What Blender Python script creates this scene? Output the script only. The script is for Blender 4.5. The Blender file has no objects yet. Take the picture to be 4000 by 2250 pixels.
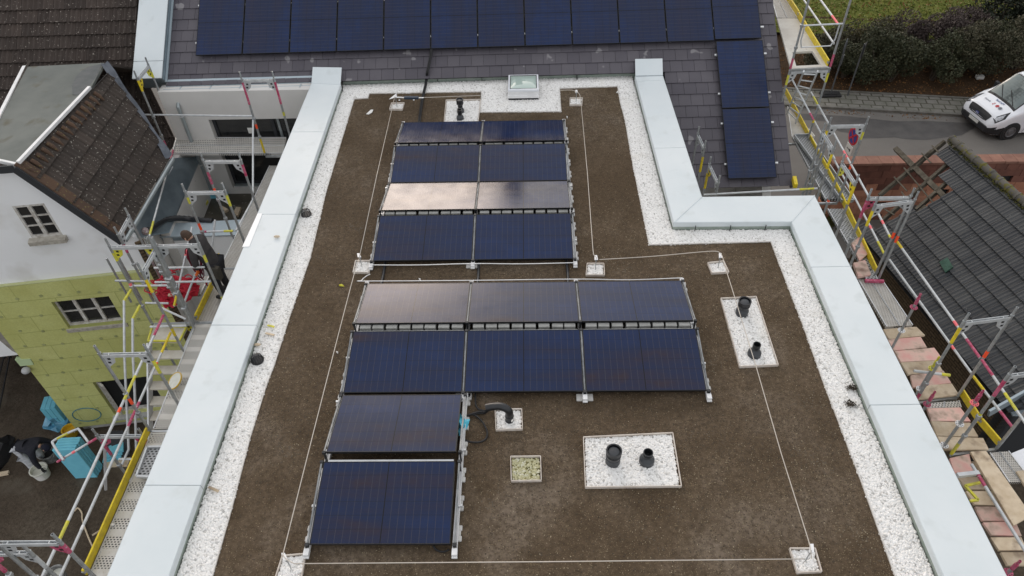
# Roof garden with solar panels, seen from a drone. Everything is built in metres; z = 0 is the soil of the flat roof.
import bpy, math, random
import numpy as np
from mathutils import Vector, Matrix
random.seed(7); RNG = np.random.default_rng(7)
SC = bpy.context.scene
COL = SC.collection
R = math.radians

# ------------------------------------------------------------------ survey camera (solved from the panel grid)
CPOS = np.array([2.704, -5.0514, 8.3437]); CF = 2781.14
def _cam(pitch, yaw, roll):
    cp, sp, cy, sy = math.cos(pitch), math.sin(pitch), math.cos(yaw), math.sin(yaw)
    f = np.array([0, cp, -sp]); u = np.array([0, sp, cp]); r = np.array([1., 0, 0])
    Z = np.array([[cy, -sy, 0], [sy, cy, 0], [0, 0, 1]])
    f, u, r = Z @ f, Z @ u, Z @ r
    c, s = math.cos(roll), math.sin(roll)
    return np.array([c*r + s*u, -s*r + c*u, f])
CM = _cam(R(44.1467), R(1.89569), R(-1.89481))
K = 4000/2576
def _ray(x, y): return np.array([(x*K-2000)/CF, (1125-y*K)/CF, 1]) @ CM
def at(x, y, z):            # surveyed point of the photo on the level z
    d = _ray(x, y); return Vector(CPOS + d*(z-CPOS[2])/d[2])
def aty(x, y, Y):
    d = _ray(x, y); return Vector(CPOS + d*(Y-CPOS[1])/d[1])
def on(x, y, p, n):
    d = _ray(x, y); n = np.array(n, float); return Vector(CPOS + d*(np.dot(np.array(p)-CPOS, n)/np.dot(d, n)))

def px_of(p):
    d = (np.array(p)-CPOS) @ CM.T; return (2000+CF*d[0]/d[2])/K, (1125-CF*d[1]/d[2])/K
# ------------------------------------------------------------------ mesh builder
ORG = {}
class MB:
    def __init__(s): s.v = []; s.f = []; s.m = []; s.r = []; s.uv = {}; s.cm = 0
    def add(s, vs, fs, rnd=None):
        b = len(s.v); s.v += [tuple(p) for p in vs]
        for f in fs:
            s.f.append(tuple(b+i for i in f)); s.m.append(s.cm); s.r.append(random.random() if rnd is None else rnd)
        return s
    def quad(s, a, b, c, d, uv=False):
        if uv: s.uv[len(s.f)] = [(0, 0), (1, 0), (1, 1), (0, 1)]
        return s.add([a, b, c, d], [(0, 1, 2, 3)])
    def hexa(s, p, rnd=None):           # 8 corners: bottom ring then top ring
        return s.add(p, [(3, 2, 1, 0), (4, 5, 6, 7), (0, 1, 5, 4), (1, 2, 6, 5), (2, 3, 7, 6), (3, 0, 4, 7)], rnd)
    def box(s, x0, y0, z0, x1, y1, z1, rz=0, o=(0, 0, 0), rnd=None):
        c, q = math.cos(rz), math.sin(rz)
        P = [(x0, y0, z0), (x1, y0, z0), (x1, y1, z0), (x0, y1, z0), (x0, y0, z1), (x1, y0, z1), (x1, y1, z1), (x0, y1, z1)]
        return s.hexa([(o[0]+c*x-q*y, o[1]+q*x+c*y, o[2]+z) for x, y, z in P], rnd)
    def mbox(s, M, x0, y0, z0, x1, y1, z1, rnd=None):
        P = [(x0, y0, z0), (x1, y0, z0), (x1, y1, z0), (x0, y1, z0), (x0, y0, z1), (x1, y0, z1), (x1, y1, z1), (x0, y1, z1)]
        return s.hexa([M @ Vector(p) for p in P], rnd)
    def bar(s, a, b, w, h, up=(0, 0, 1), off=0):     # rectangular bar from a to b, w across, h along up
        a, b = Vector(a), Vector(b); d = (b-a).normalized(); u = Vector(up); side = d.cross(u)
        if side.length < 1e-5: side = d.cross(Vector((1, 0, 0)))
        side.normalize(); u = side.cross(d).normalized(); side *= w/2
        lo = u*(off-h/2); hi = u*(off+h/2)
        return s.hexa([a-side+lo, a+side+lo, b+side+lo, b-side+lo, a-side+hi, a+side+hi, b+side+hi, b-side+hi])
    def tube(s, pts, r, n=8, cap=True, r2=None):
        pts = [Vector(p) for p in pts]; k = len(pts); rings = []
        t = (pts[1]-pts[0]).normalized(); ref = Vector((0, 0, 1)) if abs(t.z) < .9 else Vector((1, 0, 0))
        u = t.cross(ref).normalized()
        for i, p in enumerate(pts):
            t = ((pts[min(i+1, k-1)]-p).normalized() + (p-pts[max(i-1, 0)]).normalized()) if 0 < i < k-1 else (pts[min(i+1, k-1)]-pts[max(i-1, 0)])
            t.normalize(); u = (u - t*u.dot(t)).normalized(); w = t.cross(u)
            rr = r[i] if isinstance(r, (list, tuple)) else r
            rings += [p + (u*math.cos(6.28319*j/n) + w*math.sin(6.28319*j/n))*rr for j in range(n)]
        fs = [(i*n+j, i*n+(j+1) % n, (i+1)*n+(j+1) % n, (i+1)*n+j) for i in range(k-1) for j in range(n)]
        if cap: fs += [tuple(reversed(range(n))), tuple(range((k-1)*n, k*n))]
        return s.add(rings, fs, random.random())
    def pipe(s, a, b, r, ri, n=10):                 # open-ended hollow tube
        a, b = Vector(a), Vector(b); t = (b-a).normalized()
        u = t.cross(Vector((1, 0, 0)) if abs(t.x) < .9 else Vector((0, 1, 0))).normalized(); w = t.cross(u)
        c = [u*math.cos(6.28319*j/n)+w*math.sin(6.28319*j/n) for j in range(n)]
        V = [a+x*r for x in c]+[b+x*r for x in c]+[b+x*ri for x in c]+[b-t*min((b-a).length*.7, .25)+x*ri for x in c]
        F = [(k*n+j, k*n+(j+1) % n, (k+1)*n+(j+1) % n, (k+1)*n+j) for k in range(3) for j in range(n)]
        F.append(tuple(range(3*n, 4*n)))
        return s.add(V, F)
    def lathe(s, prof, o=(0, 0, 0), n=20, M=None, cap=True):
        V = []; F = []
        for r, z in prof:
            for j in range(n):
                p = Vector((r*math.cos(6.28319*j/n), r*math.sin(6.28319*j/n), z))
                V.append((M @ p) if M else p+Vector(o))
        for i in range(len(prof)-1):
            for j in range(n): F.append((i*n+j, i*n+(j+1) % n, (i+1)*n+(j+1) % n, (i+1)*n+j))
        if cap: F += [tuple(reversed(range(n))), tuple(range((len(prof)-1)*n, len(prof)*n))]
        return s.add(V, F)
    def prism(s, poly, z0, z1):                     # poly counter-clockwise xy
        n = len(poly)
        V = [(p[0], p[1], z0) for p in poly]+[(p[0], p[1], z1) for p in poly]
        return s.add(V, [tuple(reversed(range(n))), tuple(range(n, 2*n))]+[(i, (i+1) % n, n+(i+1) % n, n+i) for i in range(n)])
    def slab(s, poly, t):                           # 3-D polygon, t metres thick below its normal
        P = [Vector(p) for p in poly]; n = len(P)
        N = Vector((0, 0, 0))
        for i in range(n): N += P[i].cross(P[(i+1) % n])
        N.normalize()
        V = [p-N*t for p in P]+P
        return s.add(V, [tuple(reversed(range(n))), tuple(range(n, 2*n))]+[(i, (i+1) % n, n+(i+1) % n, n+i) for i in range(n)])
    def sphere(s, c, r, sx=1, sy=1, sz=1, n=12, m=8):
        V = []; F = []
        for i in range(m+1):
            a = math.pi*i/m
            for j in range(n):
                b = 6.28319*j/n; V.append((c[0]+r*sx*math.sin(a)*math.cos(b), c[1]+r*sy*math.sin(a)*math.sin(b), c[2]+r*sz*math.cos(a)))
        for i in range(m):
            for j in range(n): F.append((i*n+j, (i+1)*n+j, (i+1)*n+(j+1) % n, i*n+(j+1) % n))
        return s.add(V, F)
    def build(s, name, mats, parent=None, smooth=False, bevel=0):
        if not isinstance(mats, (list, tuple)): mats = [mats]
        V = np.array(s.v, dtype=np.float64)
        if parent is None:
            org = Vector(((V[:, 0].min()+V[:, 0].max())/2, (V[:, 1].min()+V[:, 1].max())/2, V[:, 2].min()))
        else: org = ORG[parent.name]
        V = V-np.array(org)
        me = bpy.data.meshes.new(name); me.from_pydata(V.tolist(), [], s.f)
        for m in mats: me.materials.append(m)
        if max(s.m) > 0: me.polygons.foreach_set('material_index', s.m)
        a = me.attributes.new('rnd', 'FLOAT', 'FACE'); a.data.foreach_set('value', s.r)
        if s.uv:
            ul = me.uv_layers.new(name='UVMap')
            for fi, q in s.uv.items():
                p = me.polygons[fi]
                for k, li in enumerate(p.loop_indices): ul.data[li].uv = q[k]
        if smooth:
            me.polygons.foreach_set('use_smooth', [True]*len(me.polygons))
            if smooth != 'all': me.set_sharp_from_angle(angle=R(40))
        me.update()
        return link(name, me, parent, org, bevel)
def link(name, me, parent=None, org=None, bevel=0):
    o = bpy.data.objects.new(name, me); COL.objects.link(o)
    if parent is None: o.location = org
    else: o.parent = parent
    ORG[o.name] = Vector(org) if parent is None else ORG[parent.name]
    if bevel:
        b = o.modifiers.new('bevel', 'BEVEL'); b.width = bevel; b.segments = 1; b.limit_method = 'ANGLE'; b.angle_limit = R(50)
    return o
def tag(o, label=None, cat=None, group=None, kind=None):
    if label: o['label'] = label
    if cat: o['category'] = cat
    if group: o['group'] = group
    if kind: o['kind'] = kind
    return o
def thing(name, loc, label, cat, group=None):
    o = bpy.data.objects.new(name, None); o.empty_display_size = .2; COL.objects.link(o); o.location = loc
    ORG[o.name] = Vector(loc); return tag(o, label, cat, group)
def copy_tree(o, loc, label=None, group=None):
    def rec(q, par):
        c = q.copy(); COL.objects.link(c)
        if par: c.parent = par
        ORG[c.name] = Vector(loc)
        for ch in list(q.children): rec(ch, c)
        return c
    c = rec(o, None); c.location = loc
    if label: c['label'] = label
    if group: c['group'] = group
    return c

# ------------------------------------------------------------------ materials
def _nt(name):
    m = bpy.data.materials.new(name); m.use_nodes = True; nt = m.node_tree
    return m, nt, nt.nodes['Principled BSDF']
class NB:                                  # tiny node helper
    def __init__(s, nt): s.nt = nt
    def n(s, t, **kw):
        x = s.nt.nodes.new(t)
        for k, v in kw.items(): setattr(x, k, v)
        return x
    def l(s, a, b): s.nt.links.new(a, b)
    def pos(s):
        g = s.n('ShaderNodeNewGeometry'); return g.outputs['Position']
    def noise(s, vec, scale, detail=3, rough=.55):
        x = s.n('ShaderNodeTexNoise'); x.inputs['Scale'].default_value = scale; x.inputs['Detail'].default_value = detail
        x.inputs['Roughness'].default_value = rough
        if vec is not None: s.l(vec, x.inputs['Vector'])
        return x.outputs['Fac']
    def ramp(s, fac, stops):
        x = s.n('ShaderNodeValToRGB'); e = x.color_ramp.elements
        while len(e) < len(stops): e.new(.5)
        for i, (p, c) in enumerate(stops):
            e[i].position = p; e[i].color = (c if isinstance(c, (tuple, list)) else (c, c, c)) + (1,) if not isinstance(c, (tuple, list)) or len(c) == 3 else c
        s.l(fac, x.inputs['Fac']); return x.outputs['Color']
    def mix(s, fac, a, b, mode='MIX'):
        x = s.n('ShaderNodeMix', data_type='RGBA', blend_type=mode)
        for sock, v in ((x.inputs[0], fac), (x.inputs[6], a), (x.inputs[7], b)):
            if hasattr(v, 'is_linked'): s.l(v, sock)
            elif isinstance(v, (tuple, list)): sock.default_value = tuple(v)+(1,)
            else: sock.default_value = v
        return x.outputs[2]
    def math(s, op, a, b=None):
        x = s.n('ShaderNodeMath', operation=op)
        for i, v in enumerate((a, b)):
            if v is None: continue
            if hasattr(v, 'is_linked'): s.l(v, x.inputs[i])
            else: x.inputs[i].default_value = v
        return x.outputs[0]
    def bump(s, h, bsdf, strength=.4, dist=.01):
        b = s.n('ShaderNodeBump'); b.inputs['Strength'].default_value = strength; b.inputs['Distance'].default_value = dist
        s.l(h, b.inputs['Height']); s.l(b.outputs['Normal'], bsdf.inputs['Normal'])
    def attr(s, name): return s.n('ShaderNodeAttribute', attribute_name=name).outputs['Fac']
def mat(name, c, rough=.6, metal=0, c2=None, vs=3., det=4, lo=.35, hi=.65, bump=0, bs=60, bd=.005, spec=.4, c3=None, s3=20, lo3=.62, hi3=.72, tint=0, coat=0):
    m, nt, b = _nt(name); g = NB(nt)
    b.inputs['Roughness'].default_value = rough; b.inputs['Metallic'].default_value = metal
    b.inputs['Specular IOR Level'].default_value = spec; b.inputs['Coat Weight'].default_value = coat
    b.inputs['Base Color'].default_value = tuple(c)+(1,)
    P = g.pos(); col = None
    if c2: col = g.ramp(g.noise(P, vs, det), [(lo, c), (hi, c2)])
    if c3: col = g.mix(g.ramp(g.noise(P, s3, 3), [(lo3, 0.), (hi3, 1.)]), col if col else c, c3)
    if tint:
        k = g.n('ShaderNodeMapRange'); k.inputs[3].default_value = 1-tint; k.inputs[4].default_value = 1+tint
        g.l(g.attr('rnd'), k.inputs[0])
        col = g.mix(1., col if col else c, k.outputs[0], 'MULTIPLY')
    if col: g.l(col, b.inputs['Base Color'])
    if bump: g.bump(g.noise(P, bs, 4), b, bump, bd)
    return m
M = {}
M['galv'] = mat('galvanised_steel', (.36, .38, .39), .42, .75, (.5, .52, .53), 14, spec=.5, c3=(.3, .31, .31), s3=60)
M['galv_light'] = mat('pale_galvanised_steel', (.62, .64, .65), .45, .35, (.5, .52, .53), 10)
M['yellow'] = mat('yellow_paint', (.78, .6, .02), .45, 0, (.6, .45, .03), 12, c3=(.35, .3, .15), s3=40, lo3=.68, hi3=.74)
M['lime'] = mat('lime_yellow_paint', (.68, .62, .04), .45, 0, (.5, .48, .08), 12, c3=(.4, .41, .38), s3=50, lo3=.64, hi3=.7)
M['magenta'] = mat('magenta_paint', (.38, .03, .09), .5, 0, (.5, .12, .2), 15, c3=(.45, .38, .4), s3=40, lo3=.62, hi3=.68)
M['orange'] = mat('orange_tape', (.95, .1, .03), .5)
M['pink'] = mat('pink_tape', (.9, .18, .2), .5)
M['alu'] = mat('bright_aluminium', (.72, .73, .74), .38, .45, (.62, .63, .64), 8)
M['white_alu'] = mat('white_aluminium', (.8, .8, .8), .4, .1, (.7, .7, .7), 6)
M['black'] = mat('black_plastic', (.012, .013, .015), .38, 0, (.02, .021, .024), 8, spec=.5)
M['black_matt'] = mat('black_rubber', (.014, .014, .015), .6)
M['frame_black'] = mat('black_anodised_frame', (.012, .013, .016), .32, .4, spec=.5)
M['cell_back'] = mat('black_panel_backing', (.008, .008, .009), .6)
M['concrete'] = mat('concrete', (.33, .33, .31), .85, 0, (.42, .42, .4), 10, bump=.4, bs=120, bd=.003)
M['rubber_pad'] = mat('grey_protection_mat', (.55, .54, .52), .8, 0, (.45, .44, .42), 8, bump=.3, bs=90)
M['coping'] = mat('pale_coated_metal', (.6, .655, .675), .4, 0, (.655, .7, .715), .8, det=8, spec=.45, c3=(.54, .585, .59), s3=2.6, lo3=.58, hi3=.8, bump=.2, bs=2.2, bd=.02)
M['coping_dark'] = mat('coping_drip_edge', (.3, .34, .355), .45, 0, (.36, .4, .41), 3)
M['upstand'] = mat('green_grey_membrane', (.26, .31, .27), .85, 0, (.34, .38, .34), 6, c3=(.2, .24, .2), s3=18, bump=.3, bs=80)
M['membrane'] = mat('white_drainage_fleece', (.5, .5, .48), .9, 0, (.38, .38, .36), 8)
M['edging'] = mat('pale_edging_strip', (.66, .64, .61), .55, 0, (.55, .52, .48), 12)
M['cream_edge'] = mat('cream_edging_strip', (.66, .61, .55), .55, 0, (.55, .48, .42), 12)
M['render'] = mat('pale_grey_render', (.6, .585, .56), .9, 0, (.64, .625, .6), 1.5, bump=.25, bs=140, bd=.002)
M['render_white'] = mat('white_render', (.79, .8, .81), .9, 0, (.74, .75, .75), .9, det=6, lo=.4, hi=.75, bump=.25, bs=110, bd=.002, c3=(.6, .59, .56), s3=1.1, lo3=.56, hi3=.8)
M['glass_dark'] = mat('dark_window_glass', (.012, .014, .015), .06, 0, (.03, .03, .03), 1.5, spec=.6)
M['zinc'] = mat('bluish_zinc_sheet', (.3, .36, .4), .3, .55, (.2, .25, .28), 1.6, det=5, bump=.1, bs=3, bd=.02)
M['zinc_light'] = mat('pale_zinc_coping', (.42, .49, .53), .38, .35, (.38, .45, .49), 2)
M['zinc_grey'] = mat('grey_zinc_pipe', (.3, .34, .35), .4, .5, (.36, .4, .41), 4)
M['wood'] = mat('weathered_plank', (.6, .5, .37), .8, 0, (.48, .38, .26), 6, c3=(.2, .14, .1), s3=4.5, lo3=.54, hi3=.78, bump=.4, bs=50, tint=.2)
M['wood_red'] = mat('reddish_shuttering_board', (.62, .34, .3), .75, 0, (.6, .48, .39), 4, c3=(.22, .13, .1), s3=4, lo3=.52, hi3=.75, bump=.3, bs=60, tint=.15)
M['wood_dark'] = mat('old_grey_timber', (.07, .06, .045), .9, 0, (.13, .115, .09), 8, c3=(.05, .045, .03), s3=22, bump=.6, bs=40, tint=.2)
M['beech'] = mat('pale_plywood_tread', (.6, .57, .5), .7, 0, (.52, .48, .4), 7, tint=.05)
M['rope_red'] = mat('dark_red_rope', (.15, .01, .028), .85)
M['net_red'] = mat('red_mesh_net', (.55, .02, .045), .8, 0, (.38, .012, .03), 20, bump=.8, bs=70, bd=.02)
M['skyblue'] = mat('sky_blue_foam', (.19, .56, .7), .7, 0, (.16, .5, .64), 5, bump=.15, bs=60)
M['blue_foil'] = mat('blue_plastic_foil', (.07, .26, .42), .28, 0, (.16, .4, .56), 6, spec=.6, bump=.6, bs=14, bd=.03)
M['cyan'] = mat('cyan_plastic_bag', (.08, .5, .68), .4, 0, (.14, .6, .76), 10, bump=.5, bs=25, bd=.02)
M['bucket_white'] = mat('white_bucket_plastic', (.68, .68, .62), .4, 0, (.6, .6, .52), 14)
M['bucket_yellow'] = mat('yellow_bucket_plastic', (.65, .42, .03), .45)
M['bucket_grey'] = mat('mortar_grey_bucket', (.13, .13, .13), .7, 0, (.32, .32, .31), 16)
M['skin'] = mat('skin', (.5, .3, .22), .55)
M['hair'] = mat('brown_hair', (.045, .025, .016), .7, 0, (.07, .04, .025), 60)
M['cloth_dark'] = mat('charcoal_jacket', (.035, .032, .033), .9, 0, (.05, .046, .046), 12, bump=.5, bs=30, bd=.015)
M['cloth_black'] = mat('black_work_trousers', (.012, .012, .016), .85, 0, (.022, .022, .026), 14, bump=.4, bs=30, bd=.01)
M['cloth_navy'] = mat('navy_shirt', (.01, .011, .018), .9, 0, (.02, .02, .027), 12, bump=.4, bs=30, bd=.01)
M['cloth_white'] = mat('plaster_stained_white_trousers', (.6, .61, .64), .9, 0, (.38, .39, .41), 12, bump=.5, bs=26, bd=.015)
M['cap_navy'] = mat('navy_knit_cap', (.008, .009, .02), .95, bump=.4, bs=200)
M['orange_glove'] = mat('orange_glove', (.75, .15, .02), .6)
M['dark_glove'] = mat('dark_glove', (.03, .03, .03), .8)
M['van_white'] = mat('white_van_paint', (.74, .76, .8), .22, 0, spec=.5, coat=.6)
M['tyre'] = mat('tyre_rubber', (.02, .02, .021), .8)
M['trim'] = mat('black_bumper_plastic', (.02, .02, .022), .55)
M['hub'] = mat('steel_wheel', (.2, .2, .21), .4, .6)
M['lamp'] = mat('headlight_lens', (.55, .57, .6), .12, .3, (.2, .2, .22), 9)
M['windscreen'] = mat('windscreen_glass', (.1, .13, .13), .05, 0, (.16, .19, .18), 1.2, spec=.8)
M['plate'] = mat('number_plate', (.6, .6, .56), .5)
M['ink_blue'] = mat('blue_grey_lettering', (.12, .16, .3), .5)
M['ink_red'] = mat('red_lettering', (.5, .06, .07), .5)
M['ink_grey'] = mat('grey_lettering', (.2, .21, .24), .5)
M['sign_red'] = mat('sign_red', (.5, .02, .03), .45)
M['sign_blue'] = mat('sign_blue', (.03, .05, .25), .45)
M['sign_white'] = mat('sign_white', (.6, .6, .58), .5)
M['sign_back'] = mat('dull_sign_back', (.1, .105, .11), .6, .3)
M['paper'] = mat('white_paper', (.75, .74, .71), .7)
M['moss'] = mat('moss', (.1, .095, .02), .95, 0, (.06, .06, .015), 20, bump=.8, bs=40, bd=.02)
M['bitumen'] = mat('weathered_bitumen', (.125, .135, .125), .85, 0, (.165, .175, .16), 1.5, det=5, c3=(.11, .1, .07), s3=2.2, lo3=.58, hi3=.75, bump=.3, bs=150)
M['bitumen_patch'] = mat('dark_bitumen_patch', (.09, .1, .1), .8, 0, (.12, .125, .125), 5)
M['lead'] = mat('lead_flashing', (.09, .1, .12), .55, .3, (.15, .165, .19), 5, c3=(.4, .42, .44), s3=12, lo3=.68, hi3=.72, bump=.5, bs=9, bd=.03)
M['fascia'] = mat('dark_fascia', (.03, .032, .036), .7)
M['clay'] = mat('red_clay_block', (.36, .155, .095), .9, 0, (.45, .22, .14), 3, tint=.22, c3=(.24, .12, .09), s3=9, bump=.3, bs=40)
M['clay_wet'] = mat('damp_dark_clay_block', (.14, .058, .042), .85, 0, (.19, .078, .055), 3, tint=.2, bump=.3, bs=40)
M['mortar'] = mat('grey_mortar', (.22, .2, .18), .9)
M['oldbrick'] = None
# ------------------------------------------------------------------ special materials
def m_soil(name, A, B, C, speck, patch=None):
    m, nt, b = _nt(name); g = NB(nt); P = g.pos()
    c = g.ramp(g.noise(P, .55, 6, .6), [(.36, A), (.52, B), (.68, C)])
    c = g.mix(g.ramp(g.noise(P, 2.3, 5, .65), [(.36, .6), (.52, 0.)]), c, tuple(x*.78 for x in A))
    c = g.mix(g.ramp(g.noise(P, 14, 5, .7), [(.3, .85), (.62, 0.)]), c, tuple(x*.55 for x in A))
    c = g.mix(g.ramp(g.noise(P, 70, 2, .6), [(.62, 0.), (.7, .8)]), c, speck)
    if patch: c = g.mix(g.ramp(g.noise(P, .9, 3), [(.58, 0.), (.72, .6)]), c, patch)
    g.l(c, b.inputs['Base Color']); b.inputs['Roughness'].default_value = .95; b.inputs['Specular IOR Level'].default_value = .2
    h = g.math('ADD', g.noise(P, 26, 6, .7), g.math('MULTIPLY', g.noise(P, 120, 3), .6))
    g.bump(h, b, .9, .03)
    return m
M['soil'] = m_soil('roof_garden_substrate', (.1, .069, .042), (.15, .11, .073), (.22, .175, .133), (.36, .28, .16))
M['yard'] = m_soil('trampled_yard_earth', (.085, .064, .046), (.115, .09, .066), (.155, .127, .096), (.26, .22, .16), (.15, .13, .1))
M['litter'] = m_soil('brown_leaf_litter', (.05, .03, .016), (.07, .04, .02), (.09, .055, .03), (.2, .1, .035))
M['lawn'] = m_soil('autumn_lawn', (.1, .12, .018), (.14, .16, .025), (.2, .19, .04), (.3, .22, .06))
def m_stone(name, a, b_, c_):
    m, nt, b = _nt(name); g = NB(nt)
    rnd = g.n('ShaderNodeObjectInfo').outputs['Random']
    c = g.ramp(rnd, [(0., a), (.3, b_), (.8, b_), (.93, c_), (1., tuple(x*.72 for x in c_))])
    c = g.mix(g.ramp(g.noise(g.pos(), 1.3, 4), [(.58, 0.), (.75, .22)]), c, (.62, .57, .46))
    g.l(c, b.inputs['Base Color']); b.inputs['Roughness'].default_value = .6; b.inputs['Specular IOR Level'].default_value = .3
    return m
M['pebble'] = m_stone('white_pebble', (.88, .87, .85), (.78, .77, .75), (.6, .585, .56))
M['pebble_moss'] = m_stone('mossy_pebble', (.62, .61, .5), (.46, .44, .27), (.2, .18, .07))
M['crumb'] = m_stone('soil_crumb', (.06, .042, .026), (.2, .155, .095), (.42, .35, .24))
M['gravel_bed'] = mat('pale_gravel_bed', (.62, .61, .59), .9, 0, (.5, .49, .47), 30, bump=.6, bs=60, bd=.02)

def m_cells(name, portrait, hue):
    m, nt, b = _nt(name); g = NB(nt)
    uv = g.n('ShaderNodeUVMap', uv_map='UVMap').outputs['UV']; sp = g.n('ShaderNodeSeparateXYZ'); g.l(uv, sp.inputs[0])
    U, V_ = sp.outputs[0], sp.outputs[1]
    if portrait: U, V_ = V_, U
    def edge(x, n, w):      # 1 on a line between n cells
        f = g.math('FRACT', g.math('MULTIPLY', x, n)); d = g.math('ABSOLUTE', g.math('SUBTRACT', f, .5))
        return g.math('GREATER_THAN', d, .5-w)
    P = g.pos()
    sn = g.n('ShaderNodeTexNoise'); sn.inputs['Scale'].default_value = 1.0; sn.inputs['Detail'].default_value = 4
    mp = g.n('ShaderNodeMapping'); mp.inputs['Scale'].default_value = (.35, 2.2, 1.) if not portrait else (2.2, .5, .5); g.l(P, mp.inputs[0]); g.l(mp.outputs[0], sn.inputs['Vector'])
    c = g.ramp(sn.outputs['Fac'], [(.38, (.005, .019, .075)), (.54, (.008, .016, .052)), (.72, hue)])
    c = g.mix(g.ramp(g.noise(P, 4.5, 2), [(.4, 0.), (.6, .5)]), c, (.006, .014, .05))
    c = g.mix(g.math('MULTIPLY', edge(U, 18, .035), .7), c, (.05, .05, .066))       # pale cell gaps along the busbars
    c = g.mix(g.math('MULTIPLY', edge(V_, 6, .016), .85), c, (.004, .005, .009))
    c = g.mix(g.math('MULTIPLY', edge(V_, 60, .12), .35), c, (.03, .033, .05))
    mid = g.math('LESS_THAN', g.math('ABSOLUTE', g.math('SUBTRACT', U, .5)), .0035)
    c = g.mix(mid, c, (.003, .003, .005))
    dust = g.ramp(g.noise(P, 60, 3), [(.7, 0.), (.78, .16)])
    c = g.mix(dust, c, (.2, .2, .22))
    g.l(c, b.inputs['Base Color'])
    b.inputs['Specular IOR Level'].default_value = .27
    g.l(g.ramp(g.noise(P, 3, 4), [(.3, .13), (.7, .22)]), b.inputs['Roughness'])
    return m
M['cells'] = m_cells('solar_cells', False, (.03, .017, .022))
M['cells_p'] = m_cells('roof_solar_cells', True, (.015, .017, .045))

def m_tile(name, a, b_, lichen=None, lich_lo=.66, dark=None, rough=.7, spec=.35, ls=26):
    m, nt, b = _nt(name); g = NB(nt); P = g.pos()
    c = g.mix(g.attr('rnd'), a, b_)
    c = g.mix(g.ramp(g.noise(P, 1.1, 5), [(.35, .0), (.7, .6)]), c, dark or tuple(x*.7 for x in a))
    if lichen: c = g.mix(g.ramp(g.noise(P, ls, 2, .4), [(lich_lo, 0.), (lich_lo+.03, 1.)]), c, lichen)
    g.l(c, b.inputs['Base Color']); b.inputs['Roughness'].default_value = rough; b.inputs['Specular IOR Level'].default_value = spec
    g.bump(g.noise(P, 60, 4), b, .35, .006)
    return m
M['slate'] = m_tile('violet_grey_flat_tile', (.076, .069, .084), (.108, .099, .113), (.21, .2, .21), .69, (.062, .057, .069), .55, .4, 3.2)
M['brown_tile'] = m_tile('old_brown_tile', (.042, .031, .026), (.072, .054, .045), (.36, .32, .28), .68, (.034, .027, .023), .8)
M['wing_tile'] = m_tile('dark_brown_tile', (.042, .033, .028), (.066, .051, .042), (.33, .31, .27), .68, (.035, .028, .022), .8)
M['rust_tile'] = m_tile('rusty_brown_edge_tile', (.075, .042, .026), (.115, .066, .04), (.15, .12, .05), .64, (.06, .04, .03), .8)
M['shed_tile'] = m_tile('black_ribbed_tile', (.035, .039, .044), (.085, .087, .088), (.18, .18, .16), .73, (.035, .036, .04), .6, .4)
M['ridge_tile'] = m_tile('mossy_ridge_tile', (.09, .085, .075), (.14, .13, .115), (.12, .11, .03), .56, (.07, .065, .055), .85, .3, 9)

def planar(g, ax, ay, o=(0, 0, 0)):
    """2-D coordinates on a wall: dot products of the position with two axes."""
    P = g.pos(); out = []
    for a in (ax, ay):
        d = g.n('ShaderNodeVectorMath', operation='DOT_PRODUCT'); g.l(P, d.inputs[0]); d.inputs[1].default_value = a; out.append(d.outputs['Value'])
    cb = g.n('ShaderNodeCombineXYZ'); g.l(out[0], cb.inputs[0]); g.l(out[1], cb.inputs[1])
    return cb.outputs[0], P
def m_brick(name, ax, ay, bw, bh, c1, c2, mortar, msize=.012, grime=None, bump=.5, off=.5, rough=.9, bias=0.):
    m, nt, b = _nt(name); g = NB(nt); uv, P = planar(g, ax, ay)
    t = g.n('ShaderNodeTexBrick'); g.l(uv, t.inputs['Vector']); t.offset = off
    t.inputs['Scale'].default_value = 1; t.inputs['Brick Width'].default_value = bw; t.inputs['Row Height'].default_value = bh
    t.inputs['Mortar Size'].default_value = msize; t.inputs['Mortar Smooth'].default_value = .1; t.inputs['Bias'].default_value = bias
    t.inputs['Color1'].default_value = c1+(1,); t.inputs['Color2'].default_value = c2+(1,); t.inputs['Mortar'].default_value = mortar+(1,)
    c = t.outputs['Color']
    if grime: c = g.mix(g.ramp(g.noise(P, 1.4, 6, .65), [(.42, 0.), (.68, .75)]), c, grime)
    c = g.mix(g.ramp(g.noise(P, 30, 4), [(.3, .35), (.6, 0.)]), c, tuple(x*.6 for x in c1))
    g.l(c, b.inputs['Base Color']); b.inputs['Roughness'].default_value = rough; b.inputs['Specular IOR Level'].default_value = .25
    h = g.math('SUBTRACT', g.math('MULTIPLY', g.noise(P, 50, 4), .5), t.outputs['Fac'])
    g.bump(h, b, bump, .01)
    return m
GA = R(8); GU = (math.cos(GA), math.sin(GA), 0)
M['insul'] = m_brick('lime_green_insulation_board', GU, (0, 0, 1), 1.25, .48, (.5, .515, .19), (.55, .56, .23), (.34, .36, .12), .01, (.43, .43, .14), .25, .4, .85)
M['oldbrick'] = m_brick('old_brown_brick', (-.16, .987, 0), (0, 0, 1), .25, .085, (.11, .075, .045), (.16, .115, .07), (.04, .032, .022), .016, (.07, .05, .03), .8)
M['paving'] = m_brick('worn_concrete_flags', (.989, -.148, 0), (.148, .989, 0), .46, .38, (.17, .165, .145), (.21, .2, .18), (.06, .055, .04), .03, (.12, .12, .095), .5, .4)
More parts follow.
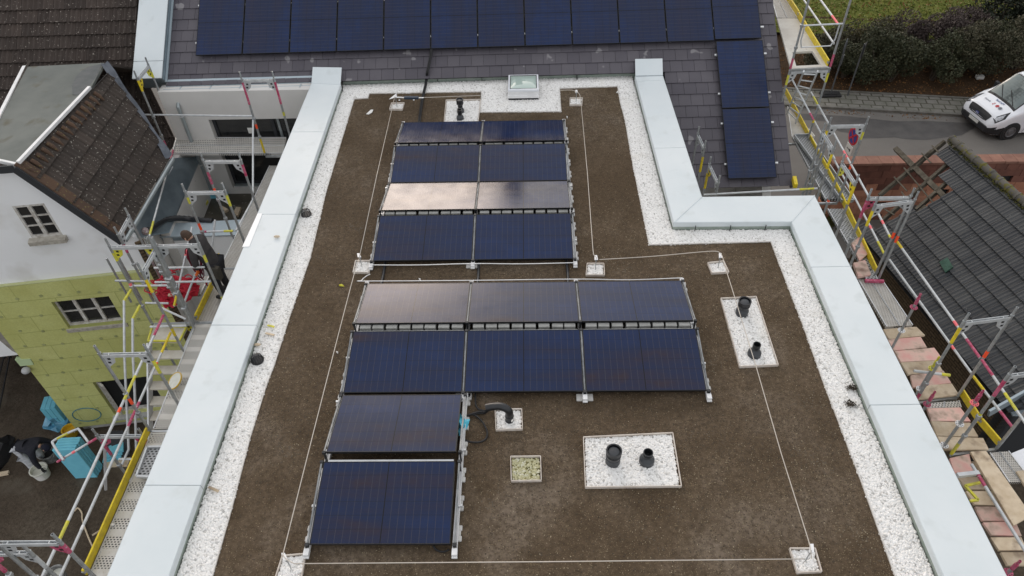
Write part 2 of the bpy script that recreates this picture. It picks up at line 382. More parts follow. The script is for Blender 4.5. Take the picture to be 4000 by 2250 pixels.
def m_asphalt():
    m, nt, b = _nt('worn_asphalt'); g = NB(nt); P = g.pos()
    c = g.ramp(g.noise(P, .5, 6, .6), [(.35, (.125, .115, .105)), (.65, (.155, .145, .132))])
    c = g.mix(g.ramp(g.noise(P, 90, 3), [(.35, .4), (.6, 0.)]), c, (.08, .075, .07))
    g.l(c, b.inputs['Base Color']); b.inputs['Roughness'].default_value = .85; g.bump(g.noise(P, 130, 3), b, .4, .004); return m
M['asphalt'] = m_asphalt()
M['asphalt_dark'] = mat('damp_dark_asphalt', (.05, .047, .046), .55, 0, (.075, .07, .067), 2, det=6, bump=.3, bs=120)
M['kerb'] = mat('concrete_kerb', (.16, .155, .14), .9, 0, (.11, .105, .09), 4, bump=.3, bs=60)
def m_deck(name, px, py, rr, base, dirt, period=0., rot=0.):
    """steel plank with rows of punched holes; holes sit in the sheet in plank coordinates"""
    m, nt, b = _nt(name); g = NB(nt)
    uv, P = planar(g, (math.cos(rot), math.sin(rot), 0), (-math.sin(rot), math.cos(rot), 0))
    sp = g.n('ShaderNodeSeparateXYZ'); g.l(uv, sp.inputs[0])
    a = g.math('DIVIDE', sp.outputs[0], px); bb = g.math('DIVIDE', sp.outputs[1], py)
    st = g.math('MULTIPLY', g.math('FLOOR', bb), .5)
    fa = g.math('ABSOLUTE', g.math('SUBTRACT', g.math('FRACT', g.math('ADD', a, st)), .5))
    fb = g.math('ABSOLUTE', g.math('SUBTRACT', g.math('FRACT', bb), .5))
    hole = g.math('LESS_THAN', g.math('MAXIMUM', fa, fb), rr)
    if period:
        hole = g.math('MULTIPLY', hole, g.math('LESS_THAN', g.math('FRACT', g.math('DIVIDE', sp.outputs[1], period)), .62))
    c = g.ramp(g.noise(P, 5, 6, .6), [(.35, base), (.7, dirt)])
    c = g.mix(g.ramp(g.noise(P, 24, 3), [(.62, 0.), (.72, .6)]), c, (.4, .35, .28))
    c = g.mix(hole, c, (.03, .03, .03))
    g.l(c, b.inputs['Base Color']); b.inputs['Roughness'].default_value = .6; b.inputs['Metallic'].default_value = .15
    g.bump(g.math('MULTIPLY', hole, -1.), b, .6, .01)
    return m
M['deck_y'] = m_deck('perforated_steel_deck', .05, .036, .26, (.6, .585, .55), (.5, .48, .43), .3)
M['deck_x'] = m_deck('perforated_gangway_deck', .045, .085, .2, (.64, .62, .58), (.52, .5, .46))
M['deck_fine'] = m_deck('finely_perforated_deck', .03, .03, .26, (.58, .56, .52), (.48, .45, .4))
M['deck_slot'] = m_deck('slotted_grey_deck', .07, .045, .27, (.4, .41, .42), (.33, .34, .34))
M['plain_deck'] = mat('scuffed_white_plywood_deck', (.62, .6, .55), .7, 0, (.52, .49, .44), 3, det=6, c3=(.4, .36, .3), s3=14)
def m_glass():
    m, nt, b = _nt('milky_green_skylight_glass'); g = NB(nt)
    b.inputs['Base Color'].default_value = (.42, .52, .47, 1); b.inputs['Roughness'].default_value = .06; b.inputs['Specular IOR Level'].default_value = .7
    b.inputs['Coat Weight'].default_value = .6
    return m
M['skyglass'] = m_glass()
def m_leaf(name, a, b_):
    m, nt, b = _nt(name); g = NB(nt)
    c = g.mix(g.attr('rnd'), a, b_)
    g.l(c, b.inputs['Base Color']); b.inputs['Roughness'].default_value = .65; b.inputs['Specular IOR Level'].default_value = .3
    return m
M['leaf_green'] = m_leaf('dark_green_leaves', (.022, .03, .014), (.07, .07, .036))
M['leaf_olive'] = m_leaf('olive_leaves', (.036, .037, .02), (.08, .072, .042))
M['leaf_purple'] = m_leaf('purple_brown_leaves', (.04, .03, .028), (.085, .062, .056))
M['leaf_fir'] = m_leaf('blackish_conifer_needles', (.012, .017, .01), (.03, .036, .02))
M['leaf_straw'] = m_leaf('straw_grass', (.14, .12, .05), (.22, .17, .08))
M['leaf_fallen'] = m_leaf('fallen_leaves', (.14, .06, .02), (.24, .12, .04))
M['grass'] = m_leaf('grass_blades', (.08, .12, .015), (.2, .21, .045))
M['bark'] = mat('bark', (.05, .04, .03), .95, 0, (.08, .065, .05), 12, bump=.6, bs=30)

# ------------------------------------------------------------------ loose stones by geometry nodes
def stone_group(name, size, dens, dmin, mtl, flat=.62, zj=0., patch=0.):
    ng = bpy.data.node_groups.new(name, 'GeometryNodeTree')
    ng.interface.new_socket('Geometry', in_out='INPUT', socket_type='NodeSocketGeometry')
    ng.interface.new_socket('Geometry', in_out='OUTPUT', socket_type='NodeSocketGeometry')
    N = ng.nodes; L = ng.links.new
    gi, go = N.new('NodeGroupInput'), N.new('NodeGroupOutput')
    d = N.new('GeometryNodeDistributePointsOnFaces'); d.distribute_method = 'POISSON'
    d.inputs['Distance Min'].default_value = dmin; d.inputs['Density Max'].default_value = dens
    L(gi.outputs[0], d.inputs['Mesh'])
    if patch:                                 # denser in drifts, bare where people walked
        n2 = N.new('ShaderNodeTexNoise'); n2.inputs['Scale'].default_value = patch; n2.inputs['Detail'].default_value = 4
        p2 = N.new('GeometryNodeInputPosition'); L(p2.outputs[0], n2.inputs['Vector'])
        mr = N.new('ShaderNodeMapRange'); mr.inputs[1].default_value = .4; mr.inputs[2].default_value = .6; L(n2.outputs['Fac'], mr.inputs[0]); L(mr.outputs[0], d.inputs['Density Factor'])
    ico = N.new('GeometryNodeMeshIcoSphere'); ico.inputs['Radius'].default_value = size; ico.inputs['Subdivisions'].default_value = 2 if size > .015 else 1
    p = N.new('GeometryNodeInputPosition'); nz = N.new('ShaderNodeTexNoise'); nz.inputs['Scale'].default_value = .9/size*.5; nz.inputs['Detail'].default_value = 0
    L(p.outputs[0], nz.inputs['Vector'])
    vm = N.new('ShaderNodeVectorMath'); vm.operation = 'SUBTRACT'; L(nz.outputs['Color'], vm.inputs[0]); vm.inputs[1].default_value = (.5, .5, .5)
    vs = N.new('ShaderNodeVectorMath'); vs.operation = 'SCALE'; L(vm.outputs[0], vs.inputs[0]); vs.inputs['Scale'].default_value = size*1.1
    sp = N.new('GeometryNodeSetPosition'); L(ico.outputs['Mesh'], sp.inputs['Geometry']); L(vs.outputs[0], sp.inputs['Offset'])
    sm = N.new('GeometryNodeSetShadeSmooth'); L(sp.outputs[0], sm.inputs[0])
    mt = N.new('GeometryNodeSetMaterial'); mt.inputs['Material'].default_value = mtl; L(sm.outputs[0], mt.inputs[0])
    ip = N.new('GeometryNodeInstanceOnPoints'); L(d.outputs['Points'], ip.inputs['Points']); L(mt.outputs[0], ip.inputs['Instance'])
    r = N.new('FunctionNodeRandomValue'); r.data_type = 'FLOAT_VECTOR'; r.inputs[0].default_value = (-.5, -.5, 0); r.inputs[1].default_value = (.5, .5, 6.28)
    L(r.outputs[0], ip.inputs['Rotation'])
    s = N.new('FunctionNodeRandomValue'); s.data_type = 'FLOAT_VECTOR'; s.inputs[0].default_value = (.7, .55, flat*.6); s.inputs[1].default_value = (1.35, 1.0, flat*1.2); s.inputs['Seed'].default_value = 3
    L(s.outputs[0], ip.inputs['Scale'])
    out = ip.outputs[0]
    if zj:
        t = N.new('GeometryNodeTranslateInstances'); q = N.new('FunctionNodeRandomValue'); q.data_type = 'FLOAT_VECTOR'
        q.inputs[0].default_value = (0, 0, -zj); q.inputs[1].default_value = (0, 0, zj); q.inputs['Seed'].default_value = 9
        L(out, t.inputs[0]); L(q.outputs[0], t.inputs['Translation']); out = t.outputs[0]
    j = N.new('GeometryNodeJoinGeometry'); L(gi.outputs[0], j.inputs[0]); L(out, j.inputs[0])
    L(j.outputs[0], go.inputs[0])
    return ng
GN_PEB = stone_group('scatter_pebbles', .0215, 6500, .0132, M['pebble'], .8, .007)
GN_MOSS = stone_group('scatter_mossy_pebbles', .019, 6000, .0125, M['pebble_moss'], .8, .007)
GN_CRUMB = stone_group('scatter_crumbs', .0075, 1100, .011, M['crumb'], .9, 0, 1.3)
M['clod'] = m_stone('dark_soil_clod', (.035, .025, .016), (.065, .047, .03), (.11, .082, .052))
GN_CLOD = stone_group('scatter_clods', .011, 900, .014, M['clod'], .6, 0, 2.1)
def add_gn(o, ng):
    md = o.modifiers.new('scatter', 'NODES'); md.node_group = ng; return o
def leaf_mesh(name, pts, size, mtl, parent, up=.3, asp=.6):
    """many small leaf faces around the given points (n,3)"""
    n = len(pts); d = RNG.normal(size=(n, 3)); d /= np.linalg.norm(d, axis=1)[:, None]
    e = np.cross(d, RNG.normal(size=(n, 3))); e /= np.linalg.norm(e, axis=1)[:, None]
    sz = (size*RNG.uniform(.6, 1.3, n))[:, None]
    q = np.stack([pts-d*sz, pts+e*sz*asp, pts+d*sz, pts-e*sz*asp], 1).reshape(-1, 3)
    org = ORG[parent.name] if parent else Vector((pts[:, 0].mean(), pts[:, 1].mean(), pts[:, 2].min()))
    q = q-np.array(org); me = bpy.data.meshes.new(name)
    me.vertices.add(4*n); me.vertices.foreach_set('co', q.ravel()); me.loops.add(4*n); me.loops.foreach_set('vertex_index', np.arange(4*n))
    me.polygons.add(n); me.polygons.foreach_set('loop_start', np.arange(0, 4*n, 4)); me.polygons.foreach_set('loop_total', np.full(n, 4))
    me.update(calc_edges=True); me.materials.append(mtl)
    a = me.attributes.new('rnd', 'FLOAT', 'FACE'); a.data.foreach_set('value', RNG.random(n))
    return link(name, me, parent, org)
# ------------------------------------------------------------------ camera, sky, sun
cam = bpy.data.cameras.new('camera'); co = bpy.data.objects.new('camera', cam); COL.objects.link(co); SC.camera = co
cam.sensor_width = 36; cam.lens = CF/4000*36; cam.clip_start = .1; cam.clip_end = 3000
mw = Matrix.Identity(4)
for i in range(3):
    mw[i][0], mw[i][1], mw[i][2], mw[i][3] = CM[0][i], CM[1][i], -CM[2][i], CPOS[i]
co.matrix_world = mw
SUN_EL, SUN_AZ = R(19), R(-13)            # low winter sun behind thin cloud, beyond the pitched roof, slightly left
sd = Vector((math.sin(SUN_AZ)*math.cos(SUN_EL), math.cos(SUN_AZ)*math.cos(SUN_EL), math.sin(SUN_EL)))
W = bpy.data.worlds.new('World'); SC.world = W; W.use_nodes = True; wg = NB(W.node_tree)
bg = W.node_tree.nodes['Background']
sky = wg.n('ShaderNodeTexSky', sky_type='NISHITA'); sky.sun_disc = False; sky.sun_elevation = SUN_EL; sky.sun_rotation = SUN_AZ
sky.air_density = 1.; sky.dust_density = 3.5; sky.ozone_density = 1.
tc = wg.n('ShaderNodeTexCoord').outputs['Generated']
hs = wg.n('ShaderNodeHueSaturation'); hs.inputs['Saturation'].default_value = .62; wg.l(sky.outputs[0], hs.inputs['Color'])
# closed thin cloud deck over the clear sky: brighter overhead than at the horizon, slightly broken
sz = wg.n('ShaderNodeSeparateXYZ'); wg.l(tc, sz.inputs[0])
up_ = wg.n('ShaderNodeMapRange'); up_.inputs[1].default_value = -.05; up_.inputs[2].default_value = .9; up_.inputs[3].default_value = 5.4; up_.inputs[4].default_value = 6.6; wg.l(sz.outputs[2], up_.inputs[0])
deckc = wg.mix(1., (1., .99, .985), up_.outputs[0], 'MULTIPLY')
cl = wg.ramp(wg.noise(tc, 2.6, 6, .6), [(.3, .82), (.7, 1.18)])
wg.l(wg.mix(1., wg.mix(.62, hs.outputs[0], deckc), cl, 'MULTIPLY'), bg.inputs['Color']); bg.inputs['Strength'].default_value = .15
sl = bpy.data.lights.new('sun', 'SUN'); sl.energy = .4; sl.angle = R(19); sl.color = (1, .8, .68)
so = bpy.data.objects.new('sun', sl); COL.objects.link(so); so.rotation_euler = sd.to_track_quat('Z', 'Y').to_euler(); so.location = (0, 0, 30)
SC.view_settings.view_transform = 'Standard'; SC.view_settings.look = 'None'; SC.view_settings.gamma = 1; SC.view_settings.exposure = .45

# ------------------------------------------------------------------ flat roof: coping, upstands, walls
ZC = .18
FR = thing('flat_roof_extension', (3, 4, -7.3), 'flat roofed extension with pale grey metal coping around its gravel edged roof', 'building')
# coping outline (plan), inner and outer edge, measured at coping height
LI0, LI1 = Vector((-1.70, 10.35)), Vector((-1.56, -2.4)); LO0, LO1 = Vector((-2.40, 10.4)), Vector((-2.29, -2.4))
RUI0, RUI1 = Vector((5.26, 10.5)), Vector((5.335, 5.03)); RUO0, RUO1 = Vector((5.90, 10.5)), Vector((5.965, 5.76))
RLI0, RLI1 = Vector((7.44, 5.01)), Vector((7.43, -2.4)); RLO0, RLO1 = Vector((8.06, 5.76)), Vector((8.14, -2.4))
def lerp(a, b, t): return a+(b-a)*t
def coping_piece(a, b, c, d, rim=True):
    """a-b inner edge, d-c outer edge, in plan; falls 1 cm inwards, folded drip edges"""
    m = MB(); g = .003
    t = .0
    P = lambda p, z: (p.x, p.y, z)
    m.slab([P(a, ZC-.012), P(b, ZC-.012), P(c, ZC), P(d, ZC)] if (b-a).cross(d-a) > 0 else [P(d, ZC), P(c, ZC), P(b, ZC-.012), P(a, ZC-.012)], .02)
    ni = (a-d).normalized()*.004
    for p, q, s, z, h in ((a, b, 1, ZC-.012, .1), (d, c, -1, ZC, .08)):
        m.bar((p.x+ni.x*s, p.y+ni.y*s, z-.005-h/2), (q.x+ni.x*s, q.y+ni.y*s, z-.005-h/2), .008, h)
    return m
def seam(a, d, j):     # raised joint cover between two coping sheets
    m = MB(); u = Vector((a.x, a.y, ZC-.008)); v = Vector((d.x, d.y, ZC+.004)); m.bar(u, v, .012, .010); return m
def run(i0, i1, o0, o1, ys):
    """split a straight run at the y of each seam"""
    ys = [None]+ys+[None]
    f = lambda p, q, y: lerp(p, q, (y-p.y)/(q.y-p.y))
    for k in range(len(ys)-1):
        a = i0 if ys[k] is None else f(i0, i1, ys[k]-.004); d = o0 if ys[k] is None else f(o0, o1, ys[k]-.004)
        b = i1 if ys[k+1] is None else f(i0, i1, ys[k+1]+.004); c = o1 if ys[k+1] is None else f(o0, o1, ys[k+1]+.004)
        coping_piece(a, b, c, d).build('coping', M['coping'], FR, bevel=.004)
        if ys[k+1] is not None:
            m = MB(); p = f(i0, i1, ys[k+1]); q = f(o0, o1, ys[k+1]); m.bar((p.x, p.y, ZC-.028), (q.x, q.y, ZC-.018), .03, .014); m.build('joint_strip', M['coping_dark'], FR)
sy = lambda x, y: at(x, y, ZC).y
run(LI0, LI1, LO0, LO1, [sy(770, 331), sy(696, 538), sy(580, 817), sy(430, 1220)])
run(RUI0, RUI1, RUO0, RUO1, [sy(1655, 202), sy(1680, 371)])
JI0, JI1, JO0, JO1 = RUI1, RLI0, RUO1, RLO0
coping_piece(JI0, JI1, JO1, JO0).build('coping', M['coping'], FR, bevel=.004)
run(RLI0, RLI1, RLO0, RLO1, [sy(2090, 670), sy(2250, 1017)])
for a, d in ((JI0, JO0), (JI1, JO1)):
    seam(a, d, 0).build('mitre_seam', M['coping'], FR)
# flashed ends of the two copings running up the tiles
for a, d in ((LI0, LO0), (RUI0, RUO0)):
    m = MB(); m.slab([(d.x, d.y-.02, ZC+.003), (a.x, a.y-.02, ZC-.005), (a.x+.01, a.y+.33, .42), (d.x+.01, d.y+.33, .42)], .02)
    m.build('coping_end', M['coping'], FR)
# upstands under the coping and parapet walls
ring = [(LI0, LI1), (RUI0, RUI1), (RUI1, RLI0), (RLI0, RLI1)]
outr = [(LO0, LO1), (RUO0, RUO1), (RUO1, RLO0), (RLO0, RLO1)]
for (a, b), (d, c) in zip(ring, outr):
    m = MB(); ia, ib = lerp(a, d, .004), lerp(b, c, .004); oa, ob = lerp(a, d, .95), lerp(b, c, .95)
    m.slab([(ia.x, ia.y, ZC-.04), (ib.x, ib.y, ZC-.04), (ob.x, ob.y, ZC-.034), (oa.x, oa.y, ZC-.034)] if (ib-ia).cross(oa-ia) > 0 else [(oa.x, oa.y, ZC-.034), (ob.x, ob.y, ZC-.034), (ib.x, ib.y, ZC-.04), (ia.x, ia.y, ZC-.04)], .5)
    m.build('upstand', M['upstand'], FR)
for x in (5.72, 6.35, 6.98): m = MB(); m.box(x, 4.96, .0, x+.008, 4.985, .125); m.build('membrane_lap', M['black_matt'], FR)
m = MB(); m.prism([(LO1.x+.05, -2.4), (8.08, -2.4), (8.0, 5.7), (5.9, 5.72), (5.85, 10.25), (-2.35, 10.25)], -7.3, -.33)
m.build('wall', M['render'], FR)

# soil area, gravel strips
SOIL = [at(x, y, 0) for x, y in ((891, 250), (925.7, 247.9), (929, 236.3), (1210.7, 231.9), (1210.7, 250.6), (1122.2, 252.1), (1117, 307), (1203, 306.9), (1205.5, 283.6),
        (1411.6, 281.8), (1407.6, 223.8), (1553.6, 218.4), (1559.6, 256.8), (1571.6, 300.8), (1592.6, 418.4), (1633, 617), (1939, 609),
        (1967, 683), (2018.7, 816.5), (2072, 966), (2110.4, 1066), (2163.8, 1206), (2250.5, 1449))]+[Vector((6.87, -2.35, 0)), Vector((-1.05, -2.35, 0))]+[at(x, y, 0) for x, y in
        ((535.3, 1449), (583.6, 1279.5), (630.3, 1099.4), (672, 966), (690, 920), (733.7, 783), (780.4, 649.8), (820.4, 483))]
from mathutils.geometry import tessellate_polygon
def sheet(poly, z, name, mtl, sub=None, parent=None):
    P = [Vector((p[0], p[1], z)) for p in poly]
    t = tessellate_polygon([P]); m = MB()
    F = []
    for a, b, c in t:
        n = (P[b]-P[a]).cross(P[c]-P[a])
        F.append((a, b, c) if n.z > 0 else (a, c, b))
    m.add(P, F); return m.build(name, mtl, parent)
soil = tag(sheet(SOIL, 0, 'roof_soil', M['soil']), 'dark brown planted roof substrate spread between the white gravel strips', 'soil', kind='stuff')
add_gn(soil, GN_CRUMB); add_gn(soil, GN_CLOD)
gb = Vector((LI1.x, -2.4)), Vector((RLI1.x, -2.4))
OUT = [LI0+Vector((.03, .12)), LI1+Vector((.0, 0)), RLI1, RLI0, RUI1, RUI0+Vector((0, .02))]
bed = MB(); bed.prism([(p.x, p.y) for p in OUT], -.3, -.028)
bed.build('roof_deck', M['gravel_bed'], FR)
# pebbles: polygons between coping and soil
def gravel(name, polys, label, z=-.01, ng=GN_PEB, parent=None, mt='gravel_bed'):
    m = MB()
    for poly in polys:
        P = [Vector((p[0], p[1], z)) for p in poly]
        F = []
        for a, b, c in tessellate_polygon([P]):
            n = (P[b]-P[a]).cross(P[c]-P[a]); F.append((a, b, c) if n.z > 0 else (a, c, b))
        m.add(P, F)
    o = m.build(name, M[mt], parent); add_gn(o, ng)
    if parent is None: tag(o, label, 'gravel', kind='stuff')
    else: o['kind'] = 'stuff'
    return o
S = SOIL; iTR = 11
left = [S[0]]+S[-8:][::-1]+[Vector((-1.05, -2.35, 0)), Vector((LI1.x+.018, -2.35, 0)), Vector((LI0.x+.018, 10.3, 0))]
gravel('gravel', [left], 'white pebble strip between the left coping and the dark soil')
top = [S[0], Vector((LI0.x+.045, 10.3, 0)), at(862, 214, 0), at(1200, 203.5, 0), at(1590, 191, 0), Vector((RUI0.x-.04, 10.3, 0)), S[11], S[10], S[9], S[8], S[4], S[3], S[2], S[1]]
gravel('gravel', [top], 'white pebble bed at the foot of the slate roof, around the skylight')
right = [S[11], Vector((RUI0.x-.02, 10.28, 0)), Vector((RUI1.x-.02, RUI1.y-.02, 0)), Vector((RLI0.x-.02, RLI0.y-.02, 0)), Vector((RLI1.x-.02, -2.35, 0)), Vector((6.87, -2.35, 0)), *S[22:11:-1]]
gravel('gravel', [right], 'white pebble strip stepping along the right coping')
# edging strips that hold the gravel back
m = MB()
def strip(m, pts, h=.06, w=.006, z=-.01):
    for a, b in zip(pts[:-1], pts[1:]): m.bar((a[0], a[1], z+h/2-.02), (b[0], b[1], z+h/2-.02), w, h)
e = MB(); strip(e, S[24:]+[S[0]]+S[1:5], .05, .012)
tag(e.build('gravel_edging', M['edging']), 'thin pale metal edging along the left and top gravel', 'edging strip')
e = MB(); strip(e, [S[8], S[9], S[10], S[11]]+S[12:24], .05, .012)
tag(e.build('gravel_edging', M['edging']), 'thin pale metal edging from the skylight gravel down the stepped right side', 'edging strip')

# ------------------------------------------------------------------ photovoltaic panels on the flat roof
PW, PD, PT, GAP = 1.722, 1.0688, .034, .0334
TIL = R(8.534); CT, ST = PD*math.cos(TIL), PD*math.sin(TIL); ZL = .13
YF = [8.656, 7.474, 6.394, 5.1774, 3.5489, 2.3217, 1.2213, .0194]
def panel_mesh(w, d, portrait=False):
    """panel in its own plane, origin at the lower left corner of the top face"""
    f, g_, b = MB(), MB(), MB(); k = .011
    for x0, y0, x1, y1 in ((0, 0, w, k), (0, d-k, w, d), (0, k, k, d-k), (w-k, k, w, d-k)): f.box(x0, y0, -PT, x1, y1, 0)
    g_.quad((k, k, -.003), (w-k, k, -.003), (w-k, d-k, -.003), (k, d-k, -.003), uv=True)
    b.quad((k, d-k, -.012), (w-k, d-k, -.012), (w-k, k, -.012), (k, k, -.012))
    return f, g_, b
def panel_proto(name, w, d, portrait, label, group):
    t = thing(name, (0, 0, 0), label, 'solar panel', group)
    f, g_, b = panel_mesh(w, d, portrait)
    f.build('frame', M['frame_black'], t, bevel=.0015)
    g_.build('cell_glass', M['cells_p' if portrait else 'cells'], t); b.build('backing_sheet', M['cell_back'], t)
    return t
proto = panel_proto('solar_panel', PW, PD, False, '', 'solar panels on the flat roof')
rows = ['back row', 'second row from the slate roof', 'bright reflecting third row', 'fourth row, nearest the bare soil strip', 'far row of the wide block', 'near row of the wide block', 'single purple sheened panel below the wide block', 'front panel nearest the viewer']
first = True
for r in range(8):
    cols = 3 if r in (4, 5) else 1 if r > 5 else 2
    for c in range(cols):
        pos = ['left', 'right'] if cols == 2 else ['left', 'middle', 'right']
        lab = {0: 'very dark solar panel of the row nearest the slate roof, %s one', 1: 'navy solar panel of the second row from the slate roof, %s one',
               2: 'solar panel mirroring the pale sky, %s of the shiny pair', 3: 'navy solar panel just above the bare soil gap, %s of the pair',
               4: 'brownish solar panel of the three just below the bare soil gap, %s one', 5: 'deep blue solar panel in the lower row of three, %s one',
               6: 'single purplish solar panel beside the swan neck pipe%s', 7: 'single dark blue solar panel closest to the viewer%s'}[r] % ('' if cols == 1 else pos[c])
        x0 = c*(PW+GAP); high_near = r % 2 == 0
        loc = (x0, YF[r]-CT, ZL+(ST if high_near else 0))
        o = proto if first else copy_tree(proto, loc, lab)
        o.location = loc; o['label'] = lab; o.rotation_euler = (-TIL if high_near else TIL, R(random.uniform(-.15, .15)), 0); first = False
M['gap_metal'] = mat('dull_gap_profile', (.16, .17, .18), .6, .4, (.3, .31, .31), 7)
# mounting rails: front pieces, ridge posts, white caps, ballast
def rail(x, y0, y1, label, rows_, outer=0):
    t = thing('mounting_rail', (x, (y0+y1)/2, .02), label, 'rail', 'aluminium rails under the solar panels')
    m = MB(); m.box(x-.03, y0, .035, x+.03, y1, .06); m.box(x-.03, y0, .06, x-.024, y1, .095); m.box(x+.024, y0, .06, x+.03, y1, .095)
    m.build('channel', M['white_alu'], t)
    m = MB(); m.box(x-.034, y0-.09, .03, x+.034, y0-.002, .10); m.box(x-.036, y0-.11, .035, x+.036, y0-.09, .06)
    m.build('end_cap', M['white_alu'], t, bevel=.004)
    m = MB(); m.box(x-.034, y1+.002, .03, x+.034, y1+.07, .10); m.build('end_cap', M['white_alu'], t, bevel=.004)
    for r in rows_:                               # front foot, and ridge post with the black module clamps
        yn, yf = YF[r]-CT, YF[r]; hi, lo = (yn, yf) if r % 2 == 0 else (yf, yn)
        m = MB(); sg = -1 if r % 2 == 0 else 1
        m.box(x-.012, hi-.012, .06, x+.012, hi+.012, ZL+ST-PT+.004)
        m.build('ridge_post', M['black'], t)
        m = MB(); zc = ZL+ST
        m.box(x-.022, hi-.018*1, zc-.045, x+.022, hi+.018, zc+.006); m.build('clamp', M['black'], t, bevel=.002)
        m = MB(); m.box(x-.024, lo-.02, ZL-.045, x+.024, lo+.02, ZL+.006); m.build('clamp', M['black'], t, bevel=.002)
        m = MB(); a = Vector((x, yn+.02, (ZL if sg > 0 else ZL+ST)-.018)); b = Vector((x, yf-.02, (ZL+ST if sg > 0 else ZL)-.018))
        m.bar(a, b, .022, .02); m.build('gap_strip', M['gap_metal'], t)
    if outer:
        for y in np.arange(y0+.12, y1-.1, .41):
            m = MB()
            for dy in (0, .14):
                m.box(x+outer*.02-.05, y+dy, .0, x+outer*.02+.05, y+dy+.07, .034)
            m.box(x+outer*.02-.035, y+.069, .002, x+outer*.02+.035, y+.141, .033)
            m.build('protection_pad', M['rubber_pad'], t, bevel=.008)
        for y in np.arange(y0+.55, y1-.3, .82):
            m = MB(); m.box(x+outer*.03-.03, y, .062, x+outer*.03+.03, y+.03, .1); m.build('bracket', M['alu'], t)
    else:
        m = MB(); m.box(x-.12, y0-.06, .0, x+.12, y0+.06, .034); m.build('protection_pad', M['rubber_pad'], t, bevel=.008)
    return t
yA0, yA1, yB0, yB1 = YF[3]-CT-.03, YF[0]+.02, YF[7]-CT-.03, YF[4]+.02
P1 = PW+GAP
rail(-.03, yA0, yA1, 'leftmost white rail of the upper solar block with pale pads', range(4), -1)
rail(P1-GAP/2, yA0, yA1, 'middle rail between the two columns of the upper solar block', range(4))
rail(2*P1-GAP+.03, yA0, yA1, 'rightmost white rail of the upper solar block with pale pads', range(4), 1)
rail(-.03, yB0, yB1, 'long leftmost white rail of the lower solar block with pale pads', range(4, 8), -1)
rail(P1-GAP/2+.035, yB0, YF[6]+.01, 'wide bare white rail right of the two single solar panels', range(6, 8), 1)
rail(P1-GAP/2, YF[5]-CT-.0, yB1, 'rail between left and middle column of the wide solar block', range(4, 6))
rail(2*P1-GAP/2, YF[5]-CT-.03, yB1, 'rail between middle and right column of the wide solar block', range(4, 6))
rail(3*P1-GAP+.03, YF[5]-CT-.03, yB1, 'rightmost white rail of the wide solar block with pale pads', range(4, 6), 1)
# concrete ballast stones standing in a row under every ridge
st = MB(); st.box(-.085, -.08, 0, .085, .08, .178); st0 = None
for r in (0, 2, 4, 6):
    cols = 2 if r < 4 else 3 if r == 4 else 1
    for c in range(cols):
        if r == 6: continue
        for k in range(8):
            x = c*P1+.15+k*.2045+random.uniform(-.012, .012); y = YF[r+1]+.185
            lab = 'grey concrete ballast stone in the row under the %s ridge of panels' % {0: 'farthest', 2: 'middle', 4: 'wide block'}[r]
            if st0 is None:
                st0 = st.build('ballast_stone', M['concrete'], bevel=.006); st0.location = (x, y, .062); tag(st0, lab, 'ballast stone', 'ballast stones under the panel ridges'); o = st0
            else: o = copy_tree(st0, (x, y, .062), lab)
            o.rotation_euler.z = R(random.uniform(-2, 2))
# long thin tie profiles seen in the wide block's ridges
for r, c0, c1 in ((4, 0, 3), (6, 0, 1)):
    for c in range(c0, c1):
        m = MB(); x0, x1 = c*P1+.03, c*P1+PW-.03; y = YF[r+1]+.03
        m.bar((x0, y+.03, .2), (x1, y+.03, .2), .03, .022); m.bar((x0, y+.008, .17), (x1, y+.008, .17), .012, .02)
        tag(m.build('tie_profile', M['alu']), ['thin aluminium tie bar in the ridge gap of the wide block, %s bay' % ('left', 'middle', 'right')[c], 'thin aluminium tie bar in the open gap between the two single panels'][r == 6], 'tie bar')
# ------------------------------------------------------------------ framed pebble trays, lifeline posts
def tray(px, label, edge='cream_edge', ng=GN_PEB, h=.045, mt='gravel_bed', skip=()):
    P = [at(x, y, .03) for x, y in px]; c = sum(P, Vector())/len(P)
    t = thing('gravel_tray', (c.x, c.y, 0), label, 'gravel tray', 'framed pebble trays in the soil')
    for i in range(len(P)):
        if i in skip: continue
        m = MB(); a, b = P[i], P[(i+1) % len(P)]; m.bar((a.x, a.y, .015), (b.x, b.y, .015), .01, .06)
        m.build('frame_side', M[edge], t)
    Q = [p+(c-p).normalized()*.03 for p in P][::-1]
    gravel('pebbles', [Q], '', .006, ng, t, mt); return c
T1 = tray(((985, 259.6), (1017.2, 258.9), (1012, 275.4), (979.7, 274.6)), 'small pebble tray under the flag shaped bracket near the top left soil corner')
T2 = tray(((1122.2, 252.1), (1209, 250.6), (1203, 306.9), (1117, 307)), 'pebble tray with two stacked looking black vents behind the back panel row')
T3 = tray(((1433.6, 246.8), (1465.6, 246.8), (1464.6, 263.8), (1433.2, 263.8)), 'small pebble tray right of the skylight')
T4 = tray(((894.5, 656), (931, 656), (929, 686), (888, 685)), 'pebble tray beside the left corner of the fourth panel row')
T5 = tray(((1477, 663), (1519, 663), (1521, 692), (1474, 692)), 'pebble tray right of the bare soil gap between the panel blocks')
T6 = tray(((1780, 661.4), (1820.3, 657), (1833.6, 684.8), (1790.3, 687)), 'pebble tray below the step of the right coping')
T7 = tray(((1813, 750.8), (1902, 746.5), (1957.7, 918.2), (1861, 922.6)), 'long pebble tray on the right with two black vents')
T8 = tray(((1245.3, 1030.4), (1312.5, 1029), (1314.3, 1079.4), (1247.8, 1081.5)), 'pebble tray around the black swan neck pipe')
T9 = tray(((1284.5, 1148.7), (1359.8, 1148), (1361.5, 1208.9), (1286.3, 1210)), 'yellowish mossy pebble tray without any pipe', ng=GN_MOSS, mt='moss')
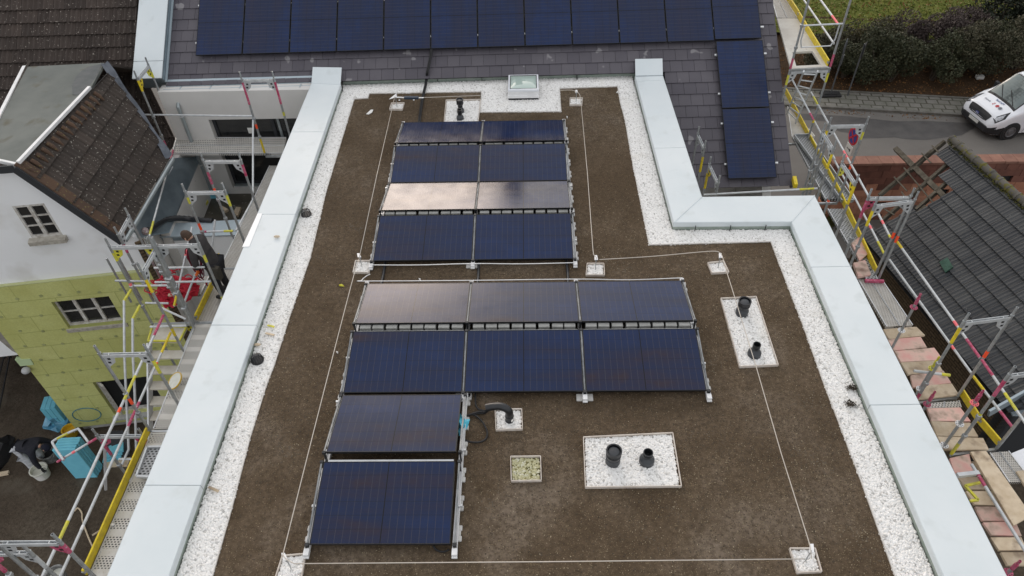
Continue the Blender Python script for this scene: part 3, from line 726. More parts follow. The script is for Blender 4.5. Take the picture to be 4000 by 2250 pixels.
T10 = tray(((1467.5, 1100), (1692.2, 1089), (1714.2, 1223), (1472.7, 1226)), 'largest pebble tray near the bottom with two black vents')
T11 = tray(((710.4, 1397.9), (768.7, 1392.9), (757, 1462), (690, 1462)), 'pebble tray at the bottom left corner of the lifeline')
T12 = tray(((1986.4, 1379.5), (2050.4, 1379.5), (2067, 1438), (2005.4, 1441)), 'pebble tray at the bottom right corner of the lifeline')

def post(c, d, label, flag=False, h=.27):
    t = thing('lifeline_post', (c.x, c.y, 0), label, 'anchor post', 'lifeline anchor posts')
    m = MB(); m.tube([(c.x, c.y, 0), (c.x, c.y, h)], .008); m.build('rod', M['galv'], t, smooth=True)
    m = MB(); m.tube([(c.x, c.y, h-.05), (c.x, c.y, h-.03)], .02, 6); m.build('nut', M['galv'], t)
    m = MB()
    p = Vector((c.x, c.y, h)); q = p+Vector((d[0], d[1], .0))*.075
    m.slab([p+Vector((-.03, -.02, 0)), p+Vector((.03, -.02, 0)), q+Vector((.022, .02, .0)), q+Vector((-.022, .02, 0))], .008)
    m.build('bracket', M['white_alu'], t)
    if flag:
        m = MB(); m.slab([p+Vector((-.14, -.07, -.02)), p+Vector((.0, -.03, 0)), p+Vector((.02, .12, .03))], .008); m.build('corner_plate', M['white_alu'], t)
    return p
H = .27
post(T1, (0, 1), 'lifeline post with pale triangular corner plate at the top left', True)
post(T3, (0, 1), 'lifeline post standing in the pebble tray right of the skylight')
post(T4, (-.5, .8), 'lifeline post beside the fourth panel row left corner')
post(T5, (0, 1), 'lifeline post right of the bare soil gap')
post(T6, (.2, 1), 'lifeline post under the curved cable below the coping step')
post(T11, (-.7, .7), 'lifeline post in the bottom left pebble tray')
post(T12, (.4, .9), 'lifeline post in the bottom right pebble tray')
def V3(l, z=H): return [at(x, y, z) for x, y in l]
def cable(name, pts, r, mtl, label, cat='cable'):
    m = MB(); m.tube(pts, r, 6); return tag(m.build(name, M[mtl], smooth='all'), label, cat)
def smooth_path(P, n=5):
    out = []
    for i in range(len(P)-1):
        p0, p1, p2, p3 = P[max(i-1, 0)], P[i], P[i+1], P[min(i+2, len(P)-1)]
        for k in range(n):
            t = k/n; out.append(.5*((2*p1)+(p2-p0)*t+(2*p0-5*p1+4*p2-p3)*t*t+(3*p1-p0-3*p2+p3)*t**3))
    return out+[P[-1]]
M['steel_rope'] = mat('weathered_steel_rope', (.55, .5, .44), .5, .2)
a = V3([(991, 243)])[0]
cable('lifeline_cable', V3([(993, 243), (948, 440), (903, 652)]), .0065, 'steel_rope', 'thin lifeline cable along the left of the upper solar block', 'lifeline')
cable('lifeline_cable', smooth_path(V3([(903, 652), (884, 715), (795, 1062), (716, 1378), (712, 1395), (722, 1408), (740, 1418)], H)), .0065, 'steel_rope', 'thin lifeline cable along the left of the lower solar block', 'lifeline')
cable('lifeline_cable', V3([(740, 1418), (1380, 1413), (2025, 1406)]), .0065, 'steel_rope', 'thin lifeline cable crossing the bottom of the roof', 'lifeline')
cable('lifeline_cable', V3([(2042, 1405), (2038, 1375), (2034, 1360), (1965, 1140), (1903, 925), (1838, 715), (1822, 665)]), .0065, 'steel_rope', 'thin lifeline cable down the right soil side, over the two vents', 'lifeline')
cable('lifeline_cable', smooth_path(V3([(1822, 665), (1817, 645), (1810, 635), (1796, 632), (1760, 634), (1640, 645), (1508, 653)])), .0065, 'steel_rope', 'lifeline cable curving round the post below the coping step', 'lifeline')
cable('lifeline_cable', V3([(1502, 650), (1493, 640), (1491, 620), (1478, 440), (1462, 264)]), .0065, 'steel_rope', 'thin lifeline cable right of the upper solar block', 'lifeline')
cable('lifeline_cable', smooth_path(V3([(1462, 264), (1460, 246), (1457, 236), (1449, 230), (1436, 226.5), (1409, 227.5)])), .0065, 'steel_rope', 'lifeline cable bending towards the skylight right side', 'lifeline')
cable('lifeline_cable', V3([(1055, 245), (1080, 245), (1209, 240)]), .0065, 'steel_rope', 'lifeline cable between tension absorber and skylight gravel', 'lifeline')
t = thing('tension_absorber', at(1036, 246, H), 'dark blue lifeline tension absorber with white eyelets near the top left', 'absorber')
p, q = at(1017, 245.5, H), at(1053, 246, H)
m = MB(); m.bar(p, q, .075, .05); m.build('housing', mat('slate_blue_housing', (.03, .045, .07), .5), t, bevel=.006)
for u, v in (((996, 244.5), (1017, 245.5)), ((1053, 246), (1066, 245.7))):
    m = MB(); m.bar(at(*u, H), at(*v, H), .035, .018); m.build('eyelet', M['white_alu'], t, bevel=.006)
for i, (x, y) in enumerate(((1004.7, 252), (1041, 251.5))):
    m = MB(); c = at(x, y, .015); m.sphere(c, .022, 1, 1, .5); tag(m.build('plastic_stopper', M['white_alu'], smooth='all'), 'small white cap on the soil %s below the blue absorber' % ('left', 'right')[i], 'cap')
# earth wires clipped to the panel ends
cable('earth_wire', smooth_path([Vector((-.05, yA0-.05, .105)), Vector((.8, yA0-.06, .1)), Vector((1.73, yA0-.05, .11)), Vector((2.6, yA0-.06, .1)), Vector((3.5, yA0-.05, .105))]), .008, 'white_alu', 'white green earth wire along the low edge of the fourth panel row')
cable('earth_wire', smooth_path([at(931, 690, .05), at(921, 695, .08), Vector((-.12, yB1+.08, .11)), Vector((-.03, yB1+.05, .12)), Vector((1.74, yB1+.04, .12)), Vector((3.5, yB1+.045, .12)), Vector((4.4, yB1+.03, .105)), Vector((5.27, yB1+.05, .12))]), .008, 'white_alu', 'white earth wire along the far edge of the wide panel block')
for i, (x, y0, y1) in enumerate(((.19, 4.2, 3.5), (1.83, 4.2, 3.5), (3.36, 4.2, 3.5))):
    m = MB(); m.tube(smooth_path([Vector((x, y0, .035)), Vector((x+.01, (y0+y1)/2, .02)), Vector((x, y1, .035))]), .024, 8)
    tag(m.build('cable_conduit', M['black'], smooth='all'), '%s black conduit crossing the bare soil gap between the panel blocks' % ('leftmost', 'middle', 'rightmost')[i], 'conduit')
# black cable bundle coming off the slate roof
rp_ = lambda x, y: on(x, y, (-5.218, 10.9728, .6), (.0131, -.563, .826))
pts = [rp_(1085, 118), rp_(1084, 140), rp_(1079, 165), rp_(1075, 184), at(1074, 196, .12), at(1071, 215, .05), at(1066, 236, .03), at(1061, 262, .03), at(1056, 300, .03), at(1054, 318, .06)]
m = MB()
for k in (-1, 1): m.tube([p+Vector((k*.017, 0, .018+k*.004)) for p in smooth_path(pts)], .018, 7)
tag(m.build('cable_bundle', M['black_matt'], smooth='all'), 'thick black cable bundle running from the slate roof down to the back panel row', 'cable')

# ------------------------------------------------------------------ vents
def vent(c, r0, r1, h1, h2, h3, label, tall=False, cap=False):
    """socket of radius r0, cone, pipe of radius r1, optional wide hood"""
    t = thing('roof_vent', (c.x, c.y, 0), label, 'roof vent', 'black plastic roof vents')
    B = MB(); B.lathe([(r0+.012, 0), (r0+.012, .012), (r0, .014), (r0, h1), (r0*.96, h1+.004), (r1, h2), (r1-.004, h2), (r1-.004, h2-.02)], (c.x, c.y, .0), 28); B.build('socket', M['black_grey'], t, smooth=True)
    p = MB(); prof = [(r1-.002, h2-.01), (r1-.002, h2+.02)]
    z = h2+.02
    while z < h3-.03:
        prof += [(r1+.006, z), (r1+.006, z+.018), (r1-.002, z+.02), (r1-.002, z+.045)]; z += .045
    if not tall:
        prof += [(r1+.005, h3-.012), (r1+.005, h3), (r1-.006, h3), (r1-.006, h3-.11), (0.001, h3-.115)]
        p.lathe(prof, (c.x, c.y, 0), 28); p.build('pipe', M['black'], t, smooth=True)
    else:
        p.lathe(prof, (c.x, c.y, 0), 28); p.build('pipe', M['black'], t, smooth=True)
        rc = tall; q = MB()
        q.lathe([(r1, h3-.04), (rc, h3), (rc+.004, h3+.03), (rc-.004, h3+.032), (rc-.004, h3+.07), (rc+.006, h3+.075), (rc+.006, h3+.115), (rc-.012, h3+.115), (rc-.012, h3+.06), (.001, h3+.058)], (c.x, c.y, 0), 28)
        q.build('hood', M['black'], t, smooth=True)
        k = MB(); k.lathe([(rc*.72, h3+.06), (rc*.72, h3+.092), (rc*.45, h3+.1), (.001, h3+.1)], (c.x, c.y, 0), 24); k.build('inner_cap', M['black_grey'], t, smooth=True)
    return t
M['black_grey'] = mat('dark_grey_plastic', (.03, .033, .038), .45, 0, (.042, .046, .052), 6, spec=.5)
vent(at(1159, 283, .0), .082, .05, .07, .13, .22, 'tall black roof vent with wide hood between skylight and panels', tall=.078)
vent(at(1158, 301, .0), .082, .048, .07, .13, .25, 'short black roof vent just behind the back panel row')
vent(at(1865, 790, .0), .098, .075, .1, .15, .19, 'black hooded roof vent, upper one in the long right tray', tall=.094)
vent(at(1896, 894, .0), .098, .052, .08, .15, .25, 'small black open roof vent, lower one in the long right tray')
vent(at(1541, 1163, .0), .098, .09, .12, .14, .17, 'wide black hooded roof vent in the largest tray', tall=.1)
vent(at(1626, 1163, .0), .1, .06, .085, .15, .24, 'narrow black open roof vent in the largest tray')
# swan neck with cables
c = at(1282, 1059, 0); t = thing('swan_neck_pipe', (c.x, c.y, 0), 'black swan neck cable duct bent over towards the panels', 'pipe')
arc = [Vector((c.x, c.y, 0)), Vector((c.x, c.y, .16))]+[Vector((c.x-.11+.11*math.cos(a), c.y+.03*(1-math.cos(a)), .2+.1*math.sin(a))) for a in np.linspace(.1, math.pi*.62, 8)]
e1 = arc[-1]; arc += [e1+Vector((-.1, .0, -.012)), e1+Vector((-.17, -.005, -.03))]
m = MB(); m.tube(arc, .055, 16); m.build('elbow', M['black'], t, smooth=True)
m = MB(); m.lathe([(.062, .0), (.062, .03), (.056, .032)], (c.x, c.y, .1), 20); m.lathe([(.062, .0), (.062, .03), (.056, .032)], (c.x, c.y, .005), 20); m.build('collar', M['black'], t, smooth=True)
m = MB()
for k in range(3):
    a0, a1 = -1.1+k*.35, -1.1+(k+1)*.35
    m.quad(*[(c.x+.0565*math.cos(a), c.y+.0565*math.sin(a), z) for a, z in ((a0, .035), (a1, .035), (a1, .1), (a0, .1))])
m.build('sticker', M['paper'], t)
e1 = arc[-1]
for k, L in enumerate(([(1222, 1036), (1206, 1036), (1190, 1040), (1172, 1046), (1160, 1048)], [(1222, 1033), (1205, 1030), (1197, 1018), (1196, 1000), (1196, 985)],
                       [(1222, 1038), (1195, 1041), (1178, 1045), (1188, 1042), (1205, 1052), (1219, 1070), (1226, 1090), (1221, 1105), (1206, 1112), (1186, 1112), (1168, 1107), (1152, 1103)])):
    pts = [e1+Vector((.05, 0, -.005*k))]+[at(x, y, .045 if k < 2 else .03) for x, y in L]
    cable('power_cable', smooth_path(pts), .014, 'black_matt', ['black cable from the swan neck to the single panel', 'black cable from the swan neck up under the wide block', 'black cable looping over the soil below the swan neck'][k])
m = MB(); m.tube(smooth_path([at(1090, 1372, .05), at(1098, 1383, .02), at(1115, 1388, .02), at(1130, 1382, .04)]), .013, 6)
tag(m.build('power_cable', M['black_matt'], smooth='all'), 'short black cable hanging under the front panel', 'cable')
# cyan bag under the purplish panel
def crumple(pts, c, h, name, mtl, label, cat, parent=None, n=3, seed=1, sc=.3):
    """a crumpled heap: domed polygon with random folds"""
    rg = np.random.default_rng(seed); P = [Vector(p) for p in pts]; k = len(P); m = MB(); V = [Vector((c[0], c[1], c[2]+h))]
    for i in range(1, n+1):
        f = i/n
        for p in P:
            q = Vector(c).lerp(p, f); z = p.z*f+(c[2]+h*(1-f*f))*(1-f)+ (h*(1-f*f))*f
            V.append(Vector((q.x, q.y, z))+Vector(rg.normal(size=3))*h*sc*(1-.4*f))
    F = [(0, 1+i, 1+(i+1) % k) for i in range(k)]
    for r_ in range(n-1):
        for i in range(k): F.append((1+r_*k+i, 1+(r_+1)*k+i, 1+(r_+1)*k+(i+1) % k, 1+r_*k+(i+1) % k))
    m.add(V, F); o = m.build(name, M[mtl], parent)
    if parent is None: tag(o, label, cat)
    return o
q = [at(x, y, .04) for x, y in ((1154, 1052), (1160, 1040), (1166, 1054), (1180, 1058), (1173, 1072), (1166, 1090), (1153, 1094), (1149, 1075))][::-1]
cc = sum(q, Vector())/8; crumple(q, cc, .09, 'plastic_bag', 'cyan', 'crumpled cyan plastic bag wedged beside the purplish panel', 'bag', seed=4)
# scraps
for i, (px, mt_, lab, cat) in enumerate(((((921, 287), (933, 277), (939, 276), (936, 283), (927, 288)), 'paper', 'white paper scrap lying on the soil near the upper left', 'paper'),
        (((853, 719), (860, 717), (866, 721), (859, 720)), 'lime', 'lime yellow tape scrap on the soil left of the panels', 'tape'),
        (((1053, 702), (1058, 701), (1058, 707)), 'paper', 'tiny white scrap in the bare soil gap', 'paper'),
        (((846, 886), (851, 887), (850, 890)), 'paper', 'tiny white scrap left of the wide block', 'paper'),
        (((1425, 294), (1428, 293), (1427, 299)), 'paper', 'tiny white scrap above the right end of the back row', 'paper'),
        (((1550, 233), (1554, 231), (1555, 234)), 'paper', 'tiny white scrap in the top right soil corner', 'paper'))):
    P = [at(x, y, .012) for x, y in px][::-1]; m = MB(); m.slab(P, .006)
    for k in range(len(P)): m.v[len(P)+k] = (m.v[len(P)+k][0], m.v[len(P)+k][1], m.v[len(P)+k][2]+random.uniform(0, .03))
    tag(m.build('scrap', M[mt_]), lab, cat)
# small rubbish in the left gravel
for i, (px, mt_, lab) in enumerate((((673, 818, 690, 822), 'lime', 'yellow stick lying on the left pebble strip'), ((668, 838, 690, 843), 'wood', 'small wooden stick on the left pebble strip'),
        ((525, 1225, 550, 1236), 'wood', 'brown wooden splinter on the left pebble strip near the bottom'))):
    a, b = at(px[0], px[1], .03), at(px[2], px[3], .03); m = MB(); m.bar(a, b, .03, .012); tag(m.build('stick', M[mt_]), lab, 'stick')
for i, (x, y) in enumerate(((697, 597), (648, 869))):
    z = ZC if i == 0 else .03
    c = at(x, y, z); m = MB(); m.sphere((c.x, c.y, c.z+.02), .05, 1.2, .6, .4, 7, 5); tag(m.build('stone', M['wood']), ['small tan stone on the left coping', 'small tan offcut at the edge of the left coping'][i], 'stone')
for i, (x, y) in enumerate(((2382, 990), (2372, 1018))):   # moss clumps on the right strip
    c = at(1716.9+.3335*(1280+0*i) if i == 0 else 1716.9+.3335*1270, 966+.3335*(25 if i == 0 else 150), .03)
    pts = RNG.normal(size=(160, 3))*np.array([.04, .03, .012])+np.array(c); o = leaf_mesh('moss_clump', pts, .014, M['bark'], None); tag(o, 'brown dried moss clump on the right pebble strip, %s one' % ('upper', 'lower')[i], 'moss')
# roof drains with leaf guards
for i, (x, y) in enumerate(((770, 537), (647, 904))):
    c = at(x, y, .03); t = thing('roof_drain', (c.x, c.y, 0), 'black domed leaf guard of a roof drain in the left gravel, %s one' % ('farther', 'nearer')[i], 'roof drain', 'roof drains')
    m = MB(); m.lathe([(.1, .0), (.1, .02), (.06, .022), (.001, .022)], (c.x, c.y, .0), 20); m.build('flange', M['black'], t, smooth=True)
    m = MB()
    for k in range(12):
        a = k*.5236; m.tube([(c.x+math.cos(a)*r_, c.y+math.sin(a)*r_, z) for r_, z in ((.085, .02), (.085, .07), (.062, .115), (.02, .13))], .006, 5)
    m.lathe([(.03, .0), (.03, .012), (.001, .014)], (c.x, c.y, .122), 12); m.build('leaf_guard', M['black'], t, smooth=True)
# white sheet lying on the left coping edge
P = [at(x, y, ZC+.008) for x, y in ((648, 537), (660, 537), (627, 620), (609, 621))]
m = MB(); m.slab(P[::-1], .006); tag(m.build('metal_offcut', mat('bright_white_sheet', (.9, .9, .9), .4)), 'bright white strip of sheet metal lying along the left coping edge', 'metal strip')

# ------------------------------------------------------------------ skylight
A, B_, C_, D_ = at(1277, 250, .03), at(1357, 249, .03), at(1349, 217, .05), at(1279, 217, .05)
x0, x1, y0 = A.x, B_.x, A.y; y1 = y0+.74
t = thing('skylight', ((x0+x1)/2, (y0+y1)/2, 0), 'white framed square skylight with milky greenish dome in the gravel below the slate roof', 'skylight')
m = MB()
def ringbox(m, x0, y0, x1, y1, z0, z1, w, tp=0.):
    m.box(x0, y0, z0, x1, y0+w, z1); m.box(x0, y1-w, z0, x1, y1, z1); m.box(x0, y0+w, z0, x0+w, y1-w, z1); m.box(x1-w, y0+w, z0, x1, y1-w, z1)
m.box(x0+.02, y0+.02, -.02, x1-.02, y1-.02, .06); m.build('dark_kerb', M['black_matt'], t)
m = MB(); s = .035
m.hexa([(x0, y0, .05), (x1, y0, .05), (x1, y1, .05), (x0, y1, .05), (x0+.01, y0+.01, .12), (x1-.01, y0+.01, .12), (x1-.01, y1-.01, .12), (x0+.01, y1-.01, .12)]); m.build('lower_frame', M['white_alu'], t, bevel=.006)
m = MB(); m.hexa([(x0+.025, y0+.025, .118), (x1-.025, y0+.025, .118), (x1-.025, y1-.025, .118), (x0+.025, y1-.025, .118), (x0+.03, y0+.035, .21), (x1-.03, y0+.035, .21), (x1-.03, y1-.035, .21), (x0+.03, y1-.035, .21)]); m.build('upstand_frame', M['white_alu'], t)
m = MB(); ringbox(m, x0+.015, y0+.015, x1-.015, y1-.015, .205, .265, .05); m.build('sash', M['van_white'], t, bevel=.008)
m = MB(); n = 14; gx0, gx1, gy0, gy1 = x0+.06, x1-.06, y0+.06, y1-.06; V = []; F = []
for j in range(n+1):
    for i in range(n+1):
        u, v = i/n, j/n; V.append((gx0+(gx1-gx0)*u, gy0+(gy1-gy0)*v, .255+.0*(u)+.045*(16*u*(1-u)*v*(1-v))**.6))
for j in range(n):
    for i in range(n): k = j*(n+1)+i; F.append((k, k+1, k+n+2, k+n+1))
m.add(V, F); m.build('dome', M['skyglass'], t, smooth='all')
m = MB(); ringbox(m, gx0-.004, gy0-.004, gx1+.004, gy1+.004, .25, .268, .012); m.build('gasket', M['black_matt'], t)
# single pebbles that rolled off the strips on to the soil
def stray(n, seed):
    rg = np.random.default_rng(seed); m = MB(); k = 0; E2 = [(S[i], S[(i+1) % len(S)]) for i in range(len(S)) if i not in (22, 23)]
    while k < n:
        a, b = E2[rg.integers(len(E2))]
        if rg.random() > (b-a).length/2.5: continue
        d = (b-a).normalized(); nn = Vector((-d.y, d.x, 0)); p = a.lerp(b, rg.random())+nn*(.03+abs(rg.normal())*.07)
        m.sphere((p.x, p.y, .008), rg.uniform(.011, .02), 1, rg.uniform(.7, 1), .65, 6, 4); k += 1
    return m
o = stray(260, 3).build('stray_pebbles', mat('stray_white_pebble', (.75, .74, .71), .6, 0, (.55, .53, .5), 30)); o['kind'] = 'stuff'; tag(o, 'single white pebbles that spilled from the gravel strips on to the soil', 'pebbles')
# ------------------------------------------------------------------ slate roofed house behind the flat roof
AL, RZ = R(34.28), R(1.33)
O = Vector((-5.218, 10.9728, .652)); EX = Vector((math.cos(RZ), math.sin(RZ), 0))
EV = Vector((-math.sin(RZ)*math.cos(AL), math.cos(RZ)*math.cos(AL), math.sin(AL))); EN = EX.cross(EV)
def RP(u, v, w=0.): return O+EX*u+EV*v+EN*w
WT = -.12
def uv_of(p):
    d = p-O; return d.dot(EX), d.dot(EV)
NT = [-x for x in EN]
HS = thing('slate_roofed_house', (2, 13, -7.3), 'house with violet grey flat tiled roof carrying one long row of solar panels', 'house')
VRIDGE = 3.0; UL, UR = -.72, 13.93
def tilefield(m, P, u0, u1, v0, v1, tw, tv, th=.014, over=.05, inside=None, off=.5, jit=.002, prof=None, lift=.022, ulim=None):
    if ulim:
        P0 = P; P = lambda u, v, w=0.: P0(min(u, ulim(v)), v, w)
    """overlapping tiles; P(u,v,w) maps roof coordinates; the lower edge of each tile is lifted"""
    nv = int(math.ceil((v1-v0)/tv)); nu = int(math.ceil((u1-u0)/tw))+1
    for j in range(nv):
        for i in range(-1, nu):
            a = u0+(i+(off if j % 2 else 0))*tw+.003; b = a+tw-.006; lo = v0+j*tv; hi = min(lo+tv+over, v1+.02)
            a, b = max(a, u0), min(b, u1)
            if b-a < .02 or hi-lo < .03: continue
            if ulim and a > max(ulim(lo), ulim(hi)): continue
            if inside and not inside((a+b)/2, (lo+hi)/2): continue
            dj = random.uniform(0, jit); l = lift+dj; rn = random.random()
            if prof is None:
                m.add([P(a, lo, l-th), P(b, lo, l-th+random.uniform(-jit, jit)), P(b, hi, -th), P(a, hi, -th), P(a, lo, l), P(b, lo, l+random.uniform(-jit, jit)), P(b, hi, .001), P(a, hi, .001)],
                      [(4, 5, 6, 7), (0, 1, 5, 4), (1, 2, 6, 5), (3, 0, 4, 7)], rn)
            else:
                n = len(prof); V = []; F = []
                for k, (t, h) in enumerate(prof):
                    x = a+(b-a)*t; V += [P(x, lo, l-th+h), P(x, lo, l+h), P(x, hi, h+.001)]
                for k in range(n-1): F += [(3*k+1, 3*k+4, 3*k+5, 3*k+2), (3*k, 3*k+3, 3*k+4, 3*k+1)]
                F += [(0, 1, 2), (3*n-3, 3*n-1, 3*n-2)]
                m.add(V, F, rn)
PT_ = lambda u, v, w=0.: RP(u, v, WT-.022+w)
# lower limit of the tiles: gutter on the left, upstand in the middle, deep eave on the right
VL = uv_of(on(600, 211, RP(0, 0, WT), EN))[1]; VM = uv_of(on(1290, 188, RP(0, 0, WT), EN))[1]
UA = uv_of(on(783, 190, RP(0, 0, WT), EN))[0]; UB = uv_of(on(1664, 190, RP(0, 0, WT), EN))[0]
VR = VL-.2925*10
def inside(u, v):
    if u < UB-.05: return v > VL-.02
    return v > VR-.05
m = MB(); tilefield(m, PT_, UL, UR, VR, VRIDGE, .287, .2925, inside=inside)
roof = m.build('roof', M['slate'], HS)
m = MB()
m.slab([RP(UL, VL+.05, WT-.05), RP(UR-.1, VL+.05, WT-.05), RP(UR-.1, VRIDGE, WT-.05), RP(UL, VRIDGE, WT-.05)], .08)
m.slab([RP(UB+.05, VR+.08, WT-.05), RP(UR-.1, VR+.08, WT-.05), RP(UR-.1, VL+.05, WT-.05), RP(UB+.05, VL+.05, WT-.05)], .08)
m.build('roof_underlay', M['black_matt'], HS)
# far slope, ridge cap and an out-of-view chimney added for its reflection
rg0, rg1 = RP(UL, VRIDGE, WT), RP(UR, VRIDGE, WT); bk = Vector((0, 5.5, -3.6))
m = MB(); m.slab([rg1, rg1+bk, rg0+bk, rg0][::-1], .1); m.build('far_slope', M['slate'], HS)
m = MB(); m.bar(rg0+Vector((0, 0, .03)), rg1+Vector((0, 0, .03)), .26, .05); m.build('ridge_cap', M['slate'], HS)
# white coated verge parapet on the left
m = MB()
v0, v1 = -.62, VRIDGE
a0, a1 = RP(UL-.02, v0, .1), RP(UL-.02, v1, .1)
vx = lambda x, y: uv_of(on(x, y, RP(0, 0, .1), EN))
uo = -.72-.70
sm_ = vx(370, 145)[1]
for p, q in ((v0, -.18), (-.17, v1)):
    m = MB(); m.slab([RP(uo, p, .1), RP(UL, p, .1), RP(UL, q, .1), RP(uo, q, .1)], .03); m.build('verge_coping', M['coping'], HS, bevel=.004)
m = MB(); m.slab([RP(uo+.03, v0+.03, .07), RP(UL-.015, v0+.03, .07), RP(UL-.015, v1, .07), RP(uo+.03, v1, .07)], .5); m.build('verge_wall', M['zinc'], HS)
m = MB(); m.bar(RP(UL+.015, v0, WT+.02), RP(UL+.015, v1, WT+.02), .05, .03, EN); m.build('verge_flashing', M['zinc_light'], HS)
# right verge trim
m = MB(); m.bar(RP(UR-.01, VR-.02, WT-.06), RP(UR-.01, VRIDGE, WT-.06), .05, .09, EN); m.build('verge_trim', M['slate'], HS)
# green grey upstand between slates and gravel
ub0, ub1 = RP(UA+.2, VM+.1, WT-.03), RP(UB-.1, VM+.1, WT-.03)
m = MB(); p, q = Vector((LI0.x-.02, LI0.y+.2, 0)), Vector((RUI0.x+.05, RUI0.y+.12, 0))
c_ = at(1290, 199.5, .0); p.y = c_.y+(p.x-c_.x)*.0215; q.y = c_.y+(q.x-c_.x)*.0215
p.y += 0; m.hexa([(p.x, p.y, -.3), (q.x, q.y, -.3), (q.x, q.y+.3, -.3), (p.x, p.y+.3, -.3), (p.x, p.y, .15), (q.x, q.y, .15), (q.x, q.y+.3, .15), (p.x, p.y+.3, .15)]); m.build('roof_upstand', M['upstand'], HS)
m = MB()
for x in (.55, 1.62, 2.3, 3.9): m.box(x, p.y-.006+(x-p.x)*.021, 0, x+.012, p.y+.02, .125)
m.build('membrane_lap', M['black_matt'], HS)
# half-round gutter, downpipe, facade with terrace window
ga, gb_ = RP(UL-.03, VL, WT-.05), RP(UA+.1, VL, WT-.05); ga.y -= .07; gb_.y -= .07; gb_.z = ga.z = (ga.z+gb_.z)/2
m = MB(); n = 8; V = []; F = []
for e_ in (ga, gb_):
    for k in range(n+1):
        a = math.pi*(1+k/n); V.append((e_.x, e_.y+.075*math.cos(a), e_.z+.075*math.sin(a)))
for k in range(n): F.append((k, k+1, n+2+k, n+1+k)); 
V2 = [(x, y*1, z) for x, y, z in V]; m.add(V2, F); m.add(V2, [f[::-1] for f in F])
m.tube([(ga.x, ga.y-.078, ga.z+.005), (gb_.x, gb_.y-.078, gb_.z+.005)], .012, 6); m.add([V[i] for i in range(n+1)], [tuple(range(n+1))])
gut = m.build('gutter', M['zinc_light'], HS, smooth=True)
m = MB()
for k in range(5): x = ga.x+.4+k*.72; m.bar((x, ga.y+.08, ga.z+.02), (x, ga.y-.085, ga.z+.015), .025, .006)
m.build('gutter_bracket', M['zinc_light'], gut)
m = MB(); m.slab([RP(UL, VL+.16, WT+.001), RP(UL, VL-.03, WT-.03), RP(UA+.1, VL-.03, WT-.03), RP(UA+.1, VL+.16, WT+.001)], .01); m.build('eaves_flashing', M['zinc_light'], HS)
FY = 10.2
px_ = aty(431, 228, FY).x+.02
m = MB(); m.lathe([(.05, -.14), (.085, -.05), (.09, .0)], (px_, ga.y, ga.z-.03), 14)
m.tube([(px_, ga.y, ga.z-.12), (px_, ga.y, ga.z-.2), (px_+.03, FY-.08, ga.z-.36), (px_+.03, FY-.08, -2.85)], .045, 12); m.build('downpipe', M['zinc_grey'], HS, smooth=True)
m = MB()
for z in (-.5, -1.9): m.lathe([(.052, 0), (.055, .0), (.055, .025), (.052, .025)], (px_+.03, FY-.08, z), 14)
m.build('pipe_clip', M['alu'], HS)
wx0, wx1, wz0, wz1 = -5.08, -2.7, -2.68, -.64
fx0 = -6.05
m = MB()
for x0, x1, z0, z1 in ((fx0, wx0, -7.3, .12), (wx1, -2.36, -7.3, .12), (wx0, wx1, wz1, .12), (wx0, wx1, -7.3, wz0)): m.box(x0, FY, z0, x1, FY+.35, z1)
m.build('wall', M['render'], HS)
m = MB(); m.box(fx0, FY+.35, -7.3, 5.6, FY+5, -.1); m.box(5.6, FY+.35, -7.3, 8.4, FY+5, -.6); m.build('house_core', M['render'], HS)
m = MB(); m.slab([(8.45, 8.3, -2.2), (8.45, 8.3, -7.3), (8.45, 17, -7.3), (8.45, 13.4, 1.6)], .2); m.build('gable_wall', M['render'], HS)
win = MB()
for a, b, c, d in ((wx0, wx0+.07, wz0, wz1), (wx1-.07, wx1, wz0, wz1), (wx0+.07, wx1-.07, wz1-.07, wz1), (wx0+.07, wx1-.07, wz0, wz0+.09), (wx0+1.45, wx0+1.53, wz0+.09, wz1-.07)): win.box(a, FY+.16, c, b, FY+.24, d)
w = win.build('window', M['fascia'], HS)
m = MB(); m.box(wx0+.07, FY+.2, wz0+.09, wx1-.07, FY+.215, wz1-.07); m.build('pane', M['glass_dark'], w)
m = MB(); m.box(wx0+.8, FY+.195, wz1-.52, wx0+.93, FY+.199, wz1-.36); m.build('sticker', M['paper'], w)
m = MB(); m.box(wx0+.03, FY+.05, wz0-.02, wx1, FY+.15, wz0+.03); m.build('sill', M['zinc_grey'], w)
m = MB(); m.box(wx0+1.6, FY+.17, wz0+.1, wx0+1.66, FY+.205, wz1-.1); m.build('guide_rail', M['zinc_grey'], w)
# ---- terrace with zinc covered parapet
TZ, PZ = -2.87, -1.95
TX0 = -6.3
m = MB(); m.box(TX0, 7.4, -7.3, -2.4, FY, TZ); m.build('terrace_slab', mat('wet_terrace_membrane', (.05, .046, .036), .45, 0, (.1, .09, .07), 3, det=6, c3=(.25, .25, .24), s3=12, lo3=.66, hi3=.72), HS)
m = MB(); m.box(TX0, 7.36, -7.3, -2.4, 7.85, PZ-.03); m.build('terrace_wall', M['render_white'], HS)
m = MB(); m.slab([at(x, y, PZ) for x, y in ((346, 601), (596, 594), (610, 555), (430, 565))][::-1], .04); m.build('terrace_coping', M['zinc_light'], HS, bevel=.006)
m = MB(); m.bar(at(346, 602, PZ-.06), at(596, 595, PZ-.06), .012, .14); m.build('coping_drip_edge', M['zinc'], HS)
m = MB(); a, b, c, d = at(320, 601, -1.08), at(424, 582, -1.78), at(505, 394, -1.78), at(428, 398, -1.02); n_ = 6; V = [a.lerp(d, k/n_) for k in range(n_+1)]+[b.lerp(c, k/n_) for k in range(n_+1)]; V += [p-Vector((0, 0, .04)) for p in V]; N2 = 2*(n_+1)
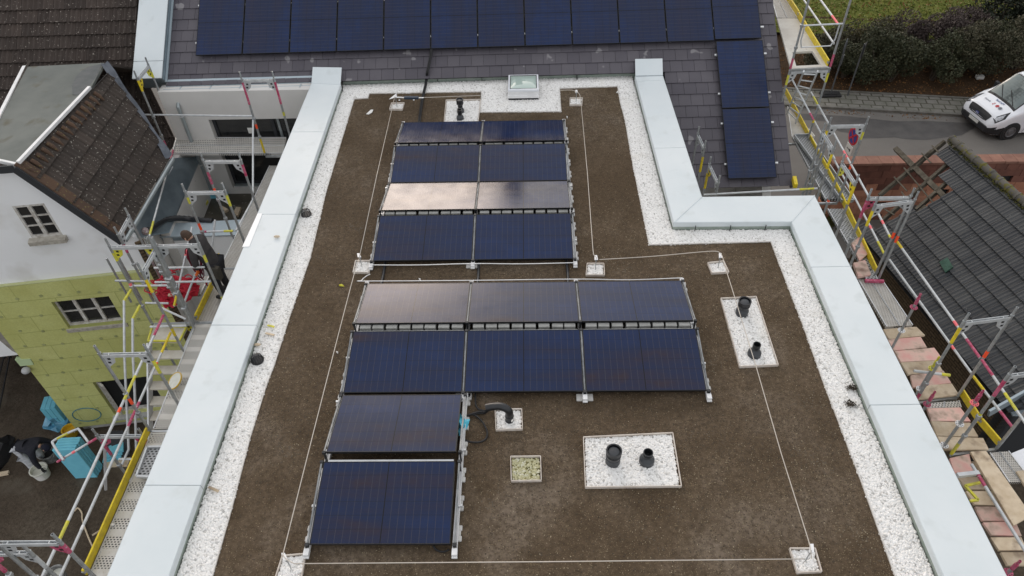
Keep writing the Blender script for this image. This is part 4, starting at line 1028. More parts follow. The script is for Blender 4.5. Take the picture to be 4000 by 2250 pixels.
m.add(V, [(k, n_+1+k, n_+2+k, k+1) for k in range(n_)]+[(N2+k, N2+k+1, N2+n_+2+k, N2+n_+1+k) for k in range(n_)]+[(n_+1+k, N2+n_+1+k, N2+n_+2+k, n_+2+k) for k in range(n_)]+[(0, N2, N2+n_+1, n_+1)]); m.build('valley_sheet', M['zinc'], HS)
m = MB(); m.slab([(b.x, b.y, b.z-.045), (b.x, b.y, TZ-.2), (c.x, c.y, TZ-.2), (c.x, c.y, c.z-.045)], .2); m.build('terrace_side_wall', M['render'], HS)
hose = smooth_path([at(x, y, z) for x, y, z in ((372, 580, -1.3), (385, 575, -1.4), (403, 562, -1.56), (420, 553, -1.66), (445, 549, -1.76), (475, 551, PZ+.07), (505, 554, PZ+.06), (535, 556, PZ+.05))])
t = thing('drain_hose', hose[0], 'black corrugated hose lying over the zinc parapet with a white rag at its end', 'hose')
m = MB(); m.tube([p+Vector((0, 0, .004*(i % 2))) for i, p in enumerate(hose)], [.062+.006*(i % 2) for i in range(len(hose))], 12); m.build('hose_body', M['black'], t, smooth='all')
m = MB(); m.sphere(hose[0]+Vector((-.05, -.02, .0)), .085, 1, 1, 1, 9, 6); o = m.build('rag', mat('white_rag', (.6, .58, .57), .9, 0, (.35, .2, .2), 30), t)
for i, (pp, mt_, lab) in enumerate(((((508, 537), (525, 509), (518, 506), (496, 533)), 'lime', 'lime stained board lying on the terrace'), (((556, 516), (574, 526), (566, 531), (552, 521)), 'wood', 'pale wood offcut on the terrace near the scaffold'),
        (((586, 535), (594, 520), (606, 521), (598, 542)), 'wood', 'thick wooden block at the terrace edge'))):
    m = MB(); m.slab([at(x, y, TZ+.08) for x, y in pp][::-1] if i != 2 else [at(x, y, TZ+.1) for x, y in pp][::-1], .07); tag(m.build('wood_offcut', M[mt_]), lab, 'board')
m = MB(); z = TZ+.02; m.bar(at(527, 497, z), at(575, 495, z), .05, .3); tag(m.build('insulation_strip', M['skyblue']), 'light blue insulation strip at the foot of the facade', 'insulation')

# unseen chimney, added for the dark blur it mirrors in the shiny panel row
m = MB(); m.box(1.95, 13.3, 1.6, 2.5, 13.95, 3.0); m.box(1.9, 13.25, 3.003, 2.55, 14.0, 3.1); m.build('added_chimney', M['fascia'], HS)
# ---- roof panels
proto2 = panel_proto('roof_solar_panel', 1.109, 1.71, True, '', 'solar panels on the slate roof')
rot = Matrix((EX, EV, EN)).transposed().to_euler()
names = ['first', 'second', 'third', 'fourth', 'fifth', 'sixth', 'seventh', 'eighth', 'ninth', 'tenth', 'eleventh', 'twelfth']
spots = [(j*1.129, .0 if j < 11 else .03, '%s roof panel from the left in the long top row' % names[j]) for j in range(12)]
spots += [(11*1.129+.015, -(k+1)*1.735+.02*0, lab) for k, lab in enumerate(('upper of the two separate roof panels below the right end of the row', 'lowest roof panel on the right slope, closest to its eave'))]
for k, (u, v, lab) in enumerate(spots):
    o = proto2 if k == 0 else copy_tree(proto2, (0, 0, 0))
    o.location = RP(u, v); o.rotation_euler = rot; o['label'] = lab
rlab = ['lower mounting rail peeking out under the long roof panel row', 'upper mounting rail under the long roof panel row']
for k, v in enumerate((.35, 1.35)):
    m = MB(); m.bar(RP(-.04, v, -.06), RP(13.62, v, -.06), .04, .04, EN); tag(m.build('roof_rail', M['alu']), rlab[k], 'rail')
for k, v in enumerate((-.35, -1.35, -2.1, -3.1)):
    m = MB(); m.bar(RP(12.39, v, -.06), RP(13.62, v, -.06), .04, .04, EN); tag(m.build('roof_rail', M['alu']), 'short mounting rail under the separate right roof panels, %s' % ('topmost', 'second from the top', 'third from the top', 'lowest')[k], 'rail')
# ------------------------------------------------------------------ old rendered house on the left, half insulated
GC = at(205, 1095, -7.3); GN_ = (-math.sin(GA), math.cos(GA), 0)
def gw(x, y): 
    p = on(x, y, GC, GN_); d = p-GC; return (d.x*GU[0]+d.y*GU[1], p.z)
def GP(u, z, w=0.): return Vector((GC.x+GU[0]*u+GN_[0]*w, GC.y+GU[1]*u+GN_[1]*w, z))
OH = thing('gabled_old_house', (-8, 8, -7.3), 'old house with white gable, lime green insulation boards below and brown tiled roofs', 'house')
def wallface(name, mtl, outer, holes, w, depth, parent, rmat=None):
    m = MB(); polys = [[Vector((u, z, 0)) for u, z in outer]]+[[Vector((a, c, 0)), Vector((b, c, 0)), Vector((b, d, 0)), Vector((a, d, 0))] for a, b, c, d in holes]
    flat = [p for q in polys for p in q]; V = [GP(p.x, p.y, w) for p in flat]; F = []
    for a, b, c in tessellate_polygon(polys):
        n = (V[b]-V[a]).cross(V[c]-V[a]); F.append((a, b, c) if n.dot(Vector(GN_)) < 0 else (a, c, b))
    m.add(V, F)
    for a, b, c, d in holes:
        R4 = [(a, c), (b, c), (b, d), (a, d)]
        for i in range(4):
            (p, q), (r_, s) = R4[i], R4[(i+1) % 4]; m.quad(GP(p, q, w), GP(p, q, w+depth), GP(r_, s, w+depth), GP(r_, s, w))
    n = len(outer)
    for i in range(n):
        (p, q), (r_, s) = outer[i], outer[(i+1) % n]; m.quad(GP(p, q, w), GP(r_, s, w), GP(r_, s, w+depth), GP(p, q, w+depth))
    return m.build(name, mtl, parent)
ULc = -.02; URc = GU[0]*(-5.5-GC.x)+GU[1]*(6.14-GC.y)
ZG = -1.93                                      # top edge of the insulation
rk0, rk1 = gw(43, 430), gw(310, 590)            # rake line
sl_ = (rk1[1]-rk0[1])/(rk1[0]-rk0[0])
zE = rk1[1]+sl_*(URc-rk1[0])
a, b = gw(25, 526), gw(147, 597); W1 = (a[0]+.0, gw(107, 519)[0], b[1]-.02, a[1])
a, b = gw(131, 760), gw(302, 812); W2 = (a[0]-.02, gw(272, 743)[0], gw(302, 812)[1], a[1]+.0)
a, b = gw(238, 962), gw(262, 1042); W3 = (a[0]-.05, a[0]+1.3, -6.62, -5.28)
wallface('wall', M['render_white'], [(-1.1, ZG-.4), (URc, ZG-.4), (URc, zE), rk0, (rk0[0]-1.5, rk0[1]), (rk0[0]-2.6, rk0[1]-1.5), (-1.1, -.6)], [W1], .09, .14, OH)
wallface('insulation', M['insul'], [(ULc, -6.95), (URc+.02, -6.95), (URc+.02, ZG), (ULc, ZG-.03)], [W2, W3], .0, .2, OH)
m = MB()
for k in range(2): 
    a_, b_ = GP(ULc, ZG-.01, .045), GP(URc, ZG+.01, .045)
m.bar(a_, b_, .08, .02); m.build('insulation_top', mat('pale_insulation_edge', (.47, .49, .25), .8), OH)
M['anchor'] = mat('grey_anchor_plate', (.26, .28, .12), .8, 0, (.36, .38, .17), 5)
for i in range(14):
    for j in range(10):
        u = .22+i*.42+(.2 if j % 2 else 0)+random.uniform(-.05, .05); z = -6.75+j*.49+random.uniform(-.05, .05)
        if u > URc-.1 or any(A-.12 < u < B+.12 and C-.12 < z < D+.12 for A, B, C, D in (W2, W3)): continue
        Mx = Matrix.Translation(GP(u, z, -.006)) @ Matrix.Rotation(GA, 4, 'Z') @ Matrix.Rotation(R(90), 4, 'X')
        m = MB(); m.lathe([(.038, -.006), (.038, .004), (.012, .005), (.011, .001)], n=10, M=Mx); m.build('insulation_anchor', M['anchor'], OH)
# blue scribble in blue on the lower wall
P = []
for k in range(33):
    a = 6.28319*k/32; x = 230*.645+0; P.append((218+36*math.cos(a), 1043+16.5*math.sin(a)+(.0)))
m = MB(); m.tube([on(x, y, Vector(GC)+Vector(GN_)*-.004, GN_) for x, y in P], .012, 5); m.build('blue_marking', mat('blue_marker', (.04, .18, .25), .7), OH)
# core walls
m = MB(); m.slab([GP(ULc+.03, -7.3, .2), GP(URc-.02, -7.3, .2), GP(URc-.02, zE, .2), GP(ULc+.03, zE, .2)], .05)
q0, q1 = GP(URc-.12, 0, .2), Vector((-5.8, 10.1, 0))
m.slab([(q0.x, q0.y, -7.3), (q1.x, q1.y, -7.3), (q1.x, q1.y, zE-.2), (q0.x, q0.y, zE-.2)], .2)
q0, q1 = GP(ULc+.03, 0, .2), GP(ULc+.03, 0, 4.5)
m.slab([(q1.x, q1.y, -7.3), (q0.x, q0.y, -7.3), (q0.x, q0.y, zE), (q1.x, q1.y, zE)], .2)
m.build('core_wall', M['render'], OH)
m = MB(); p = GP(URc+.01, 0, .02)
m.slab([GP(URc+.02, -7.3, .0), GP(URc+.16, -7.3, .1), GP(URc+.16, zE-.1, .1), GP(URc+.02, zE-.1, .0)], .05); m.build('raw_corner_masonry', M['oldbrick'], OH)
# lower white annexe over the passage on the far left
m = MB(); za = gw(40, 897)[1]
m.slab([GP(-4.2, za-.02, .05), GP(ULc-.03, za, .05), GP(ULc-.03, ZG-.42, .05), GP(-4.2, ZG-.42, .05)], .25)
m.slab([GP(-4.2, za+.05, .3), GP(-4.2, za+.05, 4.6), GP(ULc-.03, za+.05, 4.6), GP(ULc-.03, za+.05, .3)], .2)
m.build('annexe_wall', M['render_white'], OH)
m = MB(); m.slab([GP(-4.2, -7.3, 4.4), GP(ULc, -7.3, 4.4), GP(ULc, za, 4.4), GP(-4.2, za, 4.4)], .1); m.build('passage_back_wall', M['oldbrick'], OH)
m = MB()
P = [gw(*p) for p in ((30, 790), (70, 885), (78, 888), (60, 868), (48, 838), (36, 812))]
m.slab([GP(u, z, .045) for u, z in ((ULc-.42, za+.9), (ULc-.22, za+.7), (ULc-.1, za+.15), (ULc-.03, za+.05), (ULc-.03, za+1.7), (ULc-.3, za+1.7))], .02)
m.build('bare_masonry_patch', mat('bare_grey_plaster', (.2, .18, .15), .95, 0, (.3, .28, .25), 8, bump=.5, bs=30), OH)
m = MB(); m.slab([GP(ULc-.12, za-.32, -.02), GP(ULc+.18, za-.32, -.02), GP(ULc+.2, za-.12, -.02), GP(ULc-.13, za-.08, -.02)], .1); m.build('insulation_offcut', mat('pale_green_insulation', (.45, .56, .33), .8), OH)
l = GP(ULc-.02, za-.42, -.08); m = MB(); m.sphere(l, .1, 1, 1, .85, 14, 10); lo_ = m.build('lamp_globe', mat('grey_lamp_globe', (.42, .42, .43), .35), OH, smooth='all')
for nm, (A, B, C, D), cols, rows_ in (('window', W1, 2, 3), ('window', W2, 3, 2)):
    fw = .045; m = MB(); y0 = .1
    def wb(a, b, c, d, w0=.09, w1=.14):
        m.hexa([GP(a, c, w0), GP(b, c, w0), GP(b, c, w1), GP(a, c, w1), GP(a, d, w0), GP(b, d, w0), GP(b, d, w1), GP(a, d, w1)])
    wd = (B-A)/cols; hh = D-C
    wb(A, A+fw, C, D); wb(B-fw, B, C, D); wb(A+fw, B-fw, C, C+fw*1.3); wb(A+fw, B-fw, D-fw, D)
    for i in range(1, cols): wb(A+i*wd-fw*.8, A+i*wd+fw*.8, C+fw*1.3, D-fw, .082, .142)
    for i in range(cols):
        xa = A+i*wd+(fw if i == 0 else fw*.8); xb = A+(i+1)*wd-(fw if i == cols-1 else fw*.8)
        for j in range(1, rows_):
            z = C+fw*1.3+(hh-fw*2.3)*j/rows_; wb(xa, xb, z-.014, z+.014, .1, .135)
    w = m.build(nm, mat('peeling_white_window_paint', (.6, .59, .56), .6, 0, (.38, .35, .31), 12), OH)
    m = MB(); m.slab([GP(A+.02, C+.02, .125), GP(B-.02, C+.02, .125), GP(B-.02, D-.02, .125), GP(A+.02, D-.02, .125)], .01); m.build('pane', M['glass_dark'], w)
    m = MB(); m.hexa([GP(A-.06, C-.12, -.03), GP(B+.06, C-.12, -.03), GP(B+.06, C-.12, .1), GP(A-.06, C-.12, .1), GP(A-.06, C-.03, -.03), GP(B+.06, C-.03, -.03), GP(B+.06, C+.005, .1), GP(A-.06, C+.005, .1)])
    m.build('sill', mat('crumbling_sill', (.42, .39, .34), .9, 0, (.28, .26, .22), 12, bump=.6, bs=30), w)
# ground floor window with an opened casement
A, B, C, D = W3; m = MB()
for a, b, c, d in ((A, A+.07, C, D), (B-.07, B, C, D), (A+.07, B-.07, C, C+.07), (A+.07, B-.07, D-.07, D)):
    m.hexa([GP(a, c, .1), GP(b, c, .1), GP(b, c, .17), GP(a, c, .17), GP(a, d, .1), GP(b, d, .1), GP(b, d, .17), GP(a, d, .17)])
w = m.build('window', bpy.data.materials['peeling_white_window_paint'], OH)
m = MB(); m.slab([GP(A-.05, C-.05, .19), GP(B+.05, C-.05, .19), GP(B+.05, D+.05, .19), GP(A-.05, D+.05, .19)], .01); m.build('room_shade_sheet', M['cell_back'], w)  # black sheet paints the unlit room dark behind the opening
m = MB()
for a, b, c, d in ((0, .05, 0, 1), (.95, 1., 0, 1), (.05, .95, 0, .05), (.05, .95, .95, 1)):
    h0 = GP(A+.07, C+.07, .1); e1 = (GP(A+.35, C, -.25+.1)-GP(A+.07, C, .1))*.62; e2 = Vector((0, 0, D-C-.14))
    t_ = Vector((e1.y, -e1.x, 0)).normalized()*.04
    m.hexa([h0+e1*a+e2*c, h0+e1*b+e2*c, h0+e1*b+e2*c+t_, h0+e1*a+e2*c+t_, h0+e1*a+e2*d, h0+e1*b+e2*d, h0+e1*b+e2*d+t_, h0+e1*a+e2*d+t_])
m.build('open_casement', bpy.data.materials['peeling_white_window_paint'], w)
m = MB(); m.hexa([GP(A-.05, C-.1, -.12), GP(B+.3, C-.1, -.12), GP(B+.3, C-.1, .1), GP(A-.05, C-.1, .1), GP(A-.05, C-.04, -.12), GP(B+.3, C-.04, -.12), GP(B+.3, C, .1), GP(A-.05, C, .1)]); m.build('sill', M['concrete'], w)

# ---- wing roof: right slope, flat bitumen top, rake fascia
ZP = .97
pf, pb = at(45, 415, ZP), at(228, 222, ZP+.02)        # right edge of the flat top
ef, eb = on(313, 592, GC, GN_), at(425, 400, -.72)      # eave corners
ef = ef+Vector(GN_)*-.08
up = (pf-ef); eu = (eb-ef).normalized(); vup = (up-eu*up.dot(eu)); LV = vup.length; vup.normalize(); wn = eu.cross(vup)
if wn.z < 0: wn = -wn
def WP(u, v, w=0.): return ef+eu*u+vup*v+wn*w
ROLL = [(k/16, .018*math.sin(6.28319*2*k/16-.6)) for k in range(17)]
LU = (eb-ef).length; sk = up.dot(eu)                   # rake is not square to the eave
m = MB(); tv_ = LV/4.6
ROLW = [(t, h*.45) for t, h in ROLL]
ub_, vb_ = (pb-ef).dot(eu), (pb-ef).dot(vup)
vl = lambda u: LV+(vb_-LV)*(u-sk)/(ub_-sk)-.03
WC = lambda u, v, w=0.: WP(u, min(v, vl(u)), w)
tilefield(m, WC, sk*0-.02, LU+.9, .02, LV, .235, LV/6.2, .04, .05, prof=ROLW, jit=.012, lift=.055, ulim=lambda v: LU+.05+(v/LV)*1.0)
m.build('roof', M['wing_tile'], OH)
m = MB(); m.slab([WP(-.02, 0, -.03), WP(LU+.02, 0, -.03), WC(LU+.95, LV, -.03), WC(0+sk, LV, -.03)], .05); m.build('roof_underlay', M['fascia'], OH)
m = MB()
for k in range(15):                                    # rusty top row below the flat roof edge
    u = sk+.05+k*.19
    if u < LU+.75:
        m.tube([WP(u, vl(u)-.3, .045), WP(u, vl(u)-.17, .05), WP(u, vl(u)-.06, .03)], [.02, .047, .045], 9)
m.build('top_course', M['rust_tile'], OH, smooth=True)
m = MB()
for k in range(6):
    v = LV*(k+.05)/6; m.hexa([WP(-.06+sk*v/LV, v, -.02), WP(.16+sk*v/LV, v, .0), WP(.16+sk*(v+LV/6)/LV, v+LV/6+.03, .0), WP(-.06+sk*(v+LV/6)/LV, v+LV/6+.03, -.02), WP(-.06+sk*v/LV, v, .06), WP(.16+sk*v/LV, v, .065), WP(.16+sk*(v+LV/6)/LV, v+LV/6+.03, .045), WP(-.06+sk*(v+LV/6)/LV, v+LV/6+.03, .04)])
m.build('verge_tile', M['rust_tile'], OH, bevel=.01)
m = MB(); a_, b_ = WP(-.075, -.05, -.06), WP(sk-.075, LV, -.06); m.bar(a_, b_, .03, .17, wn); m.bar(b_, b_+Vector((-1.6, -.2, .0)), .03, .15); m.build('fascia', M['fascia'], OH)
fl = [at(x, y, ZP) for x, y in ((45, 415), (-20, 401), (-28, 345), (62, 168), (262, 158))]+[pb]
m = MB(); m.slab(fl[::-1], .06); m.build('flat_top', M['bitumen'], OH)
m = MB(); m.slab([fl[3], fl[4], fl[4]+Vector((0, 1.6, -1.)), fl[3]+Vector((0, 1.6, -1.))], .05); m.build('saddle', M['brown_tile'], OH)
m = MB(); m.slab([at(x, y, ZP+.006) for x, y in ((183, 238), (181, 215), (190, 195), (207, 178), (225, 168), (258, 160), (228, 222), (205, 240))], .005); m.build('bitumen_patch', M['bitumen_patch'], OH)
m = MB(); m.bar(pf+Vector((0.03, 0, .05)), pb-(pb-pf)*.02+Vector((0.03, 0, .05)), .065, .06); m.bar(fl[1], pf, .05, .07); m.bar(fl[2], fl[3], .07, .06); m.build('edge_trim', M['white_alu'], OH)
m = MB(); m.slab([fl[3]+Vector((0, .3, 0)), fl[2], fl[2]+Vector((-1.0, 0, -1.3)), fl[3]+Vector((-1.0, .3, -1.3))], .05); m.build('left_slope', M['wing_tile'], OH)
m = MB(); g0, g1 = ef+Vector((.05, -.05, -.03)), eb+Vector((.07, .05, -.03)); m.tube([g0, g1], .05, 8); m.build('gutter', M['zinc_grey'], OH, smooth=True)
# ---- broad main roof behind the wing
BA = R(45); BX = EX; BV = Vector((-math.sin(RZ)*math.cos(BA), math.cos(RZ)*math.cos(BA), math.sin(BA))); BN = BX.cross(BV)
BO = at(265, 160, .2)
def BP(u, v, w=0.): return BO+BX*u+BV*v+BN*w
m = MB()
uR = uv = None
def bin_(u, v):
    p = BP(u, v); d = (np.array(p)-CPOS) @ CM.T; x = (2000+CF*d[0]/d[2])/K; y = (1125-CF*d[1]/d[2])/K
    return x < 560 and (v > -.5 or u > -.4)
def bl_(v):
    lo, hi = -.5, 3.
    for _ in range(24):
        u = (lo+hi)/2; x, y = px_of(BP(u, v)); lo, hi = (u, hi) if x < 346+max(0, (y-190)*.56) else (lo, u)
    return lo
tilefield(m, BP, -6.8, 1.9, -2.9, 3.4, .27, .33, .03, .05, inside=bin_, prof=ROLL, jit=.008, lift=.045, ulim=bl_)
m.build('main_roof', M['brown_tile'], OH)
m = MB(); m.slab([BP(-6.8, -3, -.04), BP(bl_(-2.9), -3, -.04), BP(bl_(0), 0, -.04), BP(bl_(3.4), 3.4, -.04), BP(-6.8, 3.4, -.04)], .05); m.build('main_roof_underlay', M['brown_tile'], OH)
m = MB(); v0_, v1_ = at(264, 161, ZP+.05), at(427, 398, -.66); N_ = 9
sidev = (v1_-v0_).cross(Vector((0, 0, 1))).normalized()*.08; V = []; F = []
for k in range(N_+1):
    p = v0_.lerp(v1_, k/N_); j = .02*math.sin(k*2.3)
    V += [p-sidev*(1+.2*math.sin(k*1.7))+Vector((0, 0, .05+j)), p+Vector((0, 0, .01)), p+sidev*(1+.25*math.sin(k*2.9))+Vector((0, 0, .05-j))]
for k in range(N_):
    for i in (0, 1): q = 3*k+i; F.append((q, q+1, q+4, q+3))
m.add(V, F); m.build('valley_flashing', M['lead'], OH, smooth=True)
# ------------------------------------------------------------------ scaffolding
ZT, ZD = .45, -1.5
def vz(base, ypix):            # height on a vertical above base that shows at image row ypix
    lo, hi = -9., 6.
    for _ in range(40):
        mid = (lo+hi)/2
        if px_of((base[0], base[1], mid))[1] > ypix: lo = mid
        else: hi = mid
    return mid
def band(post, x, y, z0, z1, mt, r=.0255):
    m = MB(); m.tube([(x, y, z0), (x, y, z1)], r, 10, cap=False); nm = 'tape_band' if mt in ('orange', 'pink') else 'paint_band'
    m.build(nm, M[mt], post, smooth=True)
def frame(L, Q, zt, zb, label, bands=(), gus=('galv_light', 'galv_light'), group='scaffold frames left of the flat roof', spig=.2, transom=True):
    L, Q = Vector((L[0], L[1], 0)), Vector((Q[0], Q[1], 0)); c = (L+Q)/2
    t = thing('scaffold_section', (c.x, c.y, zb), label, 'scaffold frame', group); posts = []
    for p in (L, Q):
        m = MB(); m.tube([(p.x, p.y, zb), (p.x, p.y, zt+.02)], .0242, 10); m.tube([(p.x, p.y, zt+.02), (p.x, p.y, zt+.04)], .027, 10); m.pipe((p.x, p.y, zt+.04), (p.x, p.y, zt+spig), .0195, .015)
        posts.append(m.build('post', M['galv'], t, smooth=True))
    m = MB(); d = (Q-L).normalized(); n = Vector((-d.y, d.x, 0)); a, b = L+d*.03, Q-d*.03
    for s in (-1, 1): m.bar(a+n*.02*s+Vector((0, 0, zt-.02)), b+n*.02*s+Vector((0, 0, zt-.02)), .008, .06)
    m.bar(a+Vector((0, 0, zt-.045)), b+Vector((0, 0, zt-.045)), .034, .008)
    for p, s in ((L, 1), (Q, -1)): m.bar(p+d*s*.13-n*.02+Vector((0, 0, zt)), p+d*s*.13+n*.02+Vector((0, 0, zt)), .012, .02)
    m.build('crossbar', M['galv_light'], t)
    for p, s, mt in ((L, 1, gus[0]), (Q, -1, gus[1])):
        m = MB(); z = zt-.055; u = d*s
        def pl(x, zz, w): return p+u*x+Vector((0, 0, z+zz))+n*w
        for w in (-.004,):
            o_ = [(0.02, 0), (.19, 0), (.15, -.13), (.06, -.2), (.02, -.25)]
            V = [pl(x, zz, w) for x, zz in o_]+[pl(x, zz, -w) for x, zz in o_]; k = len(o_)
            m.add(V, [tuple(range(k)), tuple(range(2*k-1, k-1, -1))]+[(i, (i+1) % k, k+(i+1) % k, k+i) for i in range(k)])
        g_ = m.build('gusset', M[mt], t)
        for x, zz in ((.09, -.045), (.07, -.125)): m = MB(); m.bar(pl(x, zz, 0)-n*.0055, pl(x, zz, 0)+n*.0055, .045, .04); m.build('gusset_hole', M['black_matt'], g_)
    if transom:
        m = MB(); m.bar(L+Vector((0, 0, zb-.04)), Q+Vector((0, 0, zb-.04)), .04, .05); m.build('transom', M['galv'], t)
    for side, z0, z1, mt in bands:
        p = L if side == 0 else Q; band(posts[side], p.x, p.y, z0, z1, mt)
    m = MB()                                     # wedge boxes for the rails on the outer post
    for z in (zb+1.0, zb+.5):
        if z < zt-.1: m.box(L.x-.035, L.y-.03, z-.035, L.x+.035, L.y+.03, z+.035)
    if m.v: m.build('wedge_clip', M['galv'], t, bevel=.01)
    return t
def rail_tube(a, b, label, bands=(), r=.021, mtl='galv_light', group='scaffold guard rails', hook=False, name='guard_rail'):
    a, b = Vector(a), Vector(b); m = MB(); pts = [a, b]
    if hook: pts = [a+Vector((0, 0, -.1)), a+Vector((-.01, 0, -.03)), a+(b-a).normalized()*.05, b]
    m.tube(pts, r, 8); o = tag(m.build(name, M[mtl], smooth=True), label, 'guard rail', group)
    for t0, t1, mt in bands:
        m = MB(); m.tube([a.lerp(b, t0), a.lerp(b, t1)], r+.0015, 8, cap=False); m.build('tape_band' if mt in ('orange', 'pink') else 'paint_band', M[mt], o, smooth=True)
    return o
def deck(poly, label, mtl, name='scaffold_deck', cat='scaffold deck', group='scaffold decks', planks=2, along='y', t=.06):
    """poly: near-left, near-right, far-right, far-left"""
    A, B, C, D = [Vector(p) for p in poly]; c = (A+B+C+D)/4
    th = thing(name, (c.x, c.y, c.z-t), label, cat, group)
    for k in range(planks):
        m = MB(); f0, f1 = k/planks+.006, (k+1)/planks-.006
        if along == 'y': q = [A.lerp(B, f0), A.lerp(B, f1), D.lerp(C, f1), D.lerp(C, f0)]
        else: q = [A.lerp(D, f0), B.lerp(C, f0), B.lerp(C, f1), A.lerp(D, f1)]
        m.slab(q, t); m.build('plank', M[mtl], th)
        m = MB(); z = Vector((0, 0, .006))
        es = ((q[0], q[3]), (q[1], q[2])) if along == 'y' else ((q[0], q[1]), (q[3], q[2]))
        for u, v in es: m.bar(u+z, v+z, .014, .014)
        m.build('plank_rim', M['alu'], th)
    return th
def toe(a, b, label, h=.15, mtl='yellow', w=.03, name='toe_board'):
    a, b = Vector(a), Vector(b); m = MB(); m.bar(a+Vector((0, 0, h/2)), b+Vector((0, 0, h/2)), w, h)
    o = tag(m.build(name, M[mtl], bevel=.004), label, 'toe board', 'yellow toe boards')
    m = MB(); d = (b-a).normalized()
    for p, s in ((a, 1), (b, -1)): m.bar(p+d*s*.0-d*s*.012+Vector((0, 0, .09)), p+d*s*.03+Vector((0, 0, .09)), w+.012, .05)
    m.build('end_fitting', M['galv'], o); return o
T = lambda x, y: at(x, y, ZT)
def lower(t, label, n=2):
    for k in range(1, n+1):
        c = copy_tree(t, (t.location.x, t.location.y, t.location.z-1.95*k), label % ('middle lift' if k == 1 else 'lowest lift'))
LD = T(252, 892), T(374.6, 889); LC1 = T(276.5, 621.8), T(386, 618.6); LC2 = T(393, 618.4), T(500.9, 615.2)
LE1 = T(511.6, 405.4), T(606.6, 405.4); LE2 = T(466.6, 484.4), T(566.6, 482.4); LF1 = at(608.6, 201.8, .75), at(690, 200.4, .75)
LF0 = at(345.6, 198.8, .75), at(373.6, 164.8, .75); LG = T(-8, 1366), T(151.7, 1364.5)
fr = {}
fr['LD'] = frame(*LD, ZT, ZD, 'scaffold frame with orange tape left of the pebble strip, above the stair flight', [(0, -.75, -.6, 'orange'), (1, .0, .3, 'lime'), (1, -1.5, -1.2, 'galv_light')])
fr['LC1'] = frame(*LC1, ZT, ZD, 'scaffold frame standing in front of the white gable, with lime gussets', [(0, .14, .33, 'lime'), (0, -.5, -.4, 'pink')], ('lime', 'lime'))
fr['LC2'] = frame(*LC2, ZT, ZD, 'scaffold frame in front of the worker with the rope', [(1, .05, .22, 'lime'), (1, -1.0, -.8, 'lime')])
fr['LC3'] = frame(T(392, 624), T(357.6, 686), ZT, ZD, 'cross turned scaffold frame beside the red net', [(1, .0, .3, 'yellow'), (1, -1.1, -.9, 'yellow')], spig=.22)
fr['LE1'] = frame(*LE1, ZT, ZD, 'scaffold frame before the terrace door with magenta right post', [(0, -.1, .2, 'magenta'), (0, -.35, -.2, 'orange'), (1, .1, .38, 'magenta')], ('galv_light', 'galv_light'))
fr['LE2'] = frame(*LE2, ZT, ZD, 'scaffold frame over the zinc parapet with orange tape on its left post', [(0, -.45, -.28, 'orange'), (1, .12, .38, 'lime'), (0, .2, .35, 'lime')])
fr['LF1'] = frame(*LF1, .75, -1.22, 'scaffold frame with two magenta post tops before the gutter', [(0, .15, .7, 'magenta'), (1, .15, .7, 'magenta'), (1, -.15, -.05, 'lime'), (0, -.48, -.36, 'orange'), (0, -1.15, -.7, 'yellow')])
fr['LF0'] = frame(*LF0, .75, -1.22, 'scaffold frame at the corner under the white verge, yellow gusset', [(0, .45, .72, 'yellow'), (1, .45, .6, 'lime'), (1, 0, .1, 'orange'), (0, -1.1, -.85, 'magenta')], ('yellow', 'lime'))
fr['LG'] = frame(*LG, ZT, ZD, 'nearest scaffold frame at the bottom left corner, magenta gusset', [(1, .2, .4, 'magenta')], ('galv_light', 'magenta'))
fr['LG2'] = frame(at(-40, 1392, .1), at(76, 1390, .1), .1, ZD, 'small second scaffold frame behind the one in the bottom left corner', [(1, -.3, .0, 'galv_light'), (0, -.4, -.1, 'magenta')], ('magenta', 'galv_light'))
e_ = at(298.5, 593, .2), at(325, 544.7, .2)
fr['LH'] = frame(e_[0], e_[1], .2, ZD, 'scaffold frame close to the wing eave, magenta lower post', [(0, -.2, .0, 'magenta')])
LDl = at(245.3, 1097, ZD-.06), at(360, 1096, ZD-.06)
fr['LDl'] = frame(LDl[0], LDl[1], ZD-.06, -3.45, 'lower scaffold frame carrying the gate tubes above the blue foam stack', [(0, -2.1, -1.7, 'magenta'), (1, -2.1, -1.62, 'magenta')], ('magenta', 'magenta'))
lower(fr['LDl'], 'scaffold frame of the %s above the yard at the blue foam stack', 1)
for k, n in (('LC1', 'under the lime gusset frame'), ('LC2', 'under the worker'), ('LE2', 'under the zinc parapet frame'), ('LG', 'at the bottom left corner')):
    c = copy_tree(fr[k], (fr[k].location.x, fr[k].location.y, fr[k].location.z-1.95), 'scaffold frame of the middle lift '+n)
    c = copy_tree(fr[k], (fr[k].location.x, fr[k].location.y, fr[k].location.z-3.9), 'scaffold frame of the lowest lift '+n)
dz = lambda f, d=0.: (Vector((f[0].x+.04, f[0].y, ZD+d)), Vector((f[1].x-.01, f[1].y, ZD+d)))
def bay(n, f, label, mtl, **k):
    a, b = dz(n); c, d = dz(f); g = Vector((0, .04, 0)); return deck((a+g, b+g, d-g, c-g), label, mtl, **k)
bay(LE2, LF1, 'finely perforated scaffold deck beside the terrace', 'deck_fine')
bay(LC2, LE2, 'perforated scaffold deck under the worker', 'deck_fine')
bay(LD, LC2, 'perforated scaffold deck beside the stair landing with the round lid', 'deck_y')
bay(LG, LD, 'long perforated scaffold deck along the coping at the bottom left', 'deck_y')
a, b = dz(LG); deck((a+Vector((0, -2.5, 0)), b+Vector((0, -2.5, 0)), b-Vector((0, .04, 0)), a-Vector((0, .04, 0))), 'perforated scaffold deck in the extreme bottom left', 'deck_y')
